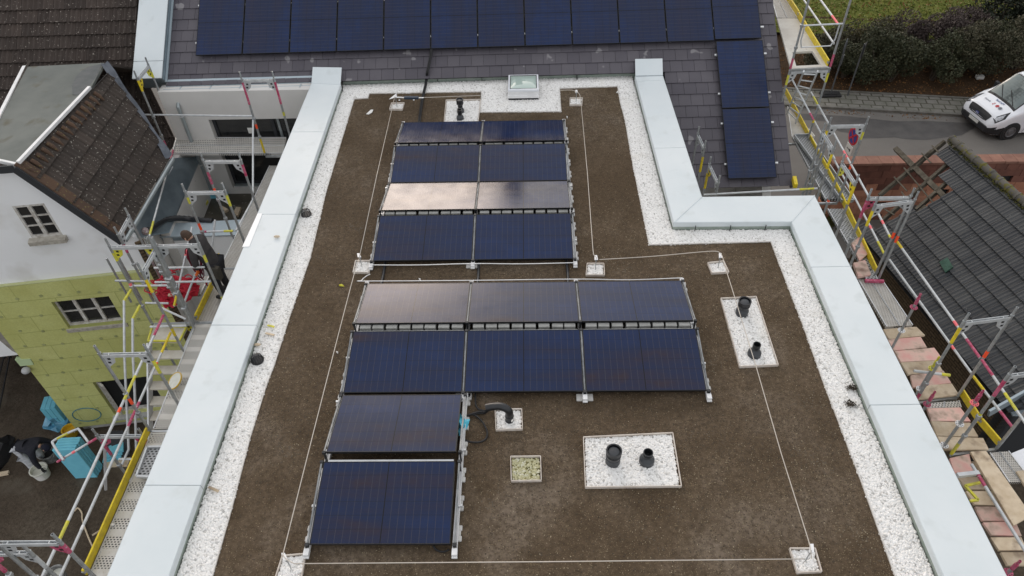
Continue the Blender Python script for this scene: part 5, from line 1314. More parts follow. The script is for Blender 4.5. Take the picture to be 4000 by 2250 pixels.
deck([at(*p, -1.2) for p in ((427, 386), (712, 386), (720, 346), (446, 346))], 'gangway of two perforated planks crossing in front of the terrace door', 'deck_x', along='x')
deck([at(*p, ZD-.03) for p in ((403, 750), (505, 740), (528, 693), (420, 712))], 'perforated deck piece under the red net', 'deck_fine')
# steel tray with punched floor lying on the near deck
q = [at(*p, ZD+.1) for p in ((345, 1200), (430, 1205), (430, 1125), (372, 1127))]; m = MB(); m.slab(q, .03)
tr = tag(m.build('steel_deck_tray', M['deck_slot']), 'grey steel tray with punched floor on the left deck beside the yellow toe board', 'steel tray'); m = MB()
for u, v in ((q[0], q[1]), (q[1], q[2]), (q[2], q[3]), (q[3], q[0])): m.bar(u+Vector((0, 0, .02)), v+Vector((0, 0, .02)), .03, .05)
m.build('rim', M['galv_light'], tr)
# guard rails left
lx = lambda f: f[0]
def rr(f, z, side=0): return Vector((f[side].x-.03, f[side].y, z))
rail_tube(at(327, 288, -.2), at(639, 292, -.2), 'long guard rail above the gangway before the grey facade', [(0, .07, 'yellow')], hook=True)
rail_tube(rr(LF1, -.25), rr(LE1, -.5, 1)+Vector((.0, 0, 0)), 'guard rail slanting from the gangway to the frame before the terrace door')
rail_tube(rr(LE1, -.5, 1), rr(LE2, -.5, 1)+Vector((-.05, .0, 0)), 'guard rail of the short bay before the terrace door')
rail_tube(rr(LE2, -.5, 1)-Vector((.1, 0, 0)), at(512, 583, -.65), 'guard rail with lime end behind the worker', [(0, .3, 'lime'), (.88, 1, 'magenta')])
rail_tube(at(541, 553, -.55), at(534, 620, -1.0), 'short magenta stained tube behind the worker')
rail_tube(at(438, 770, -1.0), at(455, 728, -1.0)+Vector((0, 1.2, .55)), 'slanting tube with pink tape beside the rope coil', [(.62, .7, 'pink'), (0, .2, 'yellow')])
rail_tube(at(462, 765, -1.2), at(505, 668, -.9)+Vector((0, .4, .1)), 'slanting guard rail crossing the red net')
rail_tube(at(330, 719, -.95), at(423, 718, -.95), 'horizontal tube left of the net at knee height')
rail_tube(at(390, 710, -.6), at(530, 708, -.6), 'horizontal tube over the red net')
rail_tube(at(388, 674, -.5), at(515, 672, -.5), 'horizontal tube with pink tape in front of the white terrace wall', [(.1, .2, 'pink')])
rail_tube(at(366, 762, -1.3), at(424, 763, -1.3), 'short bent tube below the lime gusset frame')
rail_tube(at(400, 772, -1.2), at(468, 803, -1.3), 'diagonal brace between the bundled posts')
rail_tube(at(290, 706, -.6), at(368, 708, -.62), 'rusty horizontal clamp tube at the green wall corner', mtl='galv')
rail_tube(at(378, 822, -1.45), at(470, 819, -1.45), 'white transom behind the stair landing', r=.024)
rail_tube(at(411, 793, -.5), at(88, 1490, -.5), 'upper long guard rail beside the coping at the bottom left', [(0, .1, 'magenta'), (.28, .38, 'lime'), (.41, .43, 'orange'), (.8, .87, 'lime')])
rail_tube(at(429, 837, -1.0), at(120, 1520, -1.0), 'lower long guard rail beside the coping at the bottom left', [(0, .1, 'yellow'), (.145, .165, 'orange'), (.32, .42, 'magenta'), (.77, .785, 'white_alu')])
rail_tube(at(444, 346, -1.2), at(232*1.0+142, 600, -.9), 'slanting twin tube along the wing eave, upper one', [(.15, .35, 'magenta'), (.86, .97, 'lime')])
rail_tube(at(434, 420, -1.2), at(345, 568, -1.2), 'slanting twin tube along the wing eave, lower one')
rail_tube(at(456, 387, -1.7), at(440, 420, -2.2), 'thin brace under the left end of the gangway', r=.012)
rail_tube(at(530, 390, -1.8), at(655, 445, -2.6), 'thin diagonal brace across the terrace door', r=.012)
for k, (x, y, x2, y2) in enumerate(((394, 600, 466, 790), (402, 594, 488, 826), (389, 598, 452, 772))):      # bundled posts
    b_ = at(x2, y2, ZD); zt_ = vz(b_, y); m = MB(); m.tube([b_, (b_.x, b_.y, zt_-.2)], .0242, 10); m.pipe((b_.x, b_.y, zt_-.2), (b_.x, b_.y, zt_), .0242, .019)
    o = tag(m.build('standard', M['galv'], smooth=True), 'bundled scaffold post beside the net, %s' % ('middle one', 'right one, thickest looking', 'left one')[k], 'post', 'bundled scaffold posts')
    m = MB()
    for z in (-.2, -.55, -.95): m.box(b_.x-.045, b_.y-.045, z-.03, b_.x+.045, b_.y+.045, z+.03)
    m.build('coupler', M['galv'], o, bevel=.012)
for k, (b0, yt) in enumerate((((357, 755), 640), ((330, 760), 650))):
    b_ = at(*b0, ZD); z = vz(b_, yt); m = MB(); m.tube([b_, (b_.x, b_.y, z)], .02, 8); o = tag(m.build('standard', M['galv'], smooth=True), 'thin scaffold post beside the green wall, %s' % ('right one', 'left one')[k], 'post', 'thin posts by the green wall')
toe(at(218, 1447, ZD), at(376, 1088, ZD), 'long yellow toe board along the near left deck')
toe(at(496, 806, ZD), at(536, 722, ZD), 'short yellow toe board in front of the worker')
toe(at(546, 668, ZD), at(556, 650, ZD), 'yellow toe board stub behind the worker', mtl='yellow')
# stair flight
st_ = thing('scaffold_stairs', at(420, 900, -2.5), 'aluminium scaffold stair flight with pale treads beside the green insulation', 'stairs')
q = [at(*p, -1.55) for p in ((373, 858), (452, 859), (470, 823), (384, 822))]; m = MB(); m.slab(q, .05); m.build('landing', M['beech'], st_)
m = MB()
for u, v in zip(q, q[1:]+q[:1]): m.bar(u+Vector((0, 0, .01)), v+Vector((0, 0, .01)), .03, .03)
m.build('landing_rim', M['lime'], st_)
c0, c1 = q[0], q[1]
for k in range(7):
    y = c0.y-.05-.2*k; z = -1.76-.21*k; m = MB(); m.slab([(c0.x+.02, y-.2, z), (c1.x+.12, y-.2, z), (c1.x+.12, y, z), (c0.x+.02, y, z)], .03); m.build('tread', M['beech'], st_)
m = MB()
for x in (c0.x, c1.x+.15): m.bar((x, c0.y, -1.6), (x, c0.y-1.5, -3.15), .03, .16)
m.build('stringer', M['alu'], st_)
for L in (((332, 725, -.6), (312, 757, -.62), (313, 890, -1.25), (317, 986, -1.9), (324, 1130, -2.8), (307, 1168, -3.)), ((352, 768, -.6), (334, 802, -.65), (334, 888, -1.15), (339, 986, -1.8), (343, 1138, -2.75))):
    P = [at(*p) for p in L]; m = MB(); m.tube(P, .022, 8); h = m.build('handrail', M['galv_light'], st_, smooth=True)
    m = MB(); m.tube([P[0], P[1]], .0235, 8); m.build('paint_band', M['lime'], h, smooth=True)
m = MB(); m.bar(at(314, 893, -1.3), at(334, 889, -1.17), .05, .02); m.build('rail_tie', M['galv'], st_)
# gate tubes on the lower lift
g = thing('scaffold_gate', at(200, 1150, -2.4), 'lower scaffold gate of bent tubes reaching out over the yard worker', 'gate')
m = MB(); m.tube(smooth_path([at(160, 1158, -2.2), at(134, 1118, -2.2), at(136, 1108, -2.2), (at(165, 1092, -2.2)), at(193, 1080, -2.2), at(199, 1081, -2.2), at(222, 1112, -2.2)]), .021, 8); b0 = m.build('bent_tube', M['galv_light'], g, smooth=True)
m = MB(); m.tube([at(143, 1104, -2.2), at(170, 1090, -2.2)], .0226, 8, cap=False); m.build('paint_band', M['lime'], b0, smooth=True)
a_, b_ = at(144, 1162, -2.3), at(244, 1102, -2.0); m = MB(); m.tube([a_, b_], .021, 8); b0 = m.build('straight_tube', M['galv_light'], g, smooth=True)
for t0, t1, mt in ((0, .2, 'magenta'), (.38, .46, 'pink'), (.78, 1, 'magenta')):
    m = MB(); m.tube([a_.lerp(b_, t0), a_.lerp(b_, t1)], .0226, 8, cap=False); m.build('paint_band', M[mt], b0, smooth=True)
b_ = at(264, 1230, -4.2); m = MB(); m.bar(at(263, 1100, -3.2), at(266, 1232, -4.6), .045, .045); tag(m.build('ladder_rail', M['alu']), 'white upright rail in front of the blue foam stack', 'rail')
rail_tube(at(300, 1155, -3.0), at(333, 1155, -2.9), 'short horizontal tube under the left deck by the blue offcuts')

# ---- right hand scaffold
GRR = 'scaffold frames right of the flat roof'
RA1 = T(2183.8, 498), T(2290.5, 496.3); RA2 = T(2200.5, 518), T(2300.5, 504.7); RB = T(2423.9, 811.5), T(2544, 796.5); rc_ = T(2537, 945); RC = rc_, rc_+Vector((.75, .1, 0))
RD = T(2084.5, 317), T(2178, 314.8); RE = T(2069.5, 332), T(2097, 376); RF = T(2118, 409.8), T(2152, 462)
kw = dict(group=GRR)
frame(*RA1, ZT, ZD, 'scaffold frame with magenta left post at the shed corner', [(0, .0, .4, 'magenta'), (1, -.5, -.36, 'orange')], ('magenta', 'galv_light'), **kw)
frame(*RA2, ZT, ZD, 'scaffold frame with yellow left post touching the magenta one', [(0, .0, .35, 'yellow'), (1, -.52, -.36, 'orange')], **kw)
frame(*RB, ZT, ZD, 'scaffold frame with yellow post top above the wooden boards', [(0, .0, .35, 'yellow'), (1, -.48, -.33, 'orange'), (0, -1.5, -1.25, 'magenta')], **kw)
frame(*RC, ZT, ZD, 'scaffold frame with magenta post top at the right picture edge', [(0, .0, .35, 'magenta'), (0, -.48, -.42, 'lime'), (0, -1.5, -1.2, 'lime')], **kw)
frame(*RD, ZT, ZD, 'scaffold frame in front of the grey road, yellow left top', [(0, .1, .35, 'yellow'), (1, -.62, -.48, 'orange'), (1, .12, .3, 'lime')], **kw)
frame(*RE, ZT, ZD, 'cross turned scaffold frame nearest the no stopping sign, yellow post', [(1, .0, .35, 'yellow')], **kw)
frame(*RF, ZT, ZD, 'cross turned scaffold frame with lime gusset over the long perforated decks', [(1, -.02, .4, 'yellow'), (0, -.5, -.42, 'orange')], ('lime', 'yellow'), **kw)
ps = at(2037, 487, ZD); m = MB(); m.tube([ps, (ps.x, ps.y, vz(ps, 352))], .0242, 10); tag(m.build('standard', M['galv'], smooth=True), 'single scaffold post on the long perforated deck', 'post')
for k, (b0, yt, L) in enumerate((((1742, 405), 323, 0), ((1758, 470), 353, 1))):
    pass
# two frames standing on the low slate eave behind the stepped coping
for k, (a_, b_, mt, lab) in enumerate((((1755.5, 338), (1772, 374), 'yellow', 'farther scaffold frame rising behind the stepped coping'), ((1784.5, 415), (1807, 462), 'yellow', 'nearer scaffold frame rising behind the stepped coping with yellow post'))):
    L = at(*a_, -.35); Q = at(*b_, -.35)
    frame(L, Q, -.35, -2.3, lab, [(1 if k == 0 else 0, -.95, -.55, mt)], ('galv_light', 'galv_light') if k == 0 else ('yellow', 'galv_light'), **kw)
rail_tube(at(1770, 490, -.6), at(2056, 474, -.6), 'long horizontal tube behind the stepped coping', [(.84, .97, 'lime')])
# upper tower with ladder at the gable
q = [at(*p, .5) for p in ((1990, 171), (2083, 167), (2046, 102), (1965, 66))]
UT = at(1982+2, 275, ZD), at(2049, 339, ZD)
ztp = 2.9; Lp = at(1969+18, 177.5, .45); Rp = at(2087, 172.5, .45)
frame(Lp, Rp, .42, ZD, 'tall scaffold frame carrying the hatch deck at the house gable', [(0, .1, .35, 'lime'), (1, -.95, -.85, 'yellow'), (1, .12, .35, 'lime')], **kw)
t = frame(Lp, Rp, 2.45, .5, 'upper scaffold frame with U shaped guard above the hatch deck', [(0, .5, .75, 'magenta'), (1, .5, .8, 'magenta')], transom=True, **kw)
m = MB(); za = 1.5; d = (Rp-Lp).normalized()
m.tube([Vector((Lp.x, Lp.y, za)), Vector((Rp.x, Rp.y, za))], .02, 8); u = [Lp+d*.07, Lp+d*.07, Lp+d*.12, Rp-d*.14, Rp-d*.08, Rp-d*.08]; zz = [za, za-.35, za-.5, za-.5, za-.35, za]
m.tube([Vector((p.x, p.y, z)) for p, z in zip(u, zz)], .016, 8); m.build('u_guard', M['galv_light'], t, smooth=True)
dk = [at(*p, .5) for p in ((1990, 172), (2083, 167), (2006, 46), (1955, 46))]
hd = thing('hatch_deck', sum(dk, Vector())/4, 'white plywood scaffold deck with an open hatch above the ladder', 'scaffold deck', 'scaffold decks')
ha = [dk[0].lerp(dk[3], f) for f in (0.04, .3, 1)]; hb = [dk[1].lerp(dk[2], f) for f in (.04, .3, 1)]
m = MB(); m.slab([ha[1], hb[1], hb[2], ha[2]], .05); m.build('plank', M['plain_deck'], hd)
m = MB(); e1 = (hb[0]-ha[0])*.16
for u, v in ((ha[0], ha[1]), (hb[0]-e1, hb[1]-e1)): m.slab([u, u+e1, v+e1, v], .05)
m.slab([dk[0], dk[1], hb[0], ha[0]], .05); m.build('hatch_frame', M['plain_deck'], hd)
f1 = [dk[3]+Vector((0, .03, 0)), dk[2]+Vector((0, .03, 0))]; dirv = (dk[2]-dk[1]).normalized(); dl = (dk[3]-dk[0]).normalized()
deck((f1[0], f1[1], f1[1]+dirv*3, f1[0]+dl*3), 'perforated scaffold deck at the top edge of the picture', 'deck_fine')
toe(at(2081, 166, .5), at(2007, 44, .5), 'yellow toe board of the hatch deck')
toe(at(2007, 43, .5), at(2007, 43, .5)+dirv*2.5, 'yellow toe board at the top edge of the picture')
rail_tube(at(2022, 0, 1.0)+dirv*1.5, at(2098, 110, 1.0), 'lower guard rail of the hatch deck')
rail_tube(at(2064, 0, 1.5)+dirv*1.5, at(2108, 60, 1.5), 'upper guard rail of the hatch deck', [(.85, 1, 'pink')])
ld = thing('ladder', at(2020, 240, -.5), 'pale aluminium ladder leaning from the low deck up to the hatch', 'ladder')
la, lb, ra, rb = at(2022, 179, .5), at(1979, 287, ZD+.05), at(2057, 179, .5), at(2001, 310, ZD+.05)
m = MB(); m.bar(la, lb, .03, .06); m.bar(ra, rb, .03, .06); m.build('stringer', M['wood_pale'] if 'wood_pale' in M else M['galv_light'], ld)
for k in range(8):
    f = .06+k*.125; m = MB(); m.tube([la.lerp(lb, f), ra.lerp(rb, f)], .016, 8); m.build('rung', M['galv_light'], ld, smooth=True)
rail_tube(at(1985, 185, .1), at(2047, 302, -.5), 'slanting brace left of the ladder', [(.85, 1, 'magenta')], r=.018)
rail_tube(at(2040, 232, -.45), at(2086, 314, -.45), 'guard rail between ladder tower and road frame, upper', [(.15, .4, 'lime')])
rail_tube(at(2047, 302, -.95), at(2100, 400, -.95), 'guard rail between ladder tower and road frame, lower')
rail_tube(at(2086, 314, -.5), at(2184, 492, -.5), 'upper guard rail along the long perforated decks', [(.4, .5, 'pink')])
rail_tube(at(2077, 362, -1.0), at(2188, 568, -1.0), 'lower guard rail along the long perforated decks')
rail_tube(at(2188, 568, -1.0), at(2226, 642, -1.0), 'lower guard rail ending at the shed corner with lime end', [(.0, .12, 'pink'), (.55, 1., 'lime')])
rail_tube(at(2207, 533, -.5), at(2240, 598, -.5), 'short guard rail in front of the shed roof', [(.35, .5, 'pink'), (.9, 1, 'lime')])
rail_tube(at(2257, 608, -.5), at(2465, 900, -.5), 'long upper guard rail in front of the ribbed shed roof', [(0, .07, 'yellow'), (.72, .76, 'pink'), (.86, 1, 'magenta')])
rail_tube(at(2237, 653, -1.0), at(2443, 938, -1.0), 'long lower guard rail in front of the ribbed shed roof', [(.79, .82, 'pink')])
rail_tube(at(2470, 905, -.5), at(2590, 1080, -.5), 'near upper guard rail above the shed gutter', [(0, .25, 'magenta'), (.5, .75, 'lime')])
rail_tube(at(2447, 945, -1.0), at(2547, 1075, -1.0), 'near lower guard rail before the brick wall', [(0, .3, 'yellow'), (.7, 1, 'magenta')])
D4 = lambda P, z=ZD: [at(*p, z) for p in P]
deck(D4(((1992, 345), (2050, 343), (2035, 325), (1981, 268))), 'scuffed plywood deck at the ladder foot', 'plain_deck', planks=1)
deck(D4(((2076, 500), (2143, 500), (2042, 345), (1994, 345))), 'long pair of perforated decks beside the slate gable', 'deck_slot')
deck(D4(((2152, 645), (2206, 690), (2120, 525), (2082, 525))), 'slotted grey deck beyond the stepped coping', 'deck_slot', planks=1)
q = D4(((2116, 508), (2146, 507), (2033, 342), (1997, 343)), ZD+.06)
m = MB(); m.slab(q, .03); tr = tag(m.build('spare_steel_deck', M['deck_slot']), 'spare steel deck lying upside on the long perforated decks', 'steel deck'); m = MB()
for u, v in zip(q, q[1:]+q[:1]): m.bar(u+Vector((0, 0, .03)), v+Vector((0, 0, .03)), .02, .07)
m.build('rim', M['galv'], tr)
toe(at(1975, 235, ZD), at(2034, 350, ZD), 'yellow toe board beside the ladder foot')
toe(at(2035, 352, ZD), at(2111, 494, ZD), 'yellow toe board along the long perforated decks')
toe(at(2112, 497, ZD), at(2203, 692, ZD), 'yellow toe board beyond the stepped coping down to the shed corner')
toe(at(2414, 992, ZD), at(2460, 1065, ZD), 'yellow toe board beside the wooden boards, farther piece')
toe(at(2462, 1066, ZD), at(2510, 1122, ZD), 'yellow toe board beside the wooden boards, nearer piece')
m = MB(); m.slab(D4(((1998, 463), (2008, 463), (2004, 442), (1994, 442)), -1.3), .12); tag(m.build('yellow_box', M['yellow'], bevel=.01), 'small yellow box at the lowest slate corner', 'box')
deck(D4(((2230, 822), (2296, 818), (2220, 706), (2158, 702))), 'wide white perforated deck in front of the wooden boards', 'deck_fine')
deck(D4(((2180, 705), (2208, 703), (2196, 680), (2172, 682)), ZD+.05), 'short slotted deck end behind the white deck', 'deck_slot', planks=1)
m = MB(); m.bar(at(2176, 706, ZD+.04), at(2223, 708, ZD+.04), .06, .05); tag(m.build('deck_bearer', M['magenta']), 'magenta stained bearer at the deck joint near the shed corner', 'bearer')
def board(P, label, mtl, z=ZD+.045, th=.045):
    P = [(x+random.uniform(-3, 3), y+random.uniform(-2, 2)) for x, y in P]
    q = D4(P, z); m = MB(); m.slab(q[::-1] if (q[1]-q[0]).cross(q[2]-q[0]).z < 0 else q, th); return tag(m.build('wooden_board', M[mtl], bevel=.004), label, 'board', 'wooden boards on the right scaffold')
f3 = lambda x, y: (2125+.2222*x, 708.4+.2222*y); f4 = lambda x, y: (2318.4+.1777*x, 966+.1777*y)
for P, lab, mtl in (([f3(*p) for p in ((440, 535), (825, 500), (900, 610), (495, 650))], 'pale cross board farthest up the right scaffold', 'wood'),
        ([f3(*p) for p in ((500, 655), (855, 628), (935, 745), (565, 775))], 'pinkish cross board, second on the right scaffold', 'wood_red'),
        ([f3(*p) for p in ((575, 780), (1010, 742), (1105, 880), (630, 915))], 'salmon cross board reaching farthest over the brick wall', 'wood_red'),
        ([f3(*p) for p in ((630, 920), (1030, 885), (1110, 1000), (720, 1045))], 'mouldy grey cross board under the yellow coupler', 'wood'),
        ([f3(*p) for p in ((740, 1050), (1120, 1000), (1210, 1145), (775, 1190))], 'red stained cross board under the yellow coupler', 'wood_red'),
        ([f3(*p) for p in ((820, 1190), (1220, 1150), (1300, 1280), (830, 1330))], 'light cracked cross board before the yellow toe board', 'wood'),
        ([f4(*p) for p in ((65, 345), (545, 330), (690, 525), (125, 520))], 'brown cross board beside the farther yellow toe piece', 'wood_red'),
        ([f4(*p) for p in ((135, 530), (690, 545), (800, 740), (225, 740))], 'knotty cross board in the middle of the near stack', 'wood'),
        ([f4(*p) for p in ((225, 745), (870, 755), (960, 935), (320, 940))], 'nearest long cross board before the long plank', 'wood'),
        ([f4(*p) for p in ((385, 1040), (660, 980), (740, 1230), (480, 1260))], 'pink board fragment at the coping edge', 'wood_red')):
    board(P, lab, mtl)
board([f4(*p) for p in ((680, 965), (930, 935), (1560, 1850), (1300, 2000))], 'long pale plank running to the bottom right corner', 'wood', ZD+.1)
board([(2143, 610), (2164, 594), (2184, 640), (2160, 655)], 'loose pinkish board on the slotted deck, farther one', 'wood_red', ZD+.07)
board([(2146, 660), (2176, 655), (2192, 690), (2162, 697)], 'loose salmon board on the slotted deck, nearer one', 'wood_red', ZD+.1, .07)
for k in range(7):
    P = [(2395-6+34*k*.62, 1160+k*38), (2478+30*k*.62, 1160+k*38), (2494+30*k*.62, 1194+k*38), (2408+34*k*.62, 1194+k*38)]
    board(P, 'dirty crossways plank under the tube in the bottom right corner, %s from the top' % ('first', 'second', 'third', 'fourth', 'fifth', 'sixth', 'seventh')[k], 'wood_red' if k in (3, 4) else 'wood', ZD-.06)
board([(2555, 1185), (2600, 1180), (2690, 1300), (2640, 1320)], 'board end at the right picture edge', 'wood', ZD+.04)
deck(D4((f4(1240, 1390), f4(1560, 1380), f4(1230, 950), f4(965, 975))), 'slotted deck behind the long plank at the right edge', 'deck_fine')
deck(D4((f4(60, 340), f4(560, 330), f4(530, 235), f4(110, 270)), ZD), 'strip of perforated deck between the cross boards', 'deck_y')
rail_tube(at(2444, 1168, -1.2), at(2600, 1420, -1.2), 'grey tube lying beside the long plank', [(.08, .24, 'magenta')], r=.024)
m = MB(); m.bar(at(2408, 1196, -1.2), at(2462, 1190, -1.2), .06, .06); tag(m.build('beam_stub', M['galv_light']), 'pale beam stub poking out beside the coping', 'beam')
ya, yb, yc, yd = at(2428, 1222, -1.3), at(2465, 1214, -1.3), at(2461, 1258, -1.3), at(2440, 1260, -1.3); m = MB()
for u, v in ((ya, yb), (ya, yc), (yc, yd)): m.bar(u, v, .035, .03)
tag(m.build('yellow_bracket', M['lime']), 'lime yellow angle bracket beside the coping in the bottom right', 'bracket')
def standard(base, ytop, ros, label, cup=None, r=.0242):
    b_ = at(*base, ZD); zt_ = vz(b_, ytop); t = thing('ring_standard', b_, label, 'post', 'ring scaffold standards')
    m = MB(); m.tube([b_, (b_.x, b_.y, zt_-.22)], r, 10); m.build('tube', M['galv'], t, smooth=True)
    m = MB(); m.tube([(b_.x, b_.y, zt_-.24), (b_.x, b_.y, zt_-.1)], r+.004, 10); m.pipe((b_.x, b_.y, zt_-.1), (b_.x, b_.y, zt_), .019, .014); m.build('spigot', M[cup or 'galv'], t, smooth=True)
    for y, mt in ros:
        z = vz(b_, y); m = MB(); n = 16
        V = []; F = []
        for rr_, zz in ((r, z-.005), (.062, z-.005), (.062, z+.005), (r, z+.005)):
            V += [(b_.x+rr_*math.cos(6.28319*j/n), b_.y+rr_*math.sin(6.28319*j/n), zz) for j in range(n)]
        for i in range(3):
            for j in range(n): F.append((i*n+j, i*n+(j+1) % n, (i+1)*n+(j+1) % n, (i+1)*n+j))
        m.add(V, F); ro = m.build('rosette', M[mt], t)
        m = MB()
        for j in range(8):
            a = 6.28319*j/8; m.tube([(b_.x+.045*math.cos(a), b_.y+.045*math.sin(a), z+.0052), (b_.x+.045*math.cos(a), b_.y+.045*math.sin(a), z+.0062)], .009, 6)
        m.build('rosette_hole', M['black_matt'], ro)
    return t, b_
standard((2243, 878), 739, ((773, 'magenta'), (831, 'white_alu')), 'ring scaffold standard with magenta collar beside the white deck', 'magenta')
_, yb_ = standard((2306, 992), 898, ((927, 'lime'), (978, 'white_alu')), 'ring scaffold standard with yellow collar and cross tube', 'lime')
standard((2373, 1124), 982, ((1014, 'pink'), (1066, 'white_alu'), (1120, 'white_alu')), 'tall ring scaffold standard with pink rosette before the yellow toe board', 'magenta')
standard((2324, 1030), 985, ((1017, 'magenta'),), 'short ring scaffold standard with magenta foot at the coping', 'magenta')
standard((2531, 1445), 1411, ((1440, 'magenta'),), 'short magenta ring scaffold standard in the bottom right corner', 'magenta')
z_ = vz(yb_, 940); c_ = Vector((yb_.x, yb_.y-.03, z_))
rail_tube(at(2299, 933, z_), at(2390, 944, z_), 'horizontal coupler tube with yellow end crossing the yellow standard', [(.76, 1., 'lime')], r=.024)
# ------------------------------------------------------------------ ground, street, hedge
G = -7.3
def struct(o): o['kind'] = 'structure'; return o
m = MB(); m.quad((-700, -700, G), (700, -700, G), (700, 900, G), (-700, 900, G)); struct(m.build('ground', M['yard']))
SA = R(-8.5); S0 = at(1985, 270, G); SX = Vector((math.cos(SA), math.sin(SA), 0)); SY = Vector((-SX.y, SX.x, 0))
def SP(u, v, z): p = S0+SX*u+SY*v; return Vector((p.x, p.y, z))
def sbox(m, u0, v0, u1, v1, z0, z1): m.hexa([SP(u0, v0, z0), SP(u1, v0, z0), SP(u1, v1, z0), SP(u0, v1, z0), SP(u0, v0, z1), SP(u1, v0, z1), SP(u1, v1, z1), SP(u0, v1, z1)])
m = MB(); m.quad(SP(-120, -9.5, G+.02), SP(200, -9.5, G+.02), SP(200, -.0, G+.02), SP(-120, 0, G+.02)); struct(m.build('road', M['asphalt']))
# damp newer asphalt patch
P = [(2010, 285), (2130, 292), (2250, 305), (2330, 304), (2452, 310), (2450, 322), (2420, 340), (2330, 352), (2280, 350), (2250, 345), (2210, 347), (2165, 348), (2158, 338), (2110, 330), (2090, 318), (2085, 305), (2010, 300)]
P = [at(x, y, G+.026) for x, y in P]; m = MB(); V = [p for p in P]; F = []
for a, b, c in tessellate_polygon([V]):
    n = (V[b]-V[a]).cross(V[c]-V[a]); F.append((a, b, c) if n.z > 0 else (a, c, b))
m.add(V, F); struct(m.build('road_patch', M['asphalt_dark']))
m = MB(); sbox(m, -120, 0, 200, .14, G-.1, G+.12); struct(m.build('kerb', M['kerb']))
m = MB(); sbox(m, -120, .145, 200, 1.35, G-.1, G+.11); struct(m.build('pavement', M['paving']))
m = MB(); sbox(m, -120, 1.355, 200, 1.45, G-.1, G+.15); struct(m.build('pavement_edging', M['kerb']))
m = MB(); m.quad(SP(-120, 1.46, G+.12), SP(200, 1.46, G+.12), SP(200, 7.5, G+.75), SP(-120, 7.5, G+.75)); vl = struct(m.build('verge', M['litter']))
m = MB(); m.quad(SP(-150, 5.6, G+.72), SP(300, 5.6, G+.72), SP(300, 400, G+3), SP(-150, 400, G+3)); struct(m.build('lawn', M['lawn']))
pts = np.array([SP(random.uniform(-1, 16), random.uniform(1.5, 4.6), G+.2) for _ in range(2600)]); pts[:, 2] = G+.14+(pts[:, 2]*0)+.02
vv = np.array([(Vector(p)-S0).dot(SY) for p in pts]); pts[:, 2] = G+.13+(vv-1.46)*.104
o = leaf_mesh('leaf_litter', pts, .045, M['leaf_fallen'], None); o['kind'] = 'stuff'; tag(o, 'brown fallen leaves scattered on the verge below the hedge', 'fallen leaves')
pts = np.array([SP(random.uniform(-1, 20), random.uniform(5.4, 19), G+.8) for _ in range(34000)]); vv = np.array([(Vector(p)-S0).dot(SY) for p in pts]); pts[:, 2] = G+.74+(vv-5.6)*.0058
o = leaf_mesh('grass_tufts', pts, .055, M['grass'], None); o['kind'] = 'stuff'; tag(o, 'short green lawn grass with yellowish patches beyond the hedge', 'grass')
pts = np.array([SP(random.uniform(-1, 20), random.uniform(5.4, 16), G+.8) for _ in range(3200)]); vv = np.array([(Vector(p)-S0).dot(SY) for p in pts]); pts[:, 2] = G+.79+(vv-5.6)*.0058
o = leaf_mesh('lawn_leaves', pts, .05, M['leaf_fallen'], None); o['kind'] = 'stuff'; tag(o, 'yellow brown fallen leaves scattered over the lawn', 'fallen leaves')
pts = np.array([SP(random.uniform(-1, 14), random.uniform(-.35, -.02), G+.035) for _ in range(500)]); pts = pts[RNG.random(500) < .5+.5*np.sin(pts[:, 0]*2.1)]
o = leaf_mesh('gutter_leaves', pts, .04, M['leaf_fallen'], None); o['kind'] = 'stuff'; tag(o, 'fallen leaves washed into the road gutter along the kerb', 'fallen leaves')
def shrub(name, px, r, h, mtl, label, cat='shrub', n=7000, group='hedge shrubs along the verge', leaf=.045, cone=False):
    b = at(px[0], px[1], G+.2); t = thing(name, b, label, cat, group)
    if cone:
        z = RNG.uniform(.05, 1, n)**1.15; a = RNG.uniform(0, 6.283, n); lay = .75+.3*np.sin(z*38+a*2)
        rr_ = r*(1-z)*lay*RNG.uniform(.35, 1, n)**.5+.04; p = np.stack([b.x+rr_*np.cos(a), b.y+rr_*np.sin(a), b.z+z*h], 1)
    else:
        k = 12; cs = np.stack([RNG.normal(0, r*.48, k), RNG.normal(0, r*.42, k), RNG.uniform(.28, .82, k)*h], 1); rs = RNG.uniform(.32, .55, k)*r
        w = RNG.integers(0, k, n); d = RNG.normal(size=(n, 3)); d /= np.linalg.norm(d, axis=1)[:, None]
        p = cs[w]+d*(rs[w]*RNG.uniform(.55, 1.05, n)**.6)[:, None]*np.array([1, 1, .95]); p[:, 2] = np.clip(p[:, 2], .04, None); p += np.array(b)
    leaf_mesh('foliage', p, leaf, M[mtl], t)
    m = MB()
    for k in range(5 if not cone else 1):
        a = k*1.3; tip = b+(Vector((math.cos(a)*r*.4, math.sin(a)*r*.4, h*.7)) if not cone else Vector((0, 0, h*.85)))
        m.tube([b-Vector((0, 0, .2)), b.lerp(tip, .5)+Vector((.05*k, 0, .1)), tip], [.05, .03, .012], 6)
    m.build('trunk' if cone else 'stem', M['bark'], t); return t
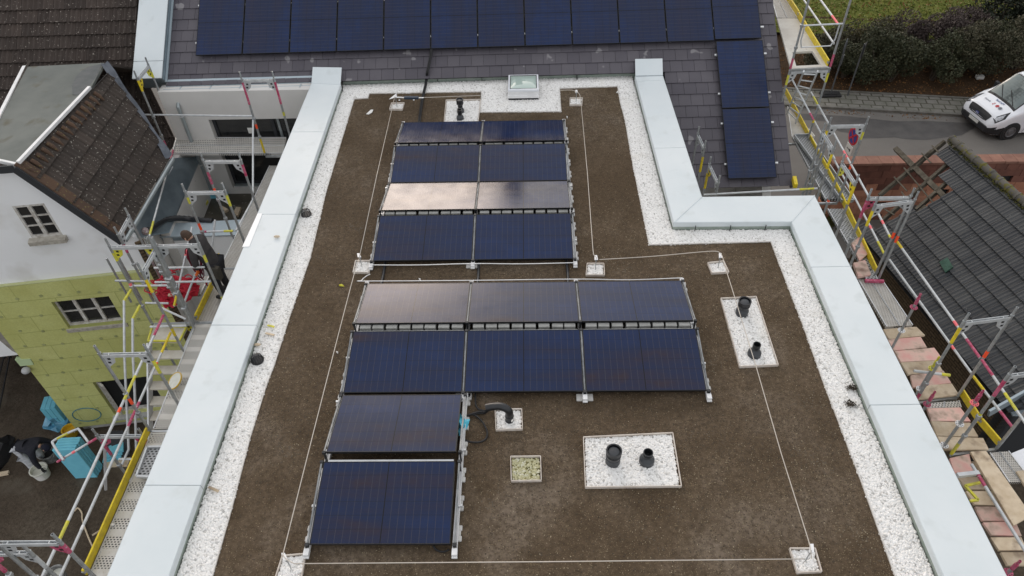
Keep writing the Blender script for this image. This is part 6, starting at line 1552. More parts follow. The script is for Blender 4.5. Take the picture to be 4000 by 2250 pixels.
SH = [('hedge_shrub', (2052, 181), 0.94, 1.61, 'leaf_olive', 'low dark shrub between the ladder tower and the sign posts'), ('hedge_shrub', (2118, 196), 0.99, 2.09, 'leaf_green', 'dark green shrub right behind the two sign posts'),
      ('hedge_shrub', (2180, 199), 1.13, 2.19, 'leaf_green', 'dense dark green shrub right of the sign posts'), ('hedge_shrub', (2236, 205), 1.04, 2.00, 'leaf_green', 'low rounded green shrub reaching closest to the pavement'),
      ('hedge_shrub', (2212, 163), 1.09, 2.09, 'leaf_olive', 'olive shrub in the second row behind the rounded green one'), ('hedge_shrub', (2290, 141), 1.09, 2.29, 'leaf_purple', 'greyish purple shrub at the lawn edge left of the middle'),
      ('hedge_shrub', (2340, 203), 1.04, 2.19, 'leaf_green', 'dark green shrub right of the bare leafy gap'), ('hedge_shrub', (2398, 195), 1.18, 2.47, 'leaf_olive', 'olive green shrub left of the white van roof'),
      ('hedge_shrub', (2380, 141), 1.18, 2.19, 'leaf_purple', 'large purple brown shrub beside the lawn corner'), ('hedge_shrub', (2440, 121), 1.18, 2.29, 'leaf_purple', 'purple brown shrub in front of the dark conifer'),
      ('hedge_shrub', (2462, 186), 1.13, 2.38, 'leaf_green', 'dark shrub behind the bonnet of the van'), ('hedge_shrub', (2540, 181), 1.29, 2.67, 'leaf_olive', 'shrub with bare reddish twigs at the right edge'),
      ('hedge_shrub', (2150, 156), 0.99, 1.81, 'leaf_olive', 'pale tipped shrub in the second row behind the signs')]
for s in SH: shrub(*s)
shrub('conifer_tree', (2490, 112), 2.0, 5.0, 'leaf_fir', 'blackish conifer at the lawn edge, left one', 'tree', 6000, 'dark conifers', .085, True)
shrub('conifer_tree', (2570, 120), 2.3, 5.6, 'leaf_fir', 'blackish conifer in the top right corner', 'tree', 6000, 'dark conifers', .085, True)
b = at(2150, 130, G+.6); p = np.stack([b.x+RNG.normal(0, .25, 260), b.y+RNG.normal(0, .12, 260), b.z+RNG.uniform(0, 1.1, 260)], 1)
tag(leaf_mesh('dry_grass_clump', p, .12, M['leaf_straw'], None, asp=.12), 'clump of straw coloured dry grass at the lawn edge', 'grass clump')
c = at(2308+190, 300, G+.2); c = at(3826/K, 303/K, G+.3)
m = MB(); m.box(c.x-.16, c.y-.1, c.z-.06, c.x+.16, c.y+.1, c.z+.1); tag(m.build('litter_box', M['paper'], bevel=.02), 'small white plastic tub lying in the leaves before the hedge', 'litter')
c = at(3783/K, 458/K, G+.03); m = MB(); m.sphere(c, .06, 1.2, 1, .3, 8, 5); tag(m.build('litter_scrap', M['paper']), 'white scrap on the road near the van bumper', 'litter')
# signs
def signpost(px, ytop, label, box=False):
    b = at(*px, G+.11); zt_ = vz(b, ytop); t = thing('sign_post', b, label, 'sign post'); m = MB(); m.tube([b, (b.x, b.y, zt_)], .032, 8); m.build('pole', M['sign_back'], t, smooth=True); return t, b, zt_
t, b, zt_ = signpost((2088, 240), 104, 'portable sign post with round sign seen edge on, in a black rubber foot')
m = MB(); m.box(b.x-.42, b.y-.2, b.z, b.x+.42, b.y+.2, b.z+.1); m.box(b.x-.3, b.y-.13, b.z+.1, b.x+.3, b.y+.13, b.z+.15); m.build('rubber_foot', M['tyre'], t, bevel=.03)
def disc(c, n, r, th, name, mtl, par):
    n = Vector(n).normalized(); M4 = Matrix.Translation(c) @ n.to_track_quat('Z', 'Y').to_matrix().to_4x4(); m = MB(); m.lathe([(r, -th/2), (r, th/2), (.001, th/2)], n=24, M=M4); return m.build(name, M[mtl], par)
nv = Vector((-.86, .5, 0)).normalized()
disc(Vector((b.x+.03, b.y, zt_-.2))+nv*.04, nv, .3, .02, 'sign_disc', 'sign_back', t)
m = MB(); q = Vector((b.x, b.y, zt_-.8)); sx_ = Vector((-nv.y, nv.x, 0)); M4 = Matrix((sx_, nv, Vector((0, 0, 1)))).transposed().to_4x4(); M4.translation = q; m.mbox(M4, -.16, -.05, -.2, .16, -.03, .2); m.build('sign_plate', M['sign_back'], t)
t, b, zt_ = signpost((2132, 240), 110, 'plain grey post with a dark narrow sign edge on beside the rubber footed one')
m = MB(); M4.translation = Vector((b.x, b.y, zt_-.28)); m.mbox(M4, -.2, -.06, -.25, .2, -.035, .3); m.build('sign_plate', M['tyre'], t)
# no stopping sign with white plates
c = at(2150, 343, -5.05); t = thing('no_stopping_sign', (c.x, c.y, G), 'round red and blue no stopping sign with white plates before the clay wall', 'road sign')
m = MB(); m.tube([(c.x, c.y, G), (c.x, c.y, -4.7)], .03, 8); m.build('pole', M['galv'], t, smooth=True)
nv = Vector((-.93, -.1, 0)).normalized(); cc = c+nv*.05; sx_ = Vector((-nv.y, nv.x, 0))
disc(cc, nv, .3, .012, 'red_disc', 'sign_red', t); disc(cc+nv*.008, nv, .235, .012, 'blue_disc', 'sign_blue', t)
M4 = Matrix((sx_, nv, Vector((0, 0, 1)))).transposed().to_4x4()
for a in (45, -45):
    M5 = Matrix.Translation(cc+nv*.017) @ M4.to_3x3().to_4x4() @ Matrix.Rotation(R(a), 4, 'Y'); m = MB(); m.mbox(M5, -.25, -.004, -.03, .25, .004, .03); m.build('red_bar', M['sign_red'], t)
for k, z in enumerate((-5.55, -5.95)):
    M5 = M4.copy(); M5.translation = Vector((cc.x, cc.y, z)); m = MB(); m.mbox(M5, -.2, -.006, -.17, .2, .006, .17); pl_ = m.build('white_plate', M['sign_white'], t)
    m = MB()
    if k == 0: m.mbox(M5, -.13, .006, -.015, .08, .01, .015); m.mbox(M5, .05, .006, -.05, .11, .01, .05)
    else: m.mbox(M5, -.13, .006, -.05, .05, .01, .06); m.mbox(M5, .06, .006, -.05, .13, .01, .02); m.mbox(M5, -.1, .006, -.09, -.05, .01, -.05); m.mbox(M5, .05, .006, -.09, .1, .01, -.05)
    m.build('symbol', M['black_matt'], pl_)
# ------------------------------------------------------------------ clay block wall
CW = thing('clay_block_wall', (18, 14.3, G), 'rough wall of red hollow clay blocks along the road behind the ruined roof', 'wall')
m = MB(); md = MB(); tp = MB()
for j in range(9):
    for i in range(38):
        L = .37; x = 12.55+i*L+(L/2 if j % 2 else 0); z = G+.02+j*.25
        if (i*7+j*13) % 61 == 0 and 1 < j < 8: continue
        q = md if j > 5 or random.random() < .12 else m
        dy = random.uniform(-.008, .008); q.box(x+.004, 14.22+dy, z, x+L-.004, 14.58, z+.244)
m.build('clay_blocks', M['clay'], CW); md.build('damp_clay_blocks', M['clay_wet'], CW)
for i in range(36): x = 12.5+i*.39; tp.box(x, 14.2+random.uniform(-.02, .02), G+.02+9*.25+.002, x+.382, 14.62, G+9*.25+.1)
tp.build('cap_course', mat('worn_clay_cap', (.21, .1, .075), .9, 0, (.27, .14, .1), 4, tint=.15), CW); m = MB(); m.box(12.6, 14.3, G, 26.5, 14.5, G+2.2); m.build('dark_core', M['black_matt'], CW)
# ------------------------------------------------------------------ old shed
ZE = -4.62
e0, e1 = at(2170, 590, ZE), at(2484, 966, ZE); e1 = e0+(e1-e0)*1.12
r0 = at(2395, 352, -2.6); eu = (e1-e0).normalized(); vv_ = (r0-e0); vup2 = vv_-eu*vv_.dot(eu); LVs = vup2.length; vup2.normalize(); sn_ = eu.cross(vup2)
if sn_.z < 0: sn_ = -sn_
def HP(u, v, w=0.): return e0+eu*u+vup2*v+sn_*w
def huv(x, y): p = on(x, y, e0, sn_); d = p-e0; return (d.dot(eu), d.dot(vup2))
SD = thing('ruined_shed', (13.5, 8, G), 'old brick shed with black ribbed tile roof, its far end stripped to rafters', 'shed')
poly = [huv(*p) for p in ((2397, 356), (2357, 382), (2389, 415), (2379, 446), (2397, 476), (2324, 532), (2302, 512), (2243, 562), (2206, 578), (2166, 564))]
Ltot = (e1-e0).length
poly += [(-.1, -.1), (Ltot, -.1), (Ltot+.9, LVs+.05)]
def inpoly(u, v, P=poly):
    c_ = False; n = len(P); j = n-1
    for i in range(n):
        (xi, yi), (xj, yj) = P[i], P[j]
        if (yi > v) != (yj > v) and u < (xj-xi)*(v-yi)/(yj-yi)+xi: c_ = not c_
        j = i
    return c_
RIB = [(0, 0), (.06, .016), (.2, .018), (.28, .002), (.44, .0), (.52, .016), (.68, .018), (.76, .002), (.92, 0), (1, .004)]
m = MB(); tilefield(m, HP, -1.6, Ltot+.9, -.04, LVs-.02, .215, .345, .022, .04, inside=inpoly, prof=RIB, jit=.012, lift=.042, off=0); m.build('roof', M['shed_tile'], SD)
m = MB(); P = [HP(u, v, -.05) for u, v in poly]; V = P; F = []
for a, b_, c in tessellate_polygon([P]): F += [(a, b_, c), (a, c, b_)]
m.add(V, F); m.build('roof_underlay', M['black_matt'], SD)
m = MB(); u0 = huv(2397, 352)[0]
for k in range(28):
    u = u0+k*.33
    if u > Ltot+.9: break
    a, b_ = HP(u-.03, LVs, .03), HP(u+.33, LVs, .045); m.tube([a, b_], [.115, .095], 10); m.tube([HP(u-.03, LVs, .035), HP(u+.03, LVs, .035)], .122, 10)
m.build('ridge_tiles', M['ridge_tile'], SD, smooth=True)
pts = np.array([HP(u0+random.uniform(0, 6), LVs-.1+random.uniform(-.06, .05), .06+random.uniform(0, .03)) for _ in range(900)]); leaf_mesh('ridge_moss', pts, .03, M['moss'], SD)
back = Vector((sn_.x, sn_.y, 0)).normalized()*-1
m = MB(); h = LVs*.8; bd = (vup2*1.0); bd = Vector((bd.x, bd.y, -bd.z)); m.slab([HP(u0, LVs, 0), HP(u0, LVs, 0)+bd*LVs, HP(Ltot, LVs, 0)+bd*LVs, HP(Ltot, LVs, 0)], .05); m.build('back_slope', M['shed_tile'], SD)
for a, b_, w in (((2253, 374), (2374, 494), .13), ((2377, 356), (2212, 492), .075), ((2390, 408), (2300, 486), .075), ((2300, 486), (2215, 560), .075), ((2395, 448), (2305, 528), .075), ((2330, 520), (2268, 572), .075), ((2345, 380), (2290, 430), .09)):
    m = MB(); m.bar(on(*a, e0-sn_*.1, sn_), on(*b_, e0-sn_*.1, sn_), w, .12, sn_); m.build('rafter', M['wood_dark'], SD)
for a, b_ in (((2274, 422), (2350, 513)), ((2249, 445), (2282, 481)), ((2318, 385), (2342, 410)), ((2344, 366), (2370, 392)), ((2215, 520), (2250, 541)), ((2268, 482), (2285, 512))):
    m = MB(); m.bar(on(*a, e0-sn_*.02, sn_), on(*b_, e0-sn_*.02, sn_), .035, .025, sn_); m.build('batten', M['wood_dark'], SD)
m = MB()
for a, b_ in (((2384, 360), (2397, 345)), ((2395, 372), (2414, 355))): m.bar(on(*a, e0+sn_*.04, sn_), on(*b_, e0+sn_*.1, sn_), .09, .05, sn_)
m.build('broken_board', M['wood_dark'], SD)
m = MB(); io = Vector((-eu.y, eu.x, 0)); io = io if io.dot(vup2) > 0 else -io
w0, w1 = e0+io*.16-eu*.3, e1+io*.16
m.slab([(w0.x, w0.y, G), (w1.x, w1.y, G), (w1.x, w1.y, ZE-.0), (w0.x, w0.y, ZE-.0)], .3); m.build('wall', M['oldbrick'], SD)
m = MB(); m.slab([(w1.x, w1.y, G), (w1.x+io.x*4.5, w1.y+io.y*4.5, G), (w1.x+io.x*2.3, w1.y+io.y*2.3, ZE+1.7), (w1.x, w1.y, ZE)], .2); m.build('gable_wall', M['fascia'], SD)
m = MB(); a, b_ = at(2487, 1040, ZE), at(2600, 976, ZE+.4); m.bar(a, b_, .05, .26); m.build('barge_board', M['zinc_light'], SD)
m = MB(); m.slab([HP(u, v, .1) for u, v in (huv(2365, 664), huv(2386, 652), huv(2400, 676), huv(2380, 690))][::-1], .04); g_ = m.build('glass_tile', mat('green_glass_tile', (.02, .06, .04), .25, 0, (.04, .1, .07), 8), SD)
c4 = [at(x, y, ZE-.25) for x, y in ((2532, 1018), (2556, 1003), (2610, 1010), (2600, 1045), (2548, 1045))]; m = MB(); m.slab(c4[::-1], .03); tag(m.build('sheet_metal_hood', M['zinc_light']), 'bent pale sheet metal hood below the shed barge board', 'metal sheet')
c4 = [at(x, y, ZD-.2) for x, y in ((2545, 1140), (2620, 1110), (2660, 1230), (2580, 1205))]; m = MB(); m.slab(c4[::-1], .04); tag(m.build('white_sheet', M['van_white']), 'white sheet at the right edge beyond the slotted deck', 'sheet')
pts = np.array([at(2072+random.gauss(0, 9)+k*.16, 430+k*.9+random.gauss(0, 6), G+.15) for k in range(150) for _ in range(9)]); pts[:, 2] += RNG.uniform(-.1, .25, len(pts))
tag(leaf_mesh('moss_bank', pts, .07, M['moss'], None), 'mossy green bank between scaffold and clay wall', 'moss')

# ------------------------------------------------------------------ white van
def van():
    P = at(2524, 346, G+.02); f = Vector((-math.cos(R(11)), -math.sin(R(11)), 0)); l = Vector((-f.y, f.x, 0))
    O_ = P+f*.86-l*.84; O_.z = G+.02
    def W_(x, y, z): return O_-f*x+l*y+Vector((0, 0, z))
    #        x    ztop zbelt wtop  wbelt wlow zbot
    ST_ = [(.00, .62, .50, .50, .66, .66, .30), (.05, .80, .60, .62, .82, .82, .26), (.16, .97, .70, .66, .92, .93, .24), (.45, 1.07, .86, .70, .97, .98, .22), (.80, 1.17, 1.02, .74, .985, .99, .22),
           (1.02, 1.36, 1.06, .72, .985, .99, .22), (1.35, 1.64, 1.08, .70, .985, .99, .22), (1.72, 1.88, 1.10, .74, .985, .99, .22), (2.2, 1.95, 1.12, .78, .985, .99, .22), (3.0, 1.98, 1.12, .80, .985, .99, .22), (4.6, 1.95, 1.12, .80, .985, .99, .24), (4.93, 1.88, 1.12, .78, .97, .97, .3)]
    A = np.array(ST_)
    def sec(x):
        r_ = [np.interp(x, A[:, 0], A[:, k]) for k in range(1, 7)]; zt_, zb_, wt, wb_, wl, zl = r_
        return [(0, zt_), (wt*.6, zt_-.012), (wt, zt_-.06), (wt+(wb_-wt)*.55, zt_+(zb_-zt_)*.5), (wb_, zb_), (wl, zl+(zb_-zl)*.45), (wl-.02, zl+.06), (wl-.12, zl), (0, zl)]
    def surf(x, s):
        q = sec(x); n = len(q)-1; t = min(max(s, 0), .9999)*n; i = int(t); t -= i
        p0, p1, p2, p3 = q[max(i-1, 0)], q[i], q[i+1], q[min(i+2, n)]
        return [.5*(2*p1[k]+(p2[k]-p0[k])*t+(2*p0[k]-5*p1[k]+4*p2[k]-p3[k])*t*t+(3*p1[k]-p0[k]-3*p2[k]+p3[k])*t**3) for k in (0, 1)]
    t = thing('parked_van', (O_.x, O_.y, O_.z), 'white delivery van with black bumper parked by the hedge, lettering on its bonnet', 'van')
    xs = sorted(set(list(np.linspace(0, .3, 8))+list(np.linspace(.3, 2.4, 26))+list(np.linspace(2.4, 4.93, 12)))); ss = np.linspace(0, 1, 37)
    V = []; F = []; m = MB()
    for x in xs:
        for sgn in (1, -1):
            for s in ss: y, z = surf(x, s); V.append(W_(x, y*sgn, z))
    n = len(ss)
    for i in range(len(xs)-1):
        for h in (0, 1):
            for j in range(n-1):
                a = (2*i+h)*n+j; b_ = (2*i+2+h)*n+j; F.append((a, a+1, b_+1, b_) if h == 0 else (a, b_, b_+1, a+1))
    F.append(tuple(range(0, n))+tuple(range(2*n-1, n-1, -1))); k0 = (len(xs)-1)*2*n; F.append(tuple(range(k0+n-1, k0-1, -1))+tuple(range(k0+n, k0+2*n)))
    m.add(V, F); m.build('body', M['van_white'], t, smooth=True)
    def patch(name, mtl, x0, x1, s0, s1, sides=(1,), off=.006, nx=6, ns=6, xf=None, par=None):
        m = MB()
        for sg in sides:
            V = []; 
            for i in range(nx+1):
                for j in range(ns+1):
                    s = s0+(s1-s0)*j/ns; a0, a1 = (x0, x1) if xf is None else xf(s); x = a0+(a1-a0)*i/nx
                    y, z = surf(x, s); y2, z2 = surf(x, s+.004); y3, z3 = surf(x+.01, s)
                    p = W_(x, y*sg, z); du = W_(x, y2*sg, z2)-p; dv = W_(x+.01, y3*sg, z3)-p; nn = du.cross(dv)
                    cen = W_(x+.3, 0, .7)
                    if nn.length < 1e-9: nn = p-cen
                    nn.normalize(); nn = nn if nn.dot(p-cen) > 0 else -nn
                    V.append(p+nn*off)
            F = []
            for i in range(nx):
                for j in range(ns): a = i*(ns+1)+j; q = (a, a+1, a+ns+2, a+ns+1); F.append(q if sg < 0 else q[::-1])
            m.add(V, F); m.add(V, [q[::-1] for q in F])
        return m.build(name, M[mtl] if isinstance(mtl, str) else mtl, par or t, smooth='all')
    patch('windscreen_surround', 'trim', .79, 1.74, 0, .27, (1, -1), .004, 10, 8)
    ws = patch('windscreen', 'windscreen', .86, 1.68, 0, .245, (1, -1), .009, 10, 8)
    patch('side_window', 'glass_dark', 1.45, 2.35, .3, .48, (1, -1), .006, 6, 4, xf=lambda s: (1.05+(.5-s)*3.2, 2.3))
    patch('bumper', 'trim', .0, .5, .6, .985, (1, -1), .012, 8, 6)
    m = MB(); m.hexa([W_(-.03, -.66, .27), W_(-.03, .66, .27), W_(.1, .84, .27), W_(.1, -.84, .27), W_(-.03, -.64, .52), W_(-.03, .64, .52), W_(.1, .84, .52), W_(.1, -.84, .52)]); m.build('bumper_bar', M['trim'], t, bevel=.02)
    patch('bumper_lip', 'trim', .0, .2, .55, .66, (1, -1), .004, 4, 3)
    gr = patch('grille', 'trim', .02, .13, 0, .21, (1, -1), .012, 5, 5)
    m = MB()
    for z in (.66, .73, .80):
        m.bar(W_(.02+(z-.62)*.35-.03, -.4, z), W_(.02+(z-.62)*.35-.03, .4, z), .03, .02)
    m.build('grille_bar', M['fascia'], gr)
    m = MB(); c_ = W_(.0, 0, .76)+f*.02; M4 = Matrix((l, Vector((0, 0, 1)), f)).transposed().to_4x4(); M4.translation = c_
    m.lathe([(.001, .0), (.09, .0), (.09, .012), (.001, .014)], n=20, M=M4 @ Matrix.Diagonal((1, .5, 1, 1))); em = m.build('emblem', M['sign_blue'], gr)
    m = MB(); m.lathe([(.072, .012), (.072, .018), (.001, .019)], n=16, M=M4 @ Matrix.Diagonal((1, .16, 1, 1))); m.build('emblem_mark', M['alu'], em)
    patch('headlight_surround', 'trim', .1, .66, .27, .45, (1, -1), .006, 6, 4, xf=lambda s: (.12, .42+(.45-s)*1.6))
    patch('headlight', 'lamp', .13, .5, .3, .42, (1, -1), .012, 5, 4, xf=lambda s: (.15, .34+(.42-s)*1.5))
    m = MB(); q = W_(-.035, 0, .46); M5 = Matrix((l, f, Vector((0, 0, 1)))).transposed().to_4x4(); M5.translation = q; m.mbox(M5, -.26, .0, -.055, .26, .02, .055); m.build('number_plate', M['plate'], t)
    for sg in (1, -1):
        for x in (.86, 3.79):
            c_ = W_(x, sg*.86, .34); M6 = Matrix((f, Vector((0, 0, 1)), l*sg)).transposed().to_4x4(); M6.translation = c_
            m = MB(); m.lathe([(.2, -.12), (.33, -.11), (.345, -.05), (.345, .12), (.32, .155), (.24, .16), (.235, .13), (.001, .13)], n=28, M=M6); w_ = m.build('wheel', M['tyre'], t, smooth=True)
            m = MB(); m.lathe([(.215, .13), (.215, .166), (.19, .17), (.18, .145), (.11, .148), (.1, .172), (.001, .174)], n=24, M=M6); m.build('rim', M['hub'], w_, smooth=True)
            m = MB(); m.lathe([(.4, -.1), (.4, .142), (.001, .142), (.001, -.1)], n=28, M=M6); m.build('wheel_arch', M['trim'], t, smooth=True)
    for sg in (1, -1):
        m = MB(); a = W_(1.4, sg*1.0, 1.12); M5 = Matrix((l*sg, f, Vector((0, 0, 1)))).transposed().to_4x4(); M5.translation = a; m.mbox(M5, -.02, -.08, -.06, .2, .05, .2); m.build('wing_mirror', M['trim'], t, bevel=.03)
    m = MB(); 
    for y0_, y1_ in ((.55, -.1), (-.05, -.6)): m.bar(W_(.85, y0_, 1.225), W_(1.15, y1_, 1.49), .02, .02)
    m.build('wiper', M['black_matt'], ws)
    m = MB()
    for x in (1.42, 2.5):
        pp = [W_(x, surf(x, s)[0]+.004, surf(x, s)[1]) for s in np.linspace(.46, .8, 7)]; m.tube(pp, .006, 4)
    m.build('door_gap', M['fascia'], t)
    def text(s, size, x, y, n_up, mtl, right, up, nrm, par):
        cu = bpy.data.curves.new('lettering', 'FONT'); cu.body = s; cu.size = size; cu.extrude = .002; cu.align_x = 'CENTER'
        tmp = bpy.data.objects.new('lettering', cu); me = bpy.data.meshes.new_from_object(tmp); bpy.data.objects.remove(tmp); bpy.data.curves.remove(cu)
        M8 = Matrix((right, up, nrm)).transposed().to_4x4(); M8.translation = n_up; me.transform(M8); me.transform(Matrix.Translation(-ORG[par.name])); me.materials.append(M[mtl]); return link('lettering', me, par)
    def hood(x, y): 
        s = .12; zz = np.interp(x, A[:, 0], A[:, 1]); return W_(x, y, zz+.012)
    up_ = (hood(.75, 0)-hood(.4, 0)).normalized(); rt = -l; nr = rt.cross(up_)
    text('Michael', .14, 0, 0, hood(.66, .1), 'ink_blue', rt, up_, nr, t); text('S', .18, 0, 0, hood(.43, .05), 'ink_red', rt, up_, nr, t); text('chmidt', .12, 0, 0, hood(.44, -.28), 'ink_grey', rt, up_, nr, t)
    for k in range(2):
        m = MB(); M9 = Matrix((rt, up_, nr)).transposed().to_4x4(); M9.translation = hood(.49, .42-k*.17); m.lathe([(.07, -.002), (.07, .003), (.045, .003), (.045, -.002)], n=18, M=M9); m.build('logo_ring', M['ink_grey' if k == 0 else 'ink_red'], t)
    for k, s in enumerate(('Tel.', 'Fax', 'mobil')):
        y, z = surf(1.85, .56); text(s, .11, 0, 0, W_(1.75, 1.0, .98-k*.13), 'ink_grey', -f, Vector((0, 0, 1)), l, t)
van()
# ------------------------------------------------------------------ people
def skin_body(name, J, E_, mtl, parent, org, sub=2, zones=None):
    """one continuous surface grown over a skeleton; J: {name: (pos, radius)}"""
    me = bpy.data.meshes.new('skeleton'); ks = list(J); ix = {k: i for i, k in enumerate(ks)}
    me.from_pydata([tuple(Vector(J[k][0])-org) for k in ks], [(ix[a], ix[b]) for a, b in E_], [])
    o = bpy.data.objects.new('skeleton', me); COL.objects.link(o)
    sk = o.modifiers.new('s', 'SKIN'); sk.use_smooth_shade = True
    if not me.skin_vertices: me.skin_vertices.new() if hasattr(me.skin_vertices, 'new') else None
    for k in ks:
        r = J[k][1]; d = me.skin_vertices[0].data[ix[k]]; d.radius = (r, r) if not isinstance(r, tuple) else r; d.use_root = (ix[k] == 0)
    ss = o.modifiers.new('u', 'SUBSURF'); ss.levels = sub; ss.render_levels = sub
    dg = bpy.context.evaluated_depsgraph_get(); dg.update()
    r_ = bpy.data.meshes.new_from_object(o.evaluated_get(dg)); bpy.data.objects.remove(o); bpy.data.meshes.remove(me)
    r_.name = name; r_.materials.clear(); r_.materials.append(mtl)
    r_.polygons.foreach_set('use_smooth', [True]*len(r_.polygons))
    if zones:                      # clothed stretches of the body carry the cloth, only the bare ones skin
        for q in zones[0]: r_.materials.append(q)
        P = np.array([tuple(Vector(J[k][0])-org) for k in ks]); zi = [zones[1](k) for k in ks]
        for p in r_.polygons: p.material_index = zi[int(np.argmin(((P-np.array(p.center))**2).sum(1)))]
    return link(name, r_, parent, org)
def bm_layer_fix(): pass
def head(parent, org, c, fwd, upv, r, skin, hairm, cap=False):
    """head with nose, brow, ears, eyes and hair; fwd = facing direction"""
    f = Vector(fwd).normalized(); u = Vector(upv); u = (u-f*u.dot(f)).normalized(); s = f.cross(u)
    M4 = Matrix((s, f, u)).transposed().to_4x4(); M4.translation = c
    m = MB(); V = []; F = []; n, k = 20, 16
    for i in range(k+1):
        a = math.pi*i/k
        for j in range(n):
            b = 6.28319*j/n; x, y, z = math.sin(a)*math.cos(b)*.078, math.sin(a)*math.sin(b)*.098, math.cos(a)*.118
            if z < -.02: x *= 1-.28*min(1, (-z-.02)/.1); y *= 1-.12*min(1, (-z-.02)/.1)
            if y > .06 and abs(x) < .022 and -.045 < z < .03: y += .022*(1-abs(x)/.022)*(1-abs(z+.02)/.05 if z > -.045 else 0)
            V.append(M4 @ Vector((x, y, z)))
    for i in range(k):
        for j in range(n): F.append((i*n+j, (i+1)*n+j, (i+1)*n+(j+1) % n, i*n+(j+1) % n))
    m.add(V, F)
    for sx in (-1, 1): p = M4 @ Vector((sx*.079, -.005, -.01)); m.sphere(p, .03, .45, .7, 1.1, 8, 6)
    h = m.build('head', skin, parent, smooth='all')
    m = MB()
    for sx in (-1, 1): m.sphere(M4 @ Vector((sx*.031, .084, .012)), .011, 1, 1, .7, 8, 5)
    m.build('eye', M['black_matt'], h); m = MB(); m.bar(M4 @ Vector((-.025, .087, -.062)), M4 @ Vector((.025, .087, -.062)), .008, .008); m.build('mouth', M['ink_red'], h)
    m = MB(); V = []; F = []; i1 = 10 if not cap else 9
    for i in range(i1+1):
        a = math.pi*(.0+.62*i/i1)
        for j in range(n):
            b = 6.28319*j/n; lim = 1.0
            aa = a*(1 if math.sin(b) < .2 else (.72 if math.sin(b) > .7 else .85)); g = 1.1 if not cap else 1.14
            V.append(M4 @ Vector((math.sin(aa)*math.cos(b)*.078*g, math.sin(aa)*math.sin(b)*.098*g-.004, math.cos(aa)*.118*g+.002)))
    for i in range(i1):
        for j in range(n): F.append((i*n+j, (i+1)*n+j, (i+1)*n+(j+1) % n, i*n+(j+1) % n))
    m.add(V, F); m.build('knit_cap' if cap else 'hair', hairm, parent, smooth='all')
def hand(parent, org, wrist, d, nrm, skin, curl=.9, name='hand'):
    """palm, four bent fingers of different length and a thumb in one grown surface"""
    d = Vector(d).normalized(); n = Vector(nrm); n = (n-d*n.dot(d)).normalized(); s = d.cross(n)
    J = {'w': (wrist, .024), 'p': (wrist+d*.05, .034)}; E_ = [('w', 'p')]
    for i, (o_, L) in enumerate(((-.03, .072), (-.01, .082), (.011, .078), (.03, .062))):
        b = wrist+d*.095+s*o_; J['k%d' % i] = (b, .0115); E_.append(('p', 'k%d' % i)); a = curl*.5
        d1 = d*math.cos(a)+n*math.sin(a); d2 = d*math.cos(2.2*a)+n*math.sin(2.2*a); d3 = d*math.cos(3.2*a)+n*math.sin(3.2*a)
        p1 = b+d1*L*.45; p2 = p1+d2*L*.32; p3 = p2+d3*L*.25
        for k, (p, r) in enumerate(((p1, .0095), (p2, .009), (p3, .0075))): J['f%d%d' % (i, k)] = (p, r)
        E_ += [('k%d' % i, 'f%d0' % i), ('f%d0' % i, 'f%d1' % i), ('f%d1' % i, 'f%d2' % i)]
    t0 = wrist+d*.035-s*.033; t1 = t0-s*.025+d*.03+n*.015; t2 = t1+d*.03+n*.02
    J['t0'] = (t0, .013); J['t1'] = (t1, .011); J['t2'] = (t2, .009); E_ += [('p', 't0'), ('t0', 't1'), ('t1', 't2')]
    return skin_body(name, J, E_, skin, parent, org, 1)
# ---- worker with the rope coil on the left deck
b0 = at(574, 744, ZD+.0); b0.z = ZD+.03
org = Vector(b0); WK = thing('person', org, 'scaffold worker in charcoal hoodie leaning forward with a dark red rope coil in one hand', 'person')
lf = Vector((-1, .18, 0)).normalized(); ls = Vector((-lf.y, lf.x, 0)); ls = ls if ls.y > 0 else -ls      # facing the yard; ls = far side
BS = [.72, .92]
def B(f, s, z): return org+lf*f*BS[0]+ls*s+Vector((0, 0, z*BS[1]))
hip, waist, chest, neck = B(.02, 0, .92), B(.06, 0, 1.05), B(.2, 0, 1.33), B(.34, 0, 1.5)
hd_c = B(.46, .0, 1.6)
J = {'hip': (hip, .125), 'hipL': (B(.02, .09, .88), .1), 'hipR': (B(.02, -.09, .88), .1), 'kneeL': (B(.1, .13, .5), .068), 'kneeR': (B(.05, -.12, .5), .068), 'ankL': (B(.03, .14, .09), .046), 'ankR': (B(-.02, -.12, .09), .046),
     'waist': (waist, (.14, .115)), 'chest': (chest, (.165, .125)), 'neck': (neck, .062), 'nk2': (B(.39, 0, 1.54), .052),
     'shL': (B(.27, .18, 1.42), .075), 'shR': (B(.27, -.18, 1.42), .075), 'elL': (B(.42, .24, 1.22), .05), 'elR': (B(.26, -.26, 1.15), .05), 'wrL': (B(.66, .16, 1.12), .034), 'wrR': (B(.3, -.24, .93), .034)}
E_ = [('hip', 'hipL'), ('hip', 'hipR'), ('hipL', 'kneeL'), ('hipR', 'kneeR'), ('kneeL', 'ankL'), ('kneeR', 'ankR'), ('hip', 'waist'), ('waist', 'chest'), ('chest', 'neck'), ('neck', 'nk2'), ('chest', 'shL'), ('chest', 'shR'), ('shL', 'elL'), ('shR', 'elR'), ('elL', 'wrL'), ('elR', 'wrR')]
under = lambda J: {k: (p, (tuple(q*.66 for q in r) if isinstance(r, tuple) else r*(.7 if k[:3] in ('hip', 'kne', 'shL', 'shR') else .85 if k not in ('neck', 'nk2') else 1))) for k, (p, r) in J.items()}
zone = lambda k: 0 if k in ('nk2',) else 2 if k[:3] in ('hip', 'kne', 'ank') else 1
skin_body('body', under(J), E_, M['skin'], WK, org, zones=((M['cloth_dark'], M['cloth_black']), zone))
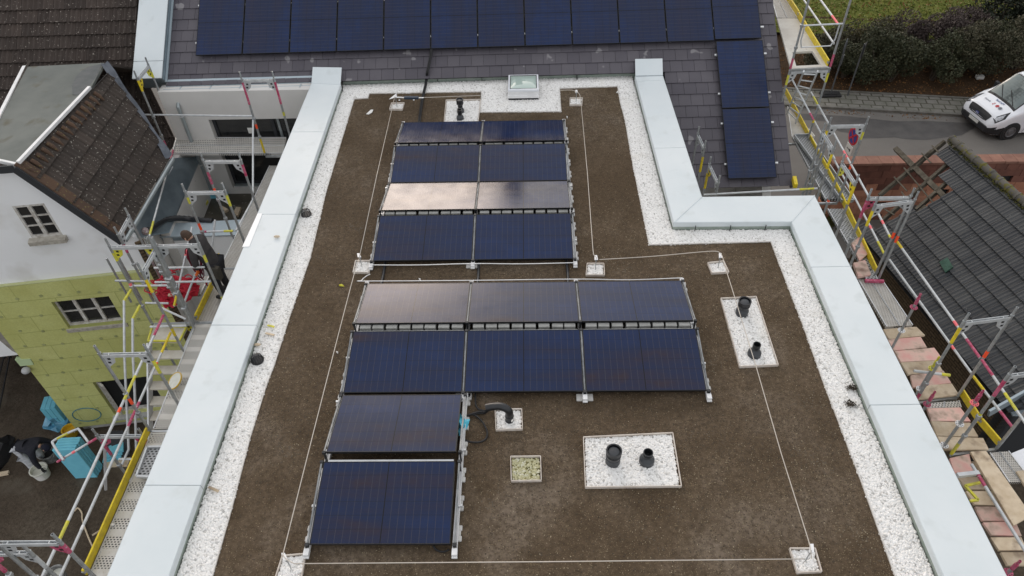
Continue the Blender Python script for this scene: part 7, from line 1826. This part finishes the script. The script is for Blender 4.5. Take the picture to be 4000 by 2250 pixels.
def grow(J, keys, d): return {k: (J[k][0], tuple(x+d for x in J[k][1]) if isinstance(J[k][1], tuple) else J[k][1]+d) for k in keys}
jk = grow(J, ['waist', 'chest', 'neck', 'shL', 'shR', 'elL', 'elR', 'wrL', 'wrR'], .018); jk['hem'] = (B(.03, 0, .9), (.155, .135)); jk['hood'] = (B(.25, 0, 1.53), .1); jk['neck'] = (jk['neck'][0], .095)
skin_body('hoodie', {**{'waist': jk['waist']}, **jk}, [('waist', 'hem'), ('waist', 'chest'), ('chest', 'neck'), ('neck', 'hood'), ('chest', 'shL'), ('chest', 'shR'), ('shL', 'elL'), ('shR', 'elR'), ('elL', 'wrL'), ('elR', 'wrR')], M['cloth_dark'], WK, org)
tr_ = grow(J, ['hip', 'hipL', 'hipR', 'kneeL', 'kneeR', 'ankL', 'ankR'], .016)
skin_body('trousers', tr_, [('hip', 'hipL'), ('hip', 'hipR'), ('hipL', 'kneeL'), ('hipR', 'kneeR'), ('kneeL', 'ankL'), ('kneeR', 'ankR')], M['cloth_black'], WK, org)
for s in (.14, -.12):
    a = B(.03 if s > 0 else -.02, s, .06); skin_body('shoe', {'a': (a, .055), 'b': (a+lf*.1-Vector((0, 0, .012)), .05), 'c': (a+lf*.19-Vector((0, 0, .02)), .04)}, [('a', 'b'), ('b', 'c')], M['black_matt'], WK, org)
head(WK, org, hd_c, lf*.75+Vector((0, 0, -.62)), Vector((0, 0, 1))+lf*.8, .1, M['skin'], M['hair'])
hl = hand(WK, org, J['wrL'][0], lf*.8+Vector((0, 0, -.45)), Vector((0, 0, -1))-lf*.3, M['dark_glove'], 1.1, 'gloved_hand'); hand(WK, org, J['wrR'][0], Vector((0, 0, -1))+lf*.2, lf, M['orange_glove'], .9, 'gloved_hand')
m = MB(); a = B(-.1, -.17, .86); M4 = Matrix((lf, ls, Vector((0, 0, 1)))).transposed().to_4x4(); M4.translation = a; m.mbox(M4, -.12, -.05, -.16, .1, .05, .12); m.mbox(M4, -.09, -.065, -.12, .06, -.05, .03); m.build('tool_pouch', mat('dark_tool_pouch', (.05, .045, .035), .9), WK, bevel=.03)
m = MB()
hold = J['wrL'][0]+(lf*.8+Vector((0, 0, -.45))).normalized()*.09
for k in range(9):
    w = .09+.02*(k % 4); h = .22+.03*((k*5) % 7); ax = (ls*math.cos(k*.5)+lf*math.sin(k*.5)*.6).normalized(); off = ls*(k-4)*.012
    m.tube([hold+off+ax*w*math.sin(a)+Vector((0, 0, -h*(1-math.cos(a))+.03)) for a in np.linspace(0, 6.2832, 18)], .011, 6)
m.tube(smooth_path([hold+Vector((0, 0, -.3)), hold+lf*.02+Vector((0, 0, -.7)), hold-lf*.05+Vector((0, 0, -1.0))]), .011, 6)
tag(m.build('rope_coil', M['rope_red'], smooth='all'), 'coil of dark red rope hanging from the worker hand', 'rope')
# red net heap
pl = [p.lerp(q, f) for pl in [[at(x, y, ZD+.05) for x, y in ((388, 752), (398, 724), (420, 702), (443, 693), (470, 698), (492, 704), (502, 720), (494, 742), (470, 757), (440, 771), (418, 776), (404, 766))][::-1]] for p, q in zip(pl, pl[1:]+pl[:1]) for f in (0, .33, .67)]
cc = sum(pl, Vector())/len(pl); crumple(pl, cc, .2, 'net_heap', 'net_red', 'heap of bright red netting dumped on the scaffold deck', 'net', n=11, seed=11, sc=.16)
m = MB(); rg = np.random.default_rng(5)
for k in range(26):
    c = cc+Vector((rg.normal()*.28, rg.normal()*.22, .17+rg.random()*.14)); r = .05+rg.random()*.09; ph = rg.random()*6; m.tube([c+Vector((r*math.cos(a+ph), r*.7*math.sin(a), .03*math.sin(2*a))) for a in np.linspace(0, 5.2, 10)], .012, 5)
tag(m.build('red_string', M['net_red'], smooth='all'), 'loops of red cord on top of the netting heap', 'cord')
m = MB(); a, b_ = at(424, 742, ZD+.35), at(437, 741, ZD+.36); m.bar(a, b_, .06, .03); tag(m.build('lath', M['wood']), 'short yellowish lath on the red netting', 'lath')
# bucket lid on the deck, wood stick
q = at(441, 958, ZD+.13); t = thing('plastic_disc', q, 'round white bucket lid with yellow rim leaning on the left deck', 'lid')
M4 = Matrix.Translation(q) @ Matrix.Rotation(R(-28), 4, 'Y') @ Matrix.Rotation(R(14), 4, 'X'); m = MB(); m.lathe([(.15, 0), (.15, .012), (.001, .012)], n=28, M=M4); m.build('disc', M['bucket_white'], t); m = MB(); m.lathe([(.148, -.004), (.16, -.004), (.16, .018), (.148, .018), (.148, -.004)], n=28, M=M4, cap=False); m.build('rim', M['bucket_yellow'], t)
m = MB(); c = at(441, 1327-1327+1395, ZD+.02); c = at(425*0+283, 1320, ZD+.02)
m.sphere(c, .035, 1, .8, .6, 6, 4); tag(m.build('scrap', M['paper']), 'white scrap on the long left deck', 'scrap')

# ---- bent worker in the yard
org = at(94, 1171, G); org.z = G
BS[:] = [1, 1]; YW = thing('person', org, 'bent yard worker in black top, navy cap and plaster stained white trousers reaching into buckets', 'person')
lf = Vector((.93, -.1, 0)).normalized(); ls = Vector((-lf.y, lf.x, 0))
J = {'hip': (B(-.12, 0, .86), .135), 'hipL': (B(-.1, .1, .82), .112), 'hipR': (B(-.1, -.1, .82), .112), 'kneeL': (B(.1, .16, .47), .075), 'kneeR': (B(.08, -.14, .47), .075), 'ankL': (B(.08, .17, .09), .05), 'ankR': (B(.04, -.15, .09), .05),
     'waist': (B(.08, 0, .93), (.135, .12)), 'chest': (B(.36, 0, .98), (.165, .135)), 'neck': (B(.54, 0, .99), .062), 'nk2': (B(.61, 0, .97), .054),
     'shL': (B(.45, .19, .96), .075), 'shR': (B(.45, -.19, .96), .075), 'elL': (B(.62, .27, .72), .05), 'elR': (B(.46, -.28, .68), .05), 'wrL': (B(.74, .2, .52), .035), 'wrR': (B(.5, -.3, .42), .035)}
skin_body('body', under(J), E_, M['skin'], YW, org, zones=((M['cloth_navy'], M['cloth_white']), zone))
jk = grow(J, ['waist', 'chest', 'neck', 'shL', 'shR', 'elL', 'elR', 'wrL', 'wrR'], .016)
jk['hp'] = (B(-.02, 0, .88), .135)
skin_body('shirt', jk, [('waist', 'hp'), ('waist', 'chest'), ('chest', 'neck'), ('chest', 'shL'), ('chest', 'shR'), ('shL', 'elL'), ('shR', 'elR'), ('elL', 'wrL'), ('elR', 'wrR')], M['cloth_navy'], YW, org)
tr_ = grow(J, ['hip', 'hipL', 'hipR', 'kneeL', 'kneeR', 'ankL', 'ankR'], .032); tr_['w'] = (B(.0, 0, .9), .14)
skin_body('trousers', tr_, [('hip', 'w'), ('hip', 'hipL'), ('hip', 'hipR'), ('hipL', 'kneeL'), ('hipR', 'kneeR'), ('kneeL', 'ankL'), ('kneeR', 'ankR')], M['cloth_white'], YW, org)
for s in (.17, -.15):
    a = B(.08 if s > 0 else .04, s, .06); skin_body('shoe', {'a': (a, .055), 'b': (a+lf*.1-Vector((0, 0, .012)), .05), 'c': (a+lf*.19-Vector((0, 0, .02)), .04)}, [('a', 'b'), ('b', 'c')], M['black_matt'], YW, org)
head(YW, org, B(.72, 0, .93), lf*.5+Vector((0, 0, -.85)), lf+Vector((0, 0, .4)), .1, M['skin'], M['cap_navy'], True)
hand(YW, org, J['wrL'][0], Vector((0, 0, -1))+lf*.5, lf, M['dark_glove'], .9, 'gloved_hand'); hand(YW, org, J['wrR'][0], Vector((0, 0, -1))+lf*.3, lf, M['dark_glove'], .9, 'gloved_hand')
def bucket(c, r, h, mt, label, fill, rim=None, lab=False, tilt=0.):
    t = thing('bucket', c, label, 'bucket', 'buckets in the yard'); M4 = Matrix.Translation(c) @ Matrix.Rotation(R(tilt), 4, 'Y')
    m = MB(); m.lathe([(r*.82, 0), (r, h), (r+.012, h), (r+.012, h-.03), (r+.001, h-.03), (r+.001, h+.002), (r-.012, h+.002), (r*.84, .03), (.001, .03)], n=26, M=M4); m.build('shell', M[mt], t, smooth=True)
    m = MB(); m.lathe([(r*.9, h*.55), (r*.9, h*.58), (.001, h*.6)], n=22, M=M4); m.build('contents', M[fill], t)
    m = MB(); m.tube([M4 @ Vector((r*1.02*math.cos(a), r*.25*math.sin(a)-r*.95*abs(math.sin(a)), h-.04-.1*math.sin(a))) for a in np.linspace(0, math.pi, 9)], .006, 5); m.build('handle', M['alu'], t)
    if lab:
        m = MB()
        for k in range(9):
            a0, a1 = -2.6+k*.2, -2.4+k*.2; rr = lambda z: r*(.82+.18*z/h)+.003
            m.quad(*[M4 @ Vector((rr(z)*math.cos(a), rr(z)*math.sin(a), z)) for a, z in ((a0, .03), (a1, .03), (a1, h*.75), (a0, h*.75))])
        m.build('label_band', M['paper'], t)
    return t
bucket(at(110, 1196, G), .2, .3, 'bucket_white', 'white bucket with pale label at the feet of the yard worker', 'bucket_white', lab=True)
bucket(at(130, 1155, G), .18, .28, 'bucket_grey', 'mortar splashed grey bucket the yard worker reaches into', 'black_matt')
bucket(at(183, 1093, G), .17, .26, 'bucket_yellow', 'orange yellow bucket behind the tall blue foam stack', 'bucket_yellow')
bucket(at(178, 1133, G), .16, .25, 'bucket_grey', 'grey bucket left of the tall blue foam stack', 'black_matt')
bucket(at(152, 1455, G+1.2), .17, .26, 'bucket_grey', 'grey bucket with white crust in the bottom left scaffold', 'bucket_white')
# blue foam board stack
a, b_ = at(192, 1204, G), at(247, 1201, G); t = thing('foam_stack', a, 'tall stack of sky blue foam boards standing upright by the green wall', 'foam stack')
d1 = (b_-a); d2 = Vector((-d1.y, d1.x, 0)).normalized(); n_ = 5
for k in range(n_):
    o0 = d2*(.36*k/n_); jx = d1.normalized()*random.uniform(-.02, .02); e2 = d2*(.36/n_-.006); hh = 1.27+random.uniform(-.01, .01)
    m = MB(); m.hexa([a+o0+jx, a+o0+jx+d1, a+o0+jx+d1+e2, a+o0+jx+e2]+[p+Vector((0, 0, hh)) for p in (a+o0+jx, a+o0+jx+d1, a+o0+jx+d1+e2, a+o0+jx+e2)]); m.build('foam_board', M['skyblue'], t, bevel=.008)
a = at(153, 1062, G); t = thing('wrapped_foam_pack', a, 'pack of blue foam boards in crumpled blue foil behind the house corner', 'foam pack')
for k in range(3): m = MB(); m.box(-.16+k*.12, -.16, .02, -.05+k*.12, .26, .82, R(12), a+Vector((.05, 0, 0))); m.build('foam_board', M['skyblue'], t)
pl = [a+Vector((.4*math.cos(x), .36*math.sin(x), .03)) for x in np.linspace(0, 5.8, 14)]; crumple(pl, a+Vector((-.1, -.02, 0)), .36, 'foil', 'blue_foil', '', '', t, n=5, seed=3, sc=.22)
for k in range(4):
    p, q = at(262+k*4, 1148-k*6, G+.05+.06*k), at(305+k*2, 1140-k*7, G+.05+.06*k); m = MB(); m.bar(p, q, .4, .05); tag(m.build('foam_offcut', M['skyblue']), 'sky blue foam offcut lying right of the tall stack, %s' % ('lowest', 'second', 'third', 'topmost')[k], 'foam offcut', 'foam offcuts')
for k in range(3):
    p, q = at(285+k*9, 1105, G+.1), at(292+k*9, 1150, G+.05); m = MB(); m.bar(p+Vector((0, 0, .3)), q, .35, .03); tag(m.build('dark_board', M['fascia']), 'dark board leaning beside the foam offcuts, %s' % ('left', 'middle', 'right')[k], 'board')
m = MB(); m.bar(at(265, 1165, G+.03), at(325, 1162, G+.03), .25, .04); tag(m.build('ground_plank', M['wood']), 'weathered plank on the ground below the foam offcuts', 'plank')
# dark fence bays and tarpaulin bundle on the far left
for k in range(2):
    t = thing('site_fence', at(-12+k*24, 1060-k*45, G), 'dark mesh site fence panel stacked at the far left, %s' % ('nearer', 'farther')[k], 'fence'); p, q = at(-25+k*22, 1060, G+.05), at(14+k*14, 900, G+.05)
    m = MB()
    for z in (.08, 1.9): m.tube([p+Vector((0, 0, z)), q+Vector((0, 0, z))], .022, 6)
    for s in (p, q): m.tube([s, s+Vector((0, 0, 1.95))], .022, 6)
    m.build('frame', M['fascia'], t); m = MB()
    for i in range(1, 26): r_ = p.lerp(q, i/26); m.tube([r_+Vector((0, 0, .08)), r_+Vector((0, 0, 1.9))], .007, 4)
    m.build('mesh_wires', M['fascia'], t)
a = at(-8, 1160, G); pl = [a+Vector((.34*math.cos(x), .75*math.sin(x), .03)) for x in np.linspace(0, 5.8, 12)]; crumple(pl, a, .5, 'tarpaulin', 'trim', 'dark tarpaulin covered bundle at the left picture edge', 'tarpaulin', n=5, seed=8, sc=.12)
m = MB(); m.bar(at(0, 1193, G+.05), at(22, 1189, G+.05), .1, .06); tag(m.build('pale_stick', M['wood']), 'pale stick beside the tarpaulin bundle', 'stick')
for k, (x0, y0, x1, y1, lab) in enumerate(((140, 1018, 166, 1012, 'white strip lying on the yard earth behind the blue pack'), (232, 1347, 264, 1327, 'thin pale stick on the yard earth below the guard rails'))):
    m = MB(); m.bar(at(x0/ (1 if k else 1), y0, G+.02), at(x1, y1, G+.02), .04, .02); tag(m.build('stick', M['paper' if k == 0 else 'wood']), lab, 'stick')
m = MB(); m.tube(smooth_path([at(x, y, G+.03) for x, y in ((188, 1286), (196, 1278), (206, 1290), (208, 1310), (222, 1350), (238, 1385))]), .02, 5); tag(m.build('ground_strap', M['wood'], smooth='all'), 'pale strap lying on the yard earth between the guard rails', 'strap')
soil2 = None
